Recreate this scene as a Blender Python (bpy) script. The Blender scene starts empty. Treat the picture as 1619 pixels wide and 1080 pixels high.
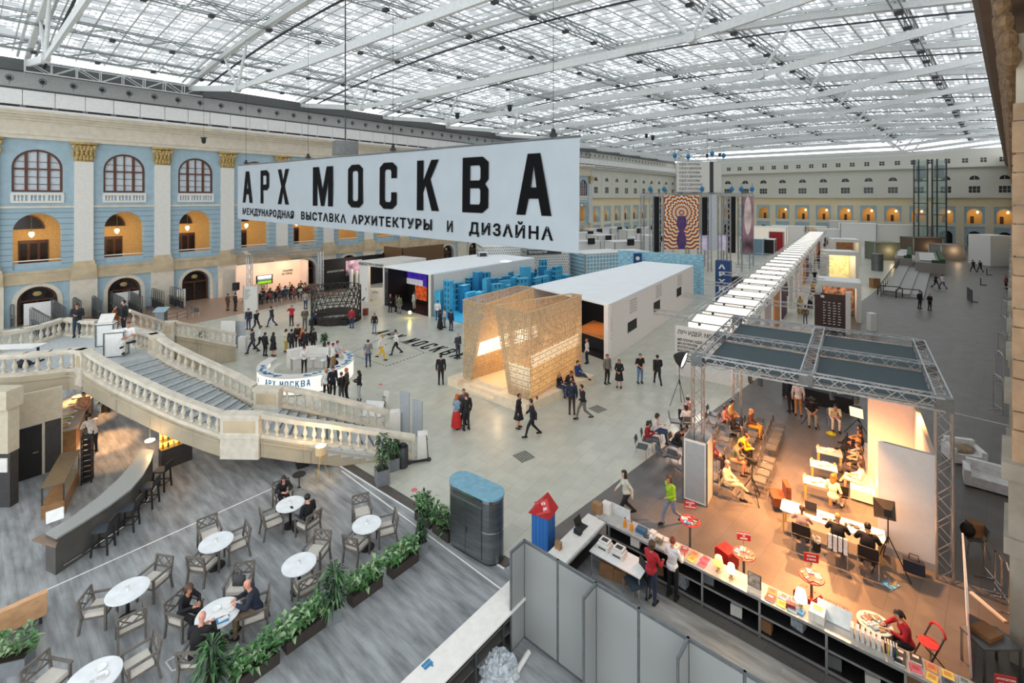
import bpy, bmesh, math, random
from mathutils import Vector, Matrix
random.seed(7)
S = bpy.context.scene
COL = S.collection
PI = math.pi
F, CU, CV, H = 750.0, 809.5, 313.0, 11.2            # focal length (px), optical axis (px), eye height (m)
cam_d = bpy.data.cameras.new('camera')
cam_d.sensor_width = 36.0
cam_d.lens = 36.0 * F / 1619.0
cam_d.shift_x = 0.0
cam_d.shift_y = -(540.0 - CV) / 1619.0
cam_d.clip_start = 0.05
cam_d.clip_end = 600
cam = bpy.data.objects.new('camera', cam_d)
cam.location = (0, 0, H)
cam.rotation_euler = (PI / 2, 0, 0)
COL.objects.link(cam)
S.camera = cam
wd = bpy.data.worlds.new('overcast_sky')
wd.use_nodes = True
S.world = wd
bg = wd.node_tree.nodes['Background']
bg.inputs[0].default_value = (0.93, 0.97, 1.0, 1)
bg.inputs[1].default_value = 2.4
S.view_settings.view_transform = 'Standard'
S.view_settings.look = 'None'
S.view_settings.exposure = -0.02
S.view_settings.gamma = 1.0
try:
 S.cycles.max_bounces = 6
 S.cycles.diffuse_bounces = 4
 S.cycles.transparent_max_bounces = 16
 S.cycles.sample_clamp_indirect = 4.0
 S.cycles.use_denoising = True
except Exception:
 pass
def W(u, v, z=0.0):
 """point at height z that stands at photo position u, v"""
 y = F * (H - z) / (v - CV)
 return Vector(((u - CU) / F * y, y, z))
def D(u, v, y):
 return Vector(((u - CU) / F * y, y, H - (v - CV) / F * y))
_mats = {}
def srgb(c):
 return tuple(((x / 255.0) / 12.92 if x / 255.0 <= 0.04045 else ((x / 255.0 + 0.055) / 1.055) ** 2.4) for x in c)
def mat(name, rgb, rough=0.6, metal=0.0, var=0.08, scale=6.0, emit=0.0, ecol=None, alpha=1.0, bump=0.0, stretch=None):
 if name in _mats:
  return _mats[name]
 m = bpy.data.materials.new(name)
 m.use_nodes = True
 nt = m.node_tree
 b = nt.nodes['Principled BSDF']
 c = srgb(rgb)
 b.inputs['Roughness'].default_value = rough
 b.inputs['Metallic'].default_value = metal
 if emit:
  b.inputs['Emission Color'].default_value = srgb(ecol or rgb) + (1,)
  b.inputs['Emission Strength'].default_value = emit
 if alpha < 1:
  b.inputs['Alpha'].default_value = alpha
 tc = nt.nodes.new('ShaderNodeTexCoord')
 nz = nt.nodes.new('ShaderNodeTexNoise')
 nz.inputs['Scale'].default_value = scale
 nz.inputs['Detail'].default_value = 3
 src = tc.outputs['Object']
 if stretch:
  mp = nt.nodes.new('ShaderNodeMapping')
  mp.inputs['Scale'].default_value = stretch
  nt.links.new(src, mp.inputs[0]); src = mp.outputs[0]
 nt.links.new(src, nz.inputs['Vector'])
 rp = nt.nodes.new('ShaderNodeValToRGB')
 lo = tuple(max(0, x * (1 - var * 1.6)) for x in c); hi = tuple(min(1, x * (1 + var * 1.6)) for x in c)
 rp.color_ramp.elements[0].position = 0.3; rp.color_ramp.elements[0].color = lo + (1,)
 rp.color_ramp.elements[1].position = 0.7; rp.color_ramp.elements[1].color = hi + (1,)
 nt.links.new(nz.outputs['Fac'], rp.inputs[0])
 nt.links.new(rp.outputs[0], b.inputs['Base Color'])
 if bump:
  bp = nt.nodes.new('ShaderNodeBump'); bp.inputs['Strength'].default_value = bump
  nt.links.new(nz.outputs['Fac'], bp.inputs['Height']); nt.links.new(bp.outputs[0], b.inputs['Normal'])
 _mats[name] = m
 return m
def brickmat(name, c1, c2, mort, bw, rh, msize, rough=0.4, rot=0.0, offs=0.5, noise=0.06, coord='Object', axes=None, streak=None):
 """tiles, planks or rusticated courses: a brick pattern with a little noise"""
 if name in _mats:
  return _mats[name]
 m = bpy.data.materials.new(name); m.use_nodes = True
 nt = m.node_tree; b = nt.nodes['Principled BSDF']; b.inputs['Roughness'].default_value = rough
 tc = nt.nodes.new('ShaderNodeTexCoord'); mp = nt.nodes.new('ShaderNodeMapping')
 mp.inputs['Rotation'].default_value = axes if axes else (0, 0, rot)
 br = nt.nodes.new('ShaderNodeTexBrick')
 br.offset = offs
 br.inputs['Scale'].default_value = 1.0
 br.inputs['Brick Width'].default_value = bw; br.inputs['Row Height'].default_value = rh
 br.inputs['Mortar Size'].default_value = msize; br.inputs['Mortar Smooth'].default_value = 0.2
 br.inputs['Color1'].default_value = srgb(c1) + (1,); br.inputs['Color2'].default_value = srgb(c2) + (1,)
 br.inputs['Mortar'].default_value = srgb(mort) + (1,)
 nz = nt.nodes.new('ShaderNodeTexNoise'); nz.inputs['Scale'].default_value = 1.3; nz.inputs['Detail'].default_value = 5
 mx = nt.nodes.new('ShaderNodeMixRGB'); mx.blend_type = 'MULTIPLY'; mx.inputs[0].default_value = 1.0
 rp = nt.nodes.new('ShaderNodeValToRGB')
 rp.color_ramp.elements[0].position = 0.3; rp.color_ramp.elements[0].color = (1 - 3 * noise,) * 3 + (1,)
 rp.color_ramp.elements[1].position = 0.7; rp.color_ramp.elements[1].color = (1, 1, 1, 1)
 L = nt.links.new
 L(tc.outputs[coord], mp.inputs[0]); L(mp.outputs[0], br.inputs['Vector'])
 if streak:
  m2 = nt.nodes.new('ShaderNodeMapping'); m2.inputs['Scale'].default_value = streak; L(mp.outputs[0], m2.inputs[0]); L(m2.outputs[0], nz.inputs['Vector'])
 else: L(tc.outputs[coord], nz.inputs['Vector'])
 L(nz.outputs['Fac'], rp.inputs[0]); L(br.outputs['Color'], mx.inputs[1]); L(rp.outputs[0], mx.inputs[2])
 L(mx.outputs[0], b.inputs['Base Color'])
 _mats[name] = m
 return m
class MB:
 """collects shapes and links them as ONE mesh object"""
 def __init__(s, T=None):
  s.v = []; s.f = []; s.mi = []; s.mats = []; s.cur = 0; s.T = T
 def use(s, m):
  if m not in s.mats: s.mats.append(m)
  s.cur = s.mats.index(m); return s
 def add(s, vs, fs):
  n = len(s.v)
  if s.T is not None: vs = [s.T @ Vector(p) for p in vs]
  s.v += [tuple(p) for p in vs]
  s.f += [tuple(i + n for i in f) for f in fs]
  s.mi += [s.cur] * len(fs)
  return s
 def box(s, x0, y0, z0, x1, y1, z1):
  if x0 > x1: x0, x1 = x1, x0
  if y0 > y1: y0, y1 = y1, y0
  if z0 > z1: z0, z1 = z1, z0
  return s.add([(x0,y0,z0),(x1,y0,z0),(x1,y1,z0),(x0,y1,z0),(x0,y0,z1),(x1,y0,z1),(x1,y1,z1),(x0,y1,z1)],
    [(0,3,2,1),(4,5,6,7),(0,1,5,4),(1,2,6,5),(2,3,7,6),(3,0,4,7)])
 def cb(s, cx, cy, z0, sx, sy, sz, rz=0.0):
  c, k = math.cos(rz), math.sin(rz); vs = []
  for z in (z0, z0 + sz):
   for x, y in ((-sx/2,-sy/2),(sx/2,-sy/2),(sx/2,sy/2),(-sx/2,sy/2)):
    vs.append((cx + x*c - y*k, cy + x*k + y*c, z))
  return s.add(vs, [(0,3,2,1),(4,5,6,7),(0,1,5,4),(1,2,6,5),(2,3,7,6),(3,0,4,7)])
 def bar(s, p, q, w, h=None, up=(0,0,1)):
  """rectangular bar from p to q, w wide and h high"""
  h = h or w; p = Vector(p); q = Vector(q); d = (q - p)
  if d.length < 1e-6: return s
  d.normalize(); u = Vector(up)
  if abs(d.dot(u)) > 0.98: u = Vector((1,0,0))
  a = d.cross(u).normalized(); b = a.cross(d).normalized(); vs = []
  for e in (p, q):
   for i, j in ((-1,-1),(1,-1),(1,1),(-1,1)): vs.append(e + a*(i*w/2) + b*(j*h/2))
  return s.add(vs, [(0,3,2,1),(4,5,6,7),(0,1,5,4),(1,2,6,5),(2,3,7,6),(3,0,4,7)])
 def tube(s, pts, r, n=6, closed=False):
  pts = [Vector(p) for p in pts]; m = len(pts)
  rs = r if isinstance(r, (list, tuple)) else [r] * m
  vs = []; fs = []; prev = None
  for i, p in enumerate(pts):
   if closed: d = pts[(i+1) % m] - pts[i-1]
   else: d = (pts[min(i+1, m-1)] - pts[max(i-1, 0)])
   if d.length < 1e-9: d = Vector((0,0,1))
   d.normalize()
   if prev is None:
    u = Vector((0,0,1)) if abs(d.z) < 0.9 else Vector((1,0,0))
    a = d.cross(u).normalized()
   else:
    a = (prev - d * prev.dot(d))
    a = a.normalized() if a.length > 1e-6 else d.orthogonal().normalized()
   prev = a; b = d.cross(a)
   for k in range(n):
    t = 2*PI*k/n; vs.append(p + (a*math.cos(t) + b*math.sin(t)) * rs[i])
  for i in range(m if closed else m-1):
   j = (i+1) % m
   for k in range(n):
    fs.append((i*n+k, i*n+(k+1)%n, j*n+(k+1)%n, j*n+k))
  if not closed:
   fs.append(tuple(range(n-1, -1, -1))); fs.append(tuple((m-1)*n + k for k in range(n)))
  return s.add(vs, fs)
 def cyl(s, x, y, z0, z1, r, r2=None, n=16):
  return s.tube([(x,y,z0),(x,y,z1)], [r, r if r2 is None else r2], n)
 def lathe(s, prof, n=16, c=(0,0,0)):
  vs = []; fs = []; m = len(prof)
  for r, z in prof:
   for k in range(n):
    t = 2*PI*k/n; vs.append((c[0]+r*math.cos(t), c[1]+r*math.sin(t), c[2]+z))
  for i in range(m-1):
   for k in range(n): fs.append((i*n+k, i*n+(k+1)%n, (i+1)*n+(k+1)%n, (i+1)*n+k))
  fs.append(tuple(range(n-1,-1,-1))); fs.append(tuple((m-1)*n+k for k in range(n)))
  return s.add(vs, fs)
 def prism(s, poly, z0, z1):
  n = len(poly)
  a = sum(poly[i][0]*poly[(i+1)%n][1]-poly[(i+1)%n][0]*poly[i][1] for i in range(n))
  if a < 0: poly = list(poly)[::-1]
  vs = [(p[0],p[1],z0) for p in poly] + [(p[0],p[1],z1) for p in poly]
  return s.add(vs, [tuple(range(n-1,-1,-1)), tuple(range(n,2*n))] + [(i,(i+1)%n,n+(i+1)%n,n+i) for i in range(n)])
 def ext(s, poly, o, ex, ey, ez, d):
  """polygon (2-D in ex, ey from o) extruded by d along ez"""
  o = Vector(o); ex = Vector(ex); ey = Vector(ey); ez = Vector(ez); n = len(poly)
  vs = [o + ex*p[0] + ey*p[1] for p in poly] + [o + ex*p[0] + ey*p[1] + ez*d for p in poly]
  return s.add(vs, [tuple(range(n-1,-1,-1)), tuple(range(n,2*n))] + [(i,(i+1)%n,n+(i+1)%n,n+i) for i in range(n)])
 def quad(s, a, b, c, d):
  return s.add([a,b,c,d], [(0,1,2,3)])
 def slab(s, a, b, c, d, t):
  """a quad a b c d given thickness t along its normal"""
  a, b, c, d = Vector(a), Vector(b), Vector(c), Vector(d)
  n = (b-a).cross(d-a).normalized() * t
  return s.add([a,b,c,d,a+n,b+n,c+n,d+n], [(0,3,2,1),(4,5,6,7),(0,1,5,4),(1,2,6,5),(2,3,7,6),(3,0,4,7)])
 def ell(s, c, rx, ry, rz, n=12, m=8, R=None):
  vs = []; fs = []; c = Vector(c)
  for i in range(m+1):
   ph = PI*i/m
   for k in range(n):
    t = 2*PI*k/n; p = Vector((rx*math.sin(ph)*math.cos(t), ry*math.sin(ph)*math.sin(t), rz*math.cos(ph)))
    if R is not None: p = R @ p
    vs.append(c + p)
  for i in range(m):
   for k in range(n): fs.append((i*n+k, (i+1)*n+k, (i+1)*n+(k+1)%n, i*n+(k+1)%n))
  return s.add(vs, fs)
 def mesh(s, name, m=None, smooth=False):
  me = bpy.data.meshes.new(name); me.from_pydata(s.v, [], s.f)
  ms = s.mats or [m]
  for x in ms: me.materials.append(x)
  if len(ms) > 1:
   me.polygons.foreach_set('material_index', s.mi)
  if smooth: me.polygons.foreach_set('use_smooth', [True]*len(me.polygons))
  me.update()
  return me
 def build(s, name, m=None, parent=None, smooth=False, **kw):
  o = bpy.data.objects.new(name, s.mesh(name, m, smooth)); COL.objects.link(o)
  if parent is not None: o.parent = parent
  if kw: tag(o, **kw)
  return o
def tag(o, label=None, cat=None, group=None, kind=None):
 if label: o['label'] = label
 if cat: o['category'] = cat
 if group: o['group'] = group
 if kind: o['kind'] = kind
 return o
def E(name, loc, rz=0.0, label=None, cat=None, group=None, kind=None):
 o = bpy.data.objects.new(name, None); COL.objects.link(o)
 o.empty_display_size = 0.1; o.location = loc; o.rotation_euler = (0, 0, rz)
 return tag(o, label, cat, group, kind)
KIDS = {}
def kids(o):
 return [c for c in o.children]
def dup(root, loc=None, rz=None, label=None, group=None, rot=None, scale=None, name=None):
 r = root.copy(); COL.objects.link(r)
 if loc is not None: r.location = loc
 if rz is not None: r.rotation_euler = (0, 0, rz)
 if rot is not None: r.rotation_euler = rot
 if scale is not None: r.scale = scale if isinstance(scale, (tuple, list)) else (scale,)*3
 if label: r['label'] = label
 if group: r['group'] = group
 if name: r.name = name
 for ch in kids(root):
  c = ch.copy(); COL.objects.link(c); c.parent = r
  for g in kids(ch):
   d = g.copy(); COL.objects.link(d); d.parent = c
 return r
ORD = ['first','second','third','fourth','fifth','sixth','seventh','eighth','ninth','tenth','eleventh','twelfth','thirteenth','fourteenth','fifteenth','sixteenth','seventeenth','eighteenth','nineteenth','twentieth']
def nth(i):
 if i < 20: return ORD[i]
 k = i + 1
 return '%d%s' % (k, 'th' if 10 < k % 100 < 14 else {1:'st',2:'nd',3:'rd'}.get(k % 10, 'th'))
def light(kind, name, loc, energy, col=(1,.75,.45), size=0.1, target=None, spot=None, blend=0.6, parent=None):
 d = bpy.data.lights.new(name, kind); d.energy = energy; d.color = col
 if kind in ('POINT', 'SPOT'): d.shadow_soft_size = size
 if kind == 'AREA': d.size = size
 if kind == 'SPOT': d.spot_size = spot or 1.2; d.spot_blend = blend
 o = bpy.data.objects.new(name, d); COL.objects.link(o); o.location = loc
 if target is not None:
  o.rotation_euler = (Vector(target) - Vector(loc)).to_track_quat('-Z', 'Y').to_euler()
 if parent is not None: o.parent = parent
 return o
def text_mesh(body, size, ext=0.004, sx=1.0, bold=0.0, align='LEFT', spacing=1.0):
 """lettering in the built-in font, as plain mesh data (x right, y up)"""
 cu = bpy.data.curves.new('lettering', 'FONT'); cu.body = body; cu.size = size; cu.extrude = ext
 cu.align_x = align; cu.offset = bold; cu.resolution_u = 2; cu.space_character = spacing
 o = bpy.data.objects.new('lettering', cu); COL.objects.link(o)
 dg = bpy.context.evaluated_depsgraph_get(); dg.update()
 me = bpy.data.meshes.new_from_object(o.evaluated_get(dg))
 bpy.data.objects.remove(o); bpy.data.curves.remove(cu)
 vs = [(v.co.x*sx, v.co.y, v.co.z) for v in me.vertices]; fs = [tuple(p.vertices) for p in me.polygons]
 bpy.data.meshes.remove(me)
 return vs, fs
def frame_mat(o, ex, ey, ez=None):
 ex = Vector(ex).normalized(); ey = Vector(ey).normalized()
 ez = Vector(ez).normalized() if ez is not None else ex.cross(ey).normalized()
 return Matrix(((ex.x,ey.x,ez.x,o[0]),(ex.y,ey.y,ez.y,o[1]),(ex.z,ey.z,ez.z,o[2]),(0,0,0,1)))
def letters(name, body, T, size, m, parent=None, **k):
 vs, fs = text_mesh(body, size, **k)
 return MB(T).add(vs, fs).build(name, m, parent)
A1 = Vector((0.647, 0.763, 0)); A2 = Vector((-0.763, 0.647, 0))
C1 = Vector((0.586, 0.810, 0)); C2 = Vector((0.810, -0.586, 0))
UP = Vector((0, 0, 1))
def yaw(v): return math.atan2(v[1], v[0])
def ST(s, t, z=0.0): return A1*s + A2*t + UP*z
TL = 59.6; SF = 152.0
def TR(s): return -0.6 - s*0.1086
M_ = dict(
 blue=mat('blue_plaster', (160,184,196), .75, var=.05, scale=2),
 cream=mat('cream_plaster', (214,205,188), .7, var=.05, scale=2),
 white_pl=mat('white_plaster', (226,224,220), .75, var=.04),
 stone=mat('beige_stone', (190,172,142), .7, var=.14, scale=1.5, bump=.1),
 gold=mat('ochre_carving', (186,160,104), .55, var=.2, scale=9, bump=.3),
 brown=mat('dark_brown_wood', (92,52,34), .45, var=.15, scale=4),
 dark=mat('dark_panel', (30,28,28), .5, var=.2),
 black=mat('black_matte', (18,18,20), .6, var=.2),
 white=mat('white_paint', (232,232,230), .55, var=.03),
 offw=mat('off_white_panel', (222,219,213), .6, var=.03),
 steelw=mat('white_steel', (212,215,215), .45, var=.05),
 steel=mat('grey_steel', (120,124,126), .35, .7, var=.08),
 chrome=mat('chrome_tube', (210,210,212), .18, 1.0, var=.05),
 alu=mat('aluminium_truss', (190,193,196), .32, .85, var=.06),
 dgrey=mat('dark_grey_metal', (62,64,66), .5, .3, var=.1),
 ochre=mat('ochre_gallery_wall', (228,186,120), .7, var=.06),
 glass=mat('clear_glass', (180,205,200), .05, alpha=.25, var=.02),
 red=mat('red_board', (176,36,40), .5, var=.08),
)
globals().update({'M_'+k: v for k, v in M_.items()})
# ================================================================= floors
M_floor = brickmat('hall_stone_tiles', (206,205,191), (196,196,182), (176,175,162), 1.2, .6, .008, rough=.28, rot=-.944, noise=.05)
M_aisle = brickmat('aisle_stone_tiles', (110,106,101), (102,98,94), (88,86,82), 1.2, .6, .008, rough=.4, rot=-.76, noise=.08)
M_plank = brickmat('grey_wood_planks', (160,164,166), (174,177,179), (140,143,146), 2.4, .2, .004, rough=.4, rot=.703, noise=.19, streak=(.7,3.4,1))
MB().prism([(-120,-20),(120,-20),(190,190),(-40,190)], -.4, 0).build('floor', M_floor, kind='structure')
b0, b1 = W(918,804), W(1204,593); bd = (b1-b0).normalized()
q0 = b0 - bd*4.2; q1 = b0 + bd*170
MB().prism([q0[:2], q1[:2], (q1.x+70,q1.y-50), (45,-8), (6,6)], 0, .006).build('floor_aisle', M_aisle, kind='structure')
cafe_poly = [(-12.8,24.3),(-.2,14.35),(1.7,15.5),(14.5,4.6),(14,2.5),(-20,2.5),(-38,22),(-24,30)]
MB().prism(cafe_poly, 0, .012).build('floor_cafe', M_plank, kind='structure')
MB().prism([tuple(W(u,v)[:2]) for u,v in ((262,520),(330,507),(500,472),(540,463))]+[(-18,72),(-50,42)], 0, .008).build('floor_stage', mat('brown_stage_floor',(168,138,118),.4), kind='structure')
e0, e1 = Vector((-12.8,24.3,0)), Vector((-.2,14.35,0)); ed = (e1-e0).normalized(); en = Vector((ed.y,-ed.x,0))
if en.y < 0: en = -en
m = MB(); m.bar(e0+en*.18+UP*.011, e1+en*.18+UP*.011, .36, .02); m.build('trim_1', mat('dark_edge_strip',(84,78,74),.5), kind='structure')
m = MB(); m.bar(e0-en*.06+UP*.018, e1-en*.06+UP*.018, .05, .02); m.build('trim_2', M_white, kind='structure')
wl0, wl1 = W(540,745), W(800,938)
m = MB(); m.bar(wl0+UP*.015, wl1+UP*.015, .045, .01); m.build('floor_line', M_white, kind='structure', label='white line along the right side of the cafe floor', cat='line')
m = MB(); m.bar(W(24,956)+UP*.015, W(455,762)+UP*.015, .045, .01); m.build('floor_line', M_white, kind='structure', label='long white line across the cafe floor below the bar', cat='line')
# ================================================================= left wall (classical bays, then the plainer far style)
ML = Matrix(((A1.x,A2.x,0,A2.x*TL),(A1.y,A2.y,0,A2.y*TL),(0,0,1,0),(0,0,0,1)))
def arch_wall(mb, x0, x1, z0, z1, ops):
 """a wall face with openings above one another; ops = (cx, half width, sill, spring, arched, depth)"""
 ops = sorted(ops, key=lambda o: o[2]); zc = z0
 for i, (cx, hw, zb, zs, ar, dp) in enumerate(ops):
  top = zs + (hw if ar else 0)
  zt = z1 if i == len(ops)-1 else (top + ops[i+1][2]) / 2
  def q(a, b, c, d): mb.add([(p[0],0,p[1]) for p in (a,b,c,d)], [(0,1,2,3)])
  q((x0,zc),(cx-hw,zc),(cx-hw,zs),(x0,zs)); q((cx+hw,zc),(x1,zc),(x1,zs),(cx+hw,zs))
  if zb > zc: q((cx-hw,zc),(cx+hw,zc),(cx+hw,zb),(cx-hw,zb))
  q((x0,zs),(cx-hw,zs),(cx-hw,zt),(x0,zt)); q((cx+hw,zs),(x1,zs),(x1,zt),(cx+hw,zt))
  n = 14 if ar else 1
  pts = [(cx-hw*math.cos(PI*k/n), zs+(hw*math.sin(PI*k/n) if ar else 0)) for k in range(n+1)]
  for k in range(n):
   q(pts[k], pts[k+1], (pts[k+1][0],zt), (pts[k][0],zt))
  ring = [(cx-hw,zb)] + pts + [(cx+hw,zb)]
  for k in range(len(ring)):
   a, b = ring[k], ring[(k+1) % len(ring)]
   mb.add([(a[0],0,a[1]),(a[0],dp,a[1]),(b[0],dp,b[1]),(b[0],0,b[1])], [(0,1,2,3)])
  zc = zt
def arch_pts(cx, hw, zb, zs, n=14):
 return [(cx-hw,zb)] + [(cx-hw*math.cos(PI*k/n), zs+hw*math.sin(PI*k/n)) for k in range(n+1)] + [(cx+hw,zb)]
def arch_ring(mb, cx, hw, w, zb, zs, y0, y1, n=14):
 a = arch_pts(cx, hw, zb, zs, n); b = arch_pts(cx, hw+w, zb, zs, n)
 for k in range(len(a)-1):
  p = [a[k],a[k+1],b[k+1],b[k]]
  mb.add([(x,y0,z) for x,z in p]+[(x,y1,z) for x,z in p], [(0,1,2,3),(7,6,5,4),(0,4,5,1),(2,6,7,3)])
PIT = 6.1; P0 = 7.97
NB = 15
M_rust = brickmat('blue_rusticated_courses', (160,184,196), (156,181,194), (112,130,140), 40, .52, .03, rough=.75, axes=(PI/2,0,0), noise=.03)
w = MB()
def bay_wall(w, x0):
 cx = x0 + PIT/2
 w.use(M_blue); arch_wall(w, x0, x0+PIT, 0, 3.6, [(cx,1.3,.0,2.0,True,.7)])
 w.use(M_rust); arch_wall(w, x0, x0+PIT, 4.7, 10.4, [(cx,1.55,4.9,8.27,True,.9)])
 w.use(M_blue); arch_wall(w, x0, x0+PIT, 10.4, 16.4, [(cx,1.62,11.73,13.9,True,.4)])
X0 = P0 - PIT*3
for k in range(-3, NB): bay_wall(w, P0 + PIT*k)
XE = P0 + PIT*NB
o = w.build('wall_left', None, kind='structure'); o.matrix_world = ML
M_seam = mat('band_stone', (196,178,148), .7, var=.12, scale=1.1, bump=.08)
w = MB().use(M_seam)
w.box(X0,-.14,3.6, XE,.5,4.5); w.box(X0,-.2,4.5,XE,.5,4.72); w.use(M_cream).box(X0,-.1,10.3,XE,.2,10.48)
w.build('trim_3', None, kind='structure').matrix_world = ML
w = MB().use(M_cream)
for y0, z0, z1 in ((-.3,16.4,16.75),(-.4,16.75,17.1),(-.28,17.1,18.0),(-.5,18.0,18.2),(-.75,18.2,18.42),(-1.15,18.42,18.62),(-1.3,18.62,18.8)):
 w.box(X0,y0,z0,XE,.6,z1)
w.build('trim_4', None, kind='structure').matrix_world = ML
w = MB().use(M_white)
w.box(X0,-1.2,18.8,SF,.5,19.0)
n = int((SF-X0)/2.03)
for i in range(n):
 x = X0 + i*2.03
 w.use(M_white).box(x+.02,-1.25,19.2,x+2.0,-1.12,20.5)
 w.use(M_dark).box(x+.2,-1.14,19.0,x+1.85,-1.1,19.2)
w.build('parapet_left', None, kind='structure', label='white panelled parapet above the cornice of the blue wall', cat='parapet').matrix_world = ML
w = MB().use(mat('grey_upper_wall',(196,198,196),.7,var=.04)); w.box(X0,.4,18.9,SF,.8,23.2); w.use(mat('dark_shade_band',(92,94,94),.6)).box(X0,-.3,22.3,SF,.4,23.3); w.box(X0,.2,20.5,SF,.4,20.9)  # top band coloured dark to stand for shade in the gap below the roof
w.build('wall_upper', None, kind='structure').matrix_world = ML
w = MB().use(M_ochre)
w.box(X0,4.2,4.7,XE,4.4,10.3); w.use(M_cream).box(X0,.9,10.2,XE,4.4,10.4); w.use(mat('gallery_floor',(150,130,105),.5)).box(X0,.5,4.5,XE,4.4,4.7)
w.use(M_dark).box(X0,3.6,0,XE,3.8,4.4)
for k in range(-3, NB+1): w.use(M_ochre).box(P0+PIT*k-.25,.95,4.7,P0+PIT*k+.25,1.5,10.2)
w.build('wall_gallery', None, kind='structure').matrix_world = ML
def pilaster_parts(root):
 m = MB().use(M_offw); m.box(-.67,-.28,5.3,.67,.0,14.6); m.build('shaft', None, root)
 m = MB().use(M_seam); m.box(-.9,-.4,3.6,.9,.1,4.7); m.box(-.86,-.42,4.7,.86,.0,4.95); m.box(-.76,-.36,4.95,.76,.0,5.3); m.build('base', None, root)
 m = MB().use(M_cream); m.box(-.95,-.34,0,.95,.0,3.6); m.build('pedestal', None, root)
 m = MB().use(M_gold)
 m.box(-.66,-.26,14.6,.66,0,16.2); m.box(-.95,-.5,16.2,.95,0,16.4)
 for r, z, y in ((5,14.95,-.32),(4,15.4,-.38),(5,15.8,-.42)):
  for i in range(r):
   x = -.62 + 1.24*(i+.5)/r
   m.ell((x,y,z),.15,.12,.24,8,5); m.ell((x,y-.1,z+.16),.13,.1,.09,8,4)
 for sx in (-1,1):
  m.ell((sx*.72,-.42,15.95),.2,.16,.2,10,6); m.ell((sx*.3,-.5,16.0),.13,.1,.14,8,5)
  m.ell((sx*.75,-.2,15.3),.1,.2,.3,8,5)
 m.build('capital', None, root, smooth=True)
pil = E('pilaster', (0,0,0), 0, kind='structure'); pilaster_parts(pil); pil.matrix_world = ML @ Matrix.Translation((P0-PIT,0,0))
for k in range(0, NB+1):
 d = dup(pil); d.matrix_world = ML @ Matrix.Translation((P0+PIT*k,0,0))
M_blind = mat('pale_window_blind', (206,216,224), .6, var=.05)
def make_window():
 r = MB().use(M_brown); arch_ring(r,0,1.46,.16,11.73,13.9,.12,.34); r.box(-1.62,.1,11.73,1.62,.34,11.9)
 for x, wd_ in ((-.72,.2),(.72,.2),(0,.09)): r.box(x-wd_/2,.14,11.8,x+wd_/2,.3,13.9+math.sqrt(max(0,1.46**2-x*x)))
 r.box(-1.5,.13,13.7,1.5,.3,13.84)
 root = r.build('window_1', None, kind='structure')
 m = MB().use(M_blind); m.ext(arch_pts(0,1.6,11.75,13.9),(0,.3,0),(1,0,0),(0,0,1),(0,1,0),.04); m.build('pane', None, root)
 m = MB().use(M_brown)
 for z in (12.4,13.05,14.4): m.box(-1.5 if z<14 else -1.3,.22,z,1.5 if z<14 else 1.3,.3,z+.04)
 m.build('glazing_bar', None, root)
 m = MB().use(M_offw); m.box(-1.68,-.16,11.45,1.68,.1,11.68); m.box(-1.68,-.14,10.75,1.68,.1,10.95); m.box(-1.68,.02,10.95,1.68,.1,11.45)
 for x in (-1.6,-.55,.55,1.6): m.box(x-.1,-.14,10.95,x+.1,.05,11.45)
 for x in (-1.3,-1.08,-.84,-.28,0,.28,.84,1.08,1.3): m.lathe([(.05,0),(.09,.12),(.05,.3),(.07,.5)],8,(x,-.05,10.95))
 m.build('window_balustrade', None, root)
 return root
win = make_window()
win.matrix_world = ML @ Matrix.Translation((P0-PIT/2,0,0))
for k in range(0, NB):
 d = dup(win); d.matrix_world = ML @ Matrix.Translation((P0+PIT*k+PIT/2,0,0)); d.name = 'window_%d' % (k+2)
def make_gallery_front():
 root = E('gallery_parapet', (0,0,0), 0, 'blue parapet with a pale handrail in a gallery arch of the blue wall', 'parapet', 'gallery parapets of the blue wall', 'structure')
 m = MB().use(M_blue); m.box(-1.55,.15,4.72,1.55,.4,5.4); m.build('parapet_wall', None, root)
 m = MB().use(M_white); m.tube([(-1.55,.2,5.62),(1.55,.2,5.62)],.05,8); m.build('handrail', None, root)
 return root
gf = make_gallery_front(); gf.matrix_world = ML @ Matrix.Translation((P0-PIT/2,0,0))
for k in range(0, NB): dup(gf).matrix_world = ML @ Matrix.Translation((P0+PIT*k+PIT/2,0,0))
M_globe = mat('warm_lamp_globe', (255,222,160), .4, emit=9, ecol=(255,214,140), var=0)
def make_gallery_lamp(i):
 root = E('gallery_lamp', (0,0,0), 0, 'warm glowing globe lamp hanging in the %s gallery arch of the blue wall' % nth(i), 'lamp', 'gallery lamps of the blue wall')
 m = MB().use(M_globe); m.lathe([(.04,-.3),(.12,-.22),(.2,-.02),(.17,.14),(.06,.2)],12); m.build('globe', None, root, True)
 m = MB().use(M_gold); m.cyl(0,0,.2,2.2,.015,n=6); m.lathe([(.08,.18),(.1,.24),(.03,.34)],10); m.lathe([(.02,-.44),(.05,-.36),(.03,-.3)],8); m.build('stem', None, root)
 return root
gl = make_gallery_lamp(0)
for k in range(-1, NB):
 g = gl if k == -1 else dup(gl, label='warm glowing globe lamp hanging in the %s gallery arch of the blue wall' % nth(k+1))
 g.matrix_world = ML @ Matrix.Translation((P0+PIT*k+PIT/2-.25,2.0,7.9))
 light('POINT','gallery_bulb', ML @ Vector((P0+PIT*k+PIT/2-.25,2.0,7.55)), 110 if k < 8 else 70, (1,.68,.36), .2)
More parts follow.
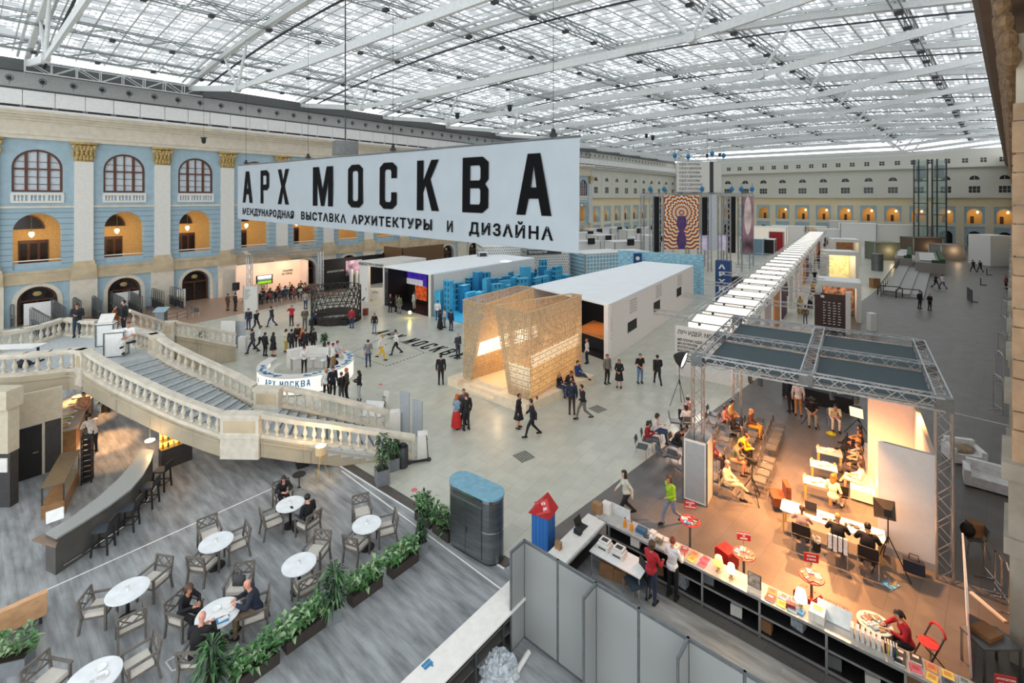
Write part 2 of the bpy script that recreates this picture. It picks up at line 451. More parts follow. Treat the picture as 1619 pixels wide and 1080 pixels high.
for k in range(-1, 5):
 cx = P0+PIT*k+PIT/2
 root = MB().use(M_brown).box(-1.0,0,0,1.0,.12,2.5).build('door_%d' % (k+2), None, kind='structure')
 m = MB().use(mat('door_glass_dark',(40,32,28),.15))
 for x in (-.68,0,.68): m.box(x-.24,-.03,.5,x+.24,.0,2.2)
 m.build('pane', None, root)
 root.matrix_world = ML @ Matrix.Translation((cx-.45+.5*(k%2),4.05,4.7))
 m = MB().use(M_brown); m.ext(arch_pts(0,1.3,0,.05)[1:-1],(0,0,0),(1,0,0),(0,0,1),(0,1,0),.1)
 lun = m.build('window_%d' % (40+k), None, kind='structure')
 m = MB().use(mat('door_glass_dark',(40,32,28),.15)); m.ext(arch_pts(0,1.14,0,.1)[1:-1],(0,-.02,0),(1,0,0),(0,0,1),(0,1,0),.02); m.build('pane',None,lun)
 lun.matrix_world = ML @ Matrix.Translation((cx-.5,4.05,8.2))
def make_door():
 root = E('door_20', (0,0,0), kind='structure')
 m = MB().use(M_cream); arch_ring(m,0,1.3,.32,0,2.0,-.06,.1); m.build('surround', None, root)
 m = MB().use(M_brown); arch_ring(m,0,1.12,.18,0,2.0,.5,.66); m.box(-1.2,.5,1.95,1.2,.66,2.1); m.box(-.05,.5,0,.05,.66,2.0); m.build('door_frame', None, root)
 m = MB().use(mat('dark_door_glass',(36,30,28),.12)); m.ext(arch_pts(0,1.28,0,2.0),(0,.62,0),(1,0,0),(0,0,1),(0,1,0),.05); m.build('pane', None, root)
 m = MB().use(M_gold); m.ell((0,.5,2.6),.3,.05,.22,10,6); m.build('door_emblem', None, root)
 return root
dr = make_door(); dr.matrix_world = ML @ Matrix.Translation((P0-PIT/2,0,0))
for k in range(0, NB):
 d = dup(dr); d.matrix_world = ML @ Matrix.Translation((P0+PIT*k+PIT/2,0,0)); d.name = 'door_%d' % (21+k)
for k in (-1, 0):
 m = MB().use(M_white); m.box(-.9,-.03,0,1.1,0,1.9); m.build('door_screen', None, kind='structure', label='plain white screen closing a ground arch behind the %s turnstiles' % ('nearer','farther')[k+1], cat='screen').matrix_world = ML @ Matrix.Translation((P0+PIT*k+PIT/2,-.1,0))
fan = E('wall_fan', (0,0,0), 0, 'round grey ventilation fan in the row along the top of the left wall', 'fan', 'fans along the top of the left wall')
m = MB().use(M_dgrey); m.tube([(0,-.02,0),(0,.02,0)],[.17,.17],14); m.ell((0,-.06,0),.08,.06,.08,8,6); m.build('rotor', None, fan)
m = MB().use(M_steel)
m.tube([(.24*math.cos(2*PI*i/16),-.1,.24*math.sin(2*PI*i/16)) for i in range(16)],.05,6,True); m.cyl(0,0,-.5,-.2,.03,n=6); m.build('casing', None, fan)
for i in range(-2, 68):
 f_ = fan if i == -2 else dup(fan)
 f_.matrix_world = ML @ Matrix.Translation((7.2+2.03*i,-.55,21.5))
w = MB().use(M_steelw)
for y in (-1.9,-1.1):
 for z in (22.0,23.0): w.bar((4,y,z),(17.2,y,z),.09)
 for i in range(8):
  x = 4+1.65*i; w.bar((x,y,22),(x,y,23),.07); w.bar((x,y,22 if i%2 else 23),(x+1.65,y,23 if i%2 else 22),.06)
w.use(M_steel).box(4,-1.9,21.98,17.2,-1.1,22.03)
w.build('maintenance_walkway', None, label='white lattice walkway hanging under the roof edge at upper left', cat='walkway').matrix_world = ML
M_farw = mat('pale_far_wall', (206,205,194), .8, var=.03)
M_fary = mat('pale_yellow_frieze', (224,208,172), .8, var=.05)
M_fpil = mat('pale_yellow_pier', (216,208,182), .8, var=.04)
M_fglass = mat('dark_far_glass', (52,54,56), .2, var=.2)
def far_bay(w, x0, pit):
 cx = x0 + pit/2
 w.use(M_blue)
 arch_wall(w, cx-pit*.35, cx+pit*.35, 4.2, 9.2, [(cx,1.28,5.3,7.4,True,.8)])
 w.use(M_blue); arch_wall(w, cx-pit*.35, cx+pit*.35, 0, 4.2, [(cx,1.2,0,2.3,True,.8)])
 w.use(M_fpil)
 for a, b in ((x0,cx-pit*.35),(cx+pit*.35,x0+pit)): w.box(a,-.2,0,b,.3,9.2)
 w.use(M_farw); w.box(cx-pit*.35,-.12,4.5,cx+pit*.35,.3,5.3)
 w.use(M_fary); w.box(x0,-.1,9.2,x0+pit,.4,11.2)
 w.use(M_farw); arch_wall(w, x0, x0+pit, 12, 18.6, [(cx,.95,12.4,13.9,False,.3),(cx,.85,15.4,15.5,True,.3)])
 w.box(x0,-.7,11.2,x0+pit,.4,12.1)
 w.box(x0,-.05,12.1,x0+.5,.1,17.6); w.box(x0,-.8,18.3,x0+pit,.4,18.7)
 w.box(x0,0,18.6,x0+pit,.4,22.6)
 w.use(M_ochre).box(x0,3,4.2,x0+pit,3.2,9.4); w.use(M_fpil).box(x0,.4,9.2,x0+pit,3.2,9.4); w.box(x0,.4,4.2,x0+pit,3.2,4.4)
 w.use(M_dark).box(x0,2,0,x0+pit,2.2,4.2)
 w.use(mat('far_door_brown',(72,46,30),.5)).box(cx-.5,2.9,5.0,cx+.1,3.0,6.9)
NF = 10; PF = 5.4; XF = XE
w = MB()
for i in range(NF): far_bay(w, XF+PF*i, PF)
w.use(M_farw).box(XF-.3,-.5,0,XF+.2,.4,18.8)
w.build('wall_left_end', None, kind='structure').matrix_world = ML
MF = Matrix(((-A2.x,A1.x,0,A1.x*SF+A2.x*TL),(-A2.y,A1.y,0,A1.y*SF+A2.y*TL),(0,0,1,0),(0,0,0,1)))
PW = 4.88; X1 = -0.6; NW_ = 17
w = MB()
for i in range(NW_): far_bay(w, X1+PW*i, PW)
w.build('wall_far', None, kind='structure').matrix_world = MF
fw1 = MB().use(M_fglass).box(-.95,.18,12.4,.95,.24,13.9).build('window_60', None, kind='structure')
m = MB().use(M_offw)
for x in (-.34,.34): m.box(x-.03,.12,12.4,x+.03,.2,13.9)
m.box(-.95,.12,13.1,.95,.2,13.14); m.build('glazing_bar', None, fw1)
fw2 = MB().use(M_fglass).ext(arch_pts(0,.85,15.4,15.5),(0,.18,0),(1,0,0),(0,0,1),(0,1,0),.05).build('window_61', None, kind='structure')
m = MB().use(M_offw); m.box(-.025,.12,15.4,.025,.2,16.3); m.build('glazing_bar', None, fw2)
fw3 = MB().use(M_fglass).box(-.5,-.03,19.4,.5,.02,20.4).build('window_62', None, kind='structure')
m = MB().use(M_offw); m.box(-.04,-.06,19.4,.04,0,20.4); m.box(-.5,-.06,19.9,.5,0,19.96); m.build('glazing_bar', None, fw3)
n = 63
first = True
for Mx, x0, pit, cnt in ((ML,XF,PF,NF),(MF,X1,PW,NW_)):
 for i in range(cnt):
  for src in (fw1, fw2):
   d = src if first else dup(src, name='window_%d' % n)
   d.matrix_world = Mx @ Matrix.Translation((x0+pit*i+pit/2,0,0)); n += 1
   if src is fw2: first = False
for i in range(26):
 d = fw3 if i == 0 else dup(fw3, name='window_%d' % n)
 d.matrix_world = MF @ Matrix.Translation((1.5+3.05*i,0,0)); n += 1
m = MB().use(M_globe).ell((0,0,0),.22,.22,.26,10,8).build('far_gallery_lamp', None, label='first of the small warm lamps in the arches of the far wall', cat='lamp', group='lamps in the far arches')
m.matrix_world = MF @ Matrix.Translation((X1+PW*6.5+.6,1.2,7.9))
for i in range(7, 16):
 d = dup(m, label='%s of the small warm lamps in the arches of the far wall' % nth(i-6)); d.matrix_world = MF @ Matrix.Translation((X1+PW*i+PW/2+.6,1.2,7.9))
 light('POINT','far_bulb', MF @ Vector((X1+PW*i+PW/2,1.3,7.4)), 40, (1,.66,.32), .2)
for i in range(0, 7): light('POINT','far_bulb', MF @ Vector((X1+PW*i+PW/2,1.3,7.4)), 30, (1,.7,.4), .2)
for i in range(NF): light('POINT','far_bulb', ML @ Vector((XF+PF*i+PF/2,1.3,7.4)), 40, (1,.7,.4), .2)
# ================================================================= right wall (seen edge-on from the gallery)
R1 = Vector((0.7254,0.6884,0)); RN = Vector((0.6884,-0.7254,0)); RO = RN*0.42
MR = Matrix(((-R1.x,RN.x,0,RO.x),(-R1.y,RN.y,0,RO.y),(0,0,1,0),(0,0,0,1)))
w = MB().use(M_cream); w.box(-170,0,0,-9,.6,18.6)
w.use(M_seam).box(-170,-.18,3.6,-9,.1,4.7)
w.build('wall_right', None, kind='structure').matrix_world = MR
M_soff = mat('brown_cornice_soffit', (136,112,96), .7, var=.1, scale=1)
w = MB().use(M_soff)
w.box(-170,-.75,17.6,-9,.4,18.3); w.box(-170,-1.25,18.3,-9,.4,18.6); w.use(mat('grey_cornice_edge',(150,140,132),.7)).box(-170,-1.45,18.6,-9,.4,20.6)
w.build('trim_5', None, kind='structure').matrix_world = MR
M_tan = mat('tan_stone_block', (188,158,128), .75, var=.12, scale=2, bump=.1)
M_greyst = mat('grey_stone', (168,164,152), .8, var=.08, scale=2)
def right_pilaster():
 root = E('pilaster', (0,0,0), 0, kind='structure')
 m = MB().use(M_cream); m.box(-.6,-.35,4.7,.6,0,15.2); m.build('shaft', None, root)
 m = MB().use(M_tan)
 for i in range(7):
  z = 4.8+i*1.25; m.box(-.75,-.42,z,.75,0,z+.75)
  m.box(-.68,-.4,z+.78,.68,0,z+1.2)
 m.build('stone_blocks', None, root)
 m = MB().use(M_greyst); m.box(-.9,-.46,0,.9,0,2.6); m.box(-.95,-.56,2.6,.95,0,3.0); m.box(-.85,-.48,3.0,.85,0,4.4); m.box(-.95,-.6,4.4,.95,0,4.8); m.build('pedestal', None, root)
 m = MB().use(mat('brown_carved_capital',(132,104,74),.6,var=.25,scale=8,bump=.3))
 for i in range(6):
  for j in range(7):
   m.ell((-.9+.36*i,-.42-.05*j,14.6+.42*j),.22,.18,.27,7,5)
 m.build('capital', None, root)
 return root
rp = right_pilaster(); rp.matrix_world = MR @ Matrix.Translation((-17.5,0,0))
for k in range(1, 24): dup(rp).matrix_world = MR @ Matrix.Translation((-17.5-6.1*k,0,0))
# ================================================================= roof
def ztop(q): return 23.3 + 2.2*(1-(2*q-1)**2)
M_roofg = bpy.data.materials.new('louvred_roof_glazing'); M_roofg.use_nodes = True
nt = M_roofg.node_tree; nt.nodes.remove(nt.nodes['Principled BSDF']); out = nt.nodes['Material Output']
tc = nt.nodes.new('ShaderNodeTexCoord'); mp = nt.nodes.new('ShaderNodeMapping'); mp.inputs['Rotation'].default_value = (0,0,0)
br = nt.nodes.new('ShaderNodeTexBrick'); br.offset = .37; br.inputs['Scale'].default_value = 1
br.inputs['Brick Width'].default_value = 1.02; br.inputs['Row Height'].default_value = .4; br.inputs['Mortar Size'].default_value = .07
br.inputs['Color1'].default_value = (0,0,0,1); br.inputs['Color2'].default_value = (1,1,1,1); br.inputs['Mortar'].default_value = (0,0,0,1)
rp_ = nt.nodes.new('ShaderNodeValToRGB'); rp_.color_ramp.interpolation = 'LINEAR'
rp_.color_ramp.elements[0].position = .47; rp_.color_ramp.elements[0].color = (0,0,0,1)
rp_.color_ramp.elements[1].position = .68; rp_.color_ramp.elements[1].color = (.95,.95,.95,1)
tr = nt.nodes.new('ShaderNodeBsdfTransparent'); tl = nt.nodes.new('ShaderNodeBsdfTranslucent'); df = nt.nodes.new('ShaderNodeBsdfDiffuse')
tr.inputs[0].default_value = (.95,.97,1,1); tl.inputs[0].default_value = (.44,.45,.46,1); df.inputs[0].default_value = (.5,.52,.53,1)
mx1 = nt.nodes.new('ShaderNodeMixShader'); mx1.inputs[0].default_value = .55; mx2 = nt.nodes.new('ShaderNodeMixShader')
L = nt.links.new
L(tc.outputs['UV'], mp.inputs[0]); L(mp.outputs[0], br.inputs['Vector']); L(br.outputs['Color'], rp_.inputs[0]); L(rp_.outputs[0], mx2.inputs[0])
L(df.outputs[0], mx1.inputs[1]); L(tl.outputs[0], mx1.inputs[2]); L(mx1.outputs[0], mx2.inputs[1]); L(tr.outputs[0], mx2.inputs[2]); L(mx2.outputs[0], out.inputs[0])
S_LO, S_HI = -20.0, 152.0
def RP(s, q, dz=0.0):
 t = TR(max(s, 0)) + (TL - TR(max(s, 0)))*q
 return ST(s, t, ztop(q)+dz)
vs = []; fs = []; uv = []; ns, nq = 40, 32
for i in range(ns+1):
 for j in range(nq+1):
  s = S_LO + (S_HI-S_LO)*i/ns; q = j/nq
  vs.append(RP(s, q, .75)); uv.append((s, q*62))
for i in range(ns):
 for j in range(nq):
  a = i*(nq+1)+j; fs.append((a, a+1, a+nq+2, a+nq+1))
me = bpy.data.meshes.new('ceiling'); me.from_pydata([tuple(v) for v in vs], [], fs); me.materials.append(M_roofg)
ul = me.uv_layers.new(name='UVMap')
for lp in me.loops: ul.data[lp.index].uv = uv[lp.vertex_index]
o = bpy.data.objects.new('ceiling', me); COL.objects.link(o); tag(o, kind='structure')
m = MB().use(M_steelw)
for i in range(int((S_HI-S_LO)/1.015)+1):
 s = S_LO + i*1.015; k_ = .11 if i%2 else .05
 for j in range(12): m.bar(RP(s,j/12,.62), RP(s,(j+1)/12,.62), k_, .05)
for j in range(1, 34):
 q = j/34
 for i in range(12):
  a = S_LO+(S_HI-S_LO)*i/12; bb = S_LO+(S_HI-S_LO)*(i+1)/12
  m.bar(RP(a,q,.64), RP(bb,q,.64), .14, .05)
m.build('ceiling_bars', None, kind='structure')
def purlin(q, wd_, label):
 m = MB().use(mat('grey_purlin_steel',(146,150,150),.5,var=.05)); st = 2.03
 for dq in (-wd_/2, wd_/2):
  for dz in (.45,-.35):
   for i in range(10):
    a = S_LO+(S_HI-S_LO)*i/10; bb = S_LO+(S_HI-S_LO)*(i+1)/10
    m.bar(RP(a,q,dz)+A2*dq, RP(bb,q,dz)+A2*dq, .09, .09)
  for i in range(int((S_HI-S_LO)/st)):
   a = S_LO+st*i
   m.bar(RP(a,q,-.35 if i%2 else .45)+A2*dq, RP(a+st,q,.45 if i%2 else -.35)+A2*dq, .06)
 m.use(M_dgrey)
 for i in range(int((S_HI-S_LO)/4.06)):
  a = S_LO+4.06*i; p = RP(a,q,-.45); m.cb(p.x,p.y,p.z-.12,.35,.5,.22,yaw(A1))
 m.build('roof_purlin', None, label=label, cat='beam', kind='structure', group='lattice purlins under the glass roof')
for i, (q, wd_) in enumerate(((.09,.5),(.25,.5),(.41,.5),(.52,1.4),(.68,.5),(.84,.5),(.94,.4))):
 purlin(q, wd_, 'long white lattice purlin under the glass roof, %s from the right wall' % nth(i))
def truss(k):
 s = 4.2 + 12.2*k
 root = E('roof_truss', ST(s,30,0), 0, 'white arched roof truss with flat tie and V struts, %s from the camera end' % nth(k+1), 'truss', 'arched trusses of the glass roof', 'structure')
 inv = Matrix.Translation(-ST(s,30,0))
 qs = [i/18 for i in range(19)]
 def chain(mb, dz, w_, h_, off=0):
  for a, b in zip(qs, qs[1:]): mb.bar(RP(s+off,a,dz), RP(s+off,b,dz), w_, h_)
 m = MB(inv).use(M_steelw); chain(m,-.05,.36,.4); m.build('chord', None, root)
 m = MB(inv).use(M_steelw); chain(m,.28,.18,.18,-.55); chain(m,.28,.18,.18,.55); m.build('side_rail', None, root)
 m = MB(inv).use(M_dgrey); chain(m,-.55,.16,.1,1.1); m.build('cable_rail', None, root)
 def TP(q, z):
  t = TR(max(s,0)) + (TL-TR(max(s,0)))*q; return ST(s,t,z)
 N = [TP(.0,22.6),TP(.22,20.8),TP(.78,20.95),TP(1,23.0)]
 m = MB(inv).use(M_steelw)
 for a, b in zip(N, N[1:]):
  m.bar(a, b, .16, .42); m.bar(a.lerp(b,.12), a.lerp(b,.88), .2, .55)
 m.build('tie_plate', None, root)
 for qn, nd in ((.22,N[1]),(.78,N[2])):
  for dq in (-.035,.05):
   tp = RP(s,qn+dq,-.3)
   m = MB(inv).use(M_steelw); m.tube([nd, nd.lerp(tp,.25), nd.lerp(tp,.7), tp],[.08,.13,.13,.08],8); m.build('strut', None, root)
  m = MB(inv).use(M_steelw); m.tube([nd-A1*.25, nd+A1*.25],[.34,.34],14); m.build('node_pin', None, root)
 m = MB(inv).use(M_steelw); m.tube([N[0]+A2*.5-A1*.2, N[0]+A2*.5+A1*.2],[.5,.5],18); m.tube([N[0]+A2*.5-A1*.3, N[0]+A2*.5+A1*.3],[.2,.2],12); m.build('end_pin', None, root)
for k in range(-1, 12): truss(k)
# ================================================================= people
SKINS = [mat('skin_light',(222,170,140),.55,var=.03), mat('skin_tan',(198,142,112),.55,var=.03), mat('skin_rosy',(214,152,128),.55,var=.03)]
HAIRS = {k: mat('hair_'+k, c, .5, var=.25, scale=30, stretch=(1,1,.2)) for k, c in
   dict(dark=(38,28,24), brown=(78,50,34), black=(22,20,20), fair=(176,132,80), ginger=(190,98,34), grey=(150,146,140), red=(120,48,32)).items()}
_cloth = {}
def cloth(rgb):
 if rgb not in _cloth:
  _cloth[rgb] = mat('cloth_%d_%d_%d' % rgb, rgb, .85, var=.14, scale=14)
 return _cloth[rgb]
M_feat = mat('eye_and_brow', (40,28,24), .4)
M_lip = mat('lip', (170,84,78), .5)
def hand_dirs(elbow, wrist):
 d = (wrist-elbow).normalized(); return d
POSE = {}
def pose(name, **k): POSE[name] = k
V3 = Vector
def stand_legs(): return dict(hip=[(-.09,0,.92),(.09,0,.92)], knee=[(-.10,.03,.5),(.11,.02,.5)], ank=[(-.11,-.02,.08),(.13,-.03,.08)])
def sit_legs(cross=False, ext=0.0):
 if cross: return dict(hip=[(-.1,0,.52),(.1,0,.52)], knee=[(-.08,.44,.56),(.07,.42,.64)], ank=[(-.1,.46,.08),(-.12,.62,.40)])
 return dict(hip=[(-.1,0,.52),(.1,0,.52)], knee=[(-.13,.44,.54),(.13,.43,.54)], ank=[(-.13,.44+ext,.08),(.14,.40+ext,.08)])
UPS = dict(pel=(0,0,.95), chest=(0,0,1.26), neck=(0,.0,1.47), head=(0,.03,1.63), sh=[(-.19,0,1.41),(.19,0,1.41)])
UPSIT = dict(pel=(0,-.02,.54), chest=(0,-.02,.84), neck=(0,.0,1.05), head=(0,.04,1.21), sh=[(-.19,0,.99),(.19,0,.99)])
pose('stand', **UPS, **stand_legs(), elb=[(-.25,-.03,1.13),(.25,-.03,1.13)], wri=[(-.25,.05,.88),(.25,.05,.88)], tilt=.1)
pose('phone', **UPS, **stand_legs(), elb=[(-.24,.0,1.14),(.24,.02,1.14)], wri=[(-.06,.26,1.16),(.08,.28,1.2)], tilt=.45)
pose('hold', **UPS, **stand_legs(), elb=[(-.25,-.02,1.14),(.25,-.02,1.14)], wri=[(-.08,.2,1.02),(.10,.2,1.05)], tilt=.2)
pose('photo', **UPS, **stand_legs(), elb=[(-.27,.16,1.3),(.27,.16,1.3)], wri=[(-.09,.26,1.52),(.09,.26,1.52)], tilt=.0)
pose('walk', pel=(0,0,.94), chest=(0,.03,1.25), neck=(0,.05,1.46), head=(0,.09,1.62), sh=[(-.19,.05,1.40),(.19,.03,1.40)],
  hip=[(-.09,0,.91),(.09,0,.91)], knee=[(-.1,.22,.53),(.1,-.03,.5)], ank=[(-.1,.33,.10),(.1,-.36,.17)], elb=[(-.25,-.12,1.16),(.25,.08,1.14)], wri=[(-.26,-.12,.92),(.24,.26,.98)], tilt=.15)
pose('stride', pel=(0,0,.94), chest=(0,.04,1.25), neck=(0,.06,1.46), head=(0,.1,1.62), sh=[(-.19,.03,1.40),(.19,.06,1.40)],
  hip=[(-.09,0,.91),(.09,0,.91)], knee=[(-.1,-.06,.5),(.1,.2,.53)], ank=[(-.1,-.42,.2),(.1,.3,.09)], elb=[(-.25,.06,1.14),(.25,-.1,1.15)], wri=[(-.1,.24,1.05),(.26,-.05,.92)], tilt=.15)
pose('bend', pel=(0,-.06,.94), chest=(0,.12,1.2), neck=(0,.27,1.36), head=(0,.36,1.48), sh=[(-.19,.22,1.31),(.19,.22,1.31)],
  hip=[(-.09,-.06,.91),(.09,-.06,.91)], knee=[(-.1,.0,.5),(.11,-.01,.5)], ank=[(-.11,-.02,.08),(.13,-.03,.08)], elb=[(-.27,.3,1.08),(.27,.3,1.08)], wri=[(-.14,.5,1.02),(.14,.5,1.02)], tilt=.5)
pose('sit', **UPSIT, **sit_legs(), elb=[(-.26,.02,.75),(.26,.02,.75)], wri=[(-.1,.26,.66),(.1,.28,.66)], tilt=.3)
pose('sitphone', **UPSIT, **sit_legs(ext=.1), elb=[(-.25,.06,.75),(.25,.06,.75)], wri=[(-.06,.3,.82),(.06,.32,.84)], tilt=.5)
pose('sitcross', pel=(0,-.02,.54), chest=(0,-.06,.84), neck=(0,-.06,1.05), head=(0,-.02,1.21), sh=[(-.19,-.06,.99),(.19,-.06,.99)], **sit_legs(True), elb=[(-.27,-.02,.75),(.26,.0,.75)], wri=[(-.12,.24,.70),(.05,.26,.72)], tilt=.2)
pose('sitlean', pel=(0,-.02,.54), chest=(0,.1,.82), neck=(0,.24,1.0), head=(0,.33,1.13), sh=[(-.19,.19,.94),(.19,.19,.94)], **sit_legs(), elb=[(-.22,.3,.68),(.22,.3,.68)], wri=[(-.05,.46,.7),(.06,.47,.7)], tilt=.4)
pose('sittable', pel=(0,-.02,.54), chest=(0,.04,.84), neck=(0,.12,1.04), head=(0,.18,1.19), sh=[(-.19,.1,.98),(.19,.1,.98)], **sit_legs(), elb=[(-.28,.2,.8),(.28,.2,.8)], wri=[(-.1,.4,.82),(.12,.42,.84)], tilt=.45)
pose('counter', **UPS, **stand_legs(), elb=[(-.24,.1,1.12),(.24,.1,1.12)], wri=[(-.1,.34,1.06),(.14,.36,1.08)], tilt=.35)
TPL = {}
def extract(vs, ns, faces, off, zlo=None):
 used = {}; nv = []; nf = []
 for f in faces:
  g = []
  for i in f:
   if i not in used:
    used[i] = len(nv); q = vs[i] + ns[i]*off
    if zlo is not None and vs[i].z < zlo+.012 and abs(vs[i].x) < .22: q.z = zlo
    nv.append(q)
   g.append(used[i])
  nf.append(tuple(g))
 return nv, nf
def mk(vs, fs, name, slots=1, mi=None):
 me = bpy.data.meshes.new(name); me.from_pydata([tuple(v) for v in vs], [], fs)
 for _ in range(slots): me.materials.append(None)
 if mi: me.polygons.foreach_set('material_index', mi)
 me.polygons.foreach_set('use_smooth', [True]*len(me.polygons)); me.update(); return me
def template(pn, female=False, vox=.024):
 key = (pn, female, vox)
 if key in TPL: return TPL[key]
 P = POSE[pn]; sp = []                      # spheres: (centre, r3, region)
 def chain(a, b, ra, rb, reg):
  a = V3(a); b = V3(b); n = max(2, int((b-a).length/(min(ra,rb)*.55)))
  for i in range(n+1):
   t = i/n; sp.append((a.lerp(b,t), (ra+(rb-ra)*t,)*3, reg))
 fw = .86 if female else 1.0
 pel, ch, nk, hd = (V3(P[k]) for k in ('pel','chest','neck','head'))
 spine = (nk-pel).normalized()
 Rs = spine.to_track_quat('Z','Y').to_matrix()
 if abs((Rs @ V3((0,1,0))).y) < .5: Rs = Matrix.Identity(3)
 sp.append((ch, (.17*fw,.112,.2), 'torso')); sp.append((ch.lerp(nk,.45), (.175*fw,.095,.11), 'torso'))
 sp.append((pel.lerp(ch,.42), (.145*fw,.1,.17), 'torso')); sp.append((pel, (.168,.12,.13), 'hips')); sp.append((pel+V3((0,-.04,-.03)),(.15,.11,.11),'hips'))
 if female: sp.append((ch+V3((0,.07,.02)),(.13,.06,.07),'torso'))
 tl = P.get('tilt',.1); Rh = Matrix.Rotation(-tl, 3, 'X')
 hb = MB(); 
 chain(nk-V3((0,.01,.06)), hd-V3((0,.02,.09)), .056*fw, .052*fw, 'neck')
 def hp(x,y,z): return hd + Rh @ V3((x,y,z))
 sp.append((hp(0,-.012,.035), (.076,.092,.085), 'head')); sp.append((hp(0,.012,-.04), (.06,.075,.085), 'head'))
 sp.append((hp(0,.098,-.02), (.014,.02,.026), 'head'))
 for sx in (-1,1): sp.append((hp(sx*.078,-.005,-.01), (.012,.022,.034), 'head'))
 for i in (0,1):
  s_ = V3(P['sh'][i]); e = V3(P['elb'][i]); w = V3(P['wri'][i])
  s_.x *= fw
  chain(V3((s_.x*.55,s_.y,s_.z+.0)), s_, .06, .062, 'torso'); chain(s_, e, .056*fw+.003, .044*fw, 'uarm'); chain(e, w, .043*fw, .03, 'farm')
  d = (w-e).normalized(); sp.append((w+d*.045, (.036,.036,.044), 'hand'))
  hpj, kn, an = V3(P['hip'][i]), V3(P['knee'][i]), V3(P['ank'][i])
  chain(hpj, kn, .09, .06, 'thigh'); chain(kn, an, .058, .038, 'calf')
  chain(an+V3((0,-.05,-.035)), an+V3((0,.15,-.045)), .042, .035, 'foot')
 b = MB()
 for c, r, reg in sp:
  b.ell(c, r[0], r[1], r[2], 10, 7, Rs if reg in ('torso',) else (Rh if reg == 'head' else None))
 o = bpy.data.objects.new('tmp', b.mesh('tmp')); COL.objects.link(o)
 md = o.modifiers.new('r','REMESH'); md.mode = 'VOXEL'; md.voxel_size = vox
 sm = o.modifiers.new('s','SMOOTH'); sm.iterations = 3; sm.factor = .5
 dg = bpy.context.evaluated_depsgraph_get(); dg.update()
 me = bpy.data.meshes.new_from_object(o.evaluated_get(dg)); old = o.data; bpy.data.objects.remove(o); bpy.data.meshes.remove(old)
 vs = [v.co.copy() for v in me.vertices]; ns = [v.normal.copy() for v in me.vertices]; fs = [tuple(p.vertices) for p in me.polygons]
 bpy.data.meshes.remove(me)
 def reg_of(p):
  best = None; bd_ = 1e9
  for c, r, reg in sp:
   q = p - c; d_ = math.sqrt((q.x/r[0])**2+(q.y/r[1])**2+(q.z/r[2])**2) - 1
   d_ *= min(r)
   if d_ < bd_: bd_ = d_; best = reg
  return best
 vr = [reg_of(p) for p in vs]
 fr = []
 for f in fs:
  c = {}
  for i in f: c[vr[i]] = c.get(vr[i],0)+1
  fr.append(max(c, key=c.get))
 T = {}
 hb = MB(); hb.cur = 0
 for i in (0,1):
  e = V3(P['elb'][i]); w = V3(P['wri'][i]); d = (w-e).normalized(); sx = -1 if i == 0 else 1
  side = d.cross(V3((0,0,1)));  side = side.normalized() if side.length > .1 else V3((1,0,0)); nrm = side.cross(d)
  hb.tube([w+d*.02, w+d*.05, w+d*.09], [.024,.034,.032], 8)
  for k in range(4):
   o_ = side*(.03-.02*k); ln = (.062,.072,.068,.052)[k]
   hb.tube([w+d*.07+o_, w+d*(.09+ln*.5)+o_-nrm*.008, w+d*(.09+ln)+o_*.9-nrm*.03], [.010,.009,.006], 5)
  hb.tube([w+d*.03-side*sx*.026, w+d*.065-side*sx*.05, w+d*.095-side*sx*.05-nrm*.012], [.012,.011,.007], 5)
 nb = len(vs); bv = vs + [V3(p) for p in hb.v]; bf = fs + [tuple(i+nb for i in f) for f in hb.f]; mi = [0]*len(bf)
 fb = MB()
 for sx in (-1,1):
  fb.ell(hp(sx*.03,.078,.012), .013,.01,.009, 8, 5); fb.ell(hp(sx*.03,.081,.034), .018,.008,.005, 8, 4)
 n2 = len(bv); bv = bv + [V3(p) for p in fb.v]; bf = bf + [tuple(i+n2 for i in f) for f in fb.f]; mi += [1]*len(fb.f)
 lb = MB(); lb.ell(hp(0,.081,-.062), .022,.009,.008, 8, 4)
 n3 = len(bv); bv = bv + [V3(p) for p in lb.v]; bf = bf + [tuple(i+n3 for i in f) for f in lb.f]; mi += [2]*len(lb.f)
 T['body'] = mk(bv, bf, 'body', 3, mi)
 pick = lambda regs: [f for f, r in zip(fs, fr) if r in regs]
 waist = pel.z - (.03 if 'sit' in pn else .08)
 topf = pick(('torso','uarm','farm')) + [f for f, r in zip(fs, fr) if r == 'hips' and sum(vs[i].z for i in f)/len(f) > waist and ('sit' in pn or True) and sum(vs[i].y for i in f)/len(f) < (.06 if 'sit' in pn else 9)]
 zl = None if 'sit' in pn else waist
 T['top'] = mk(*extract(vs, ns, topf, .017, zl), 'top')
 tee = [f for f in topf if fr[fs.index(f)] != 'farm'] if False else pick(('torso','uarm')) + topf[len(pick(('torso','uarm','farm'))):]
 T['tee'] = mk(*extract(vs, ns, tee, .014, zl), 'top')
 T['trousers'] = mk(*extract(vs, ns, pick(('hips','thigh','calf')), .012), 'trousers')
 T['shorts'] = mk(*extract(vs, ns, pick(('hips','thigh')), .016), 'trousers')
 T['shoes'] = mk(*extract(vs, ns, pick(('foot',)), .012), 'shoes')
 def lathe_skirt(prof, off=(0,0)):
  v = []; f = []; n = 18
  for rx, ry, z in prof:
   for k in range(n):
    t = 2*PI*k/n; wv = 1+.05*math.sin(5*t)*(1 if z < prof[0][2]-.1 else 0); v.append((rx*wv*math.cos(t)+off[0], ry*wv*math.sin(t)+off[1], z))
  for i in range(len(prof)-1):
   for k in range(n): f.append((i*n+k,(i+1)*n+k,(i+1)*n+(k+1)%n,i*n+(k+1)%n))
  return v, f
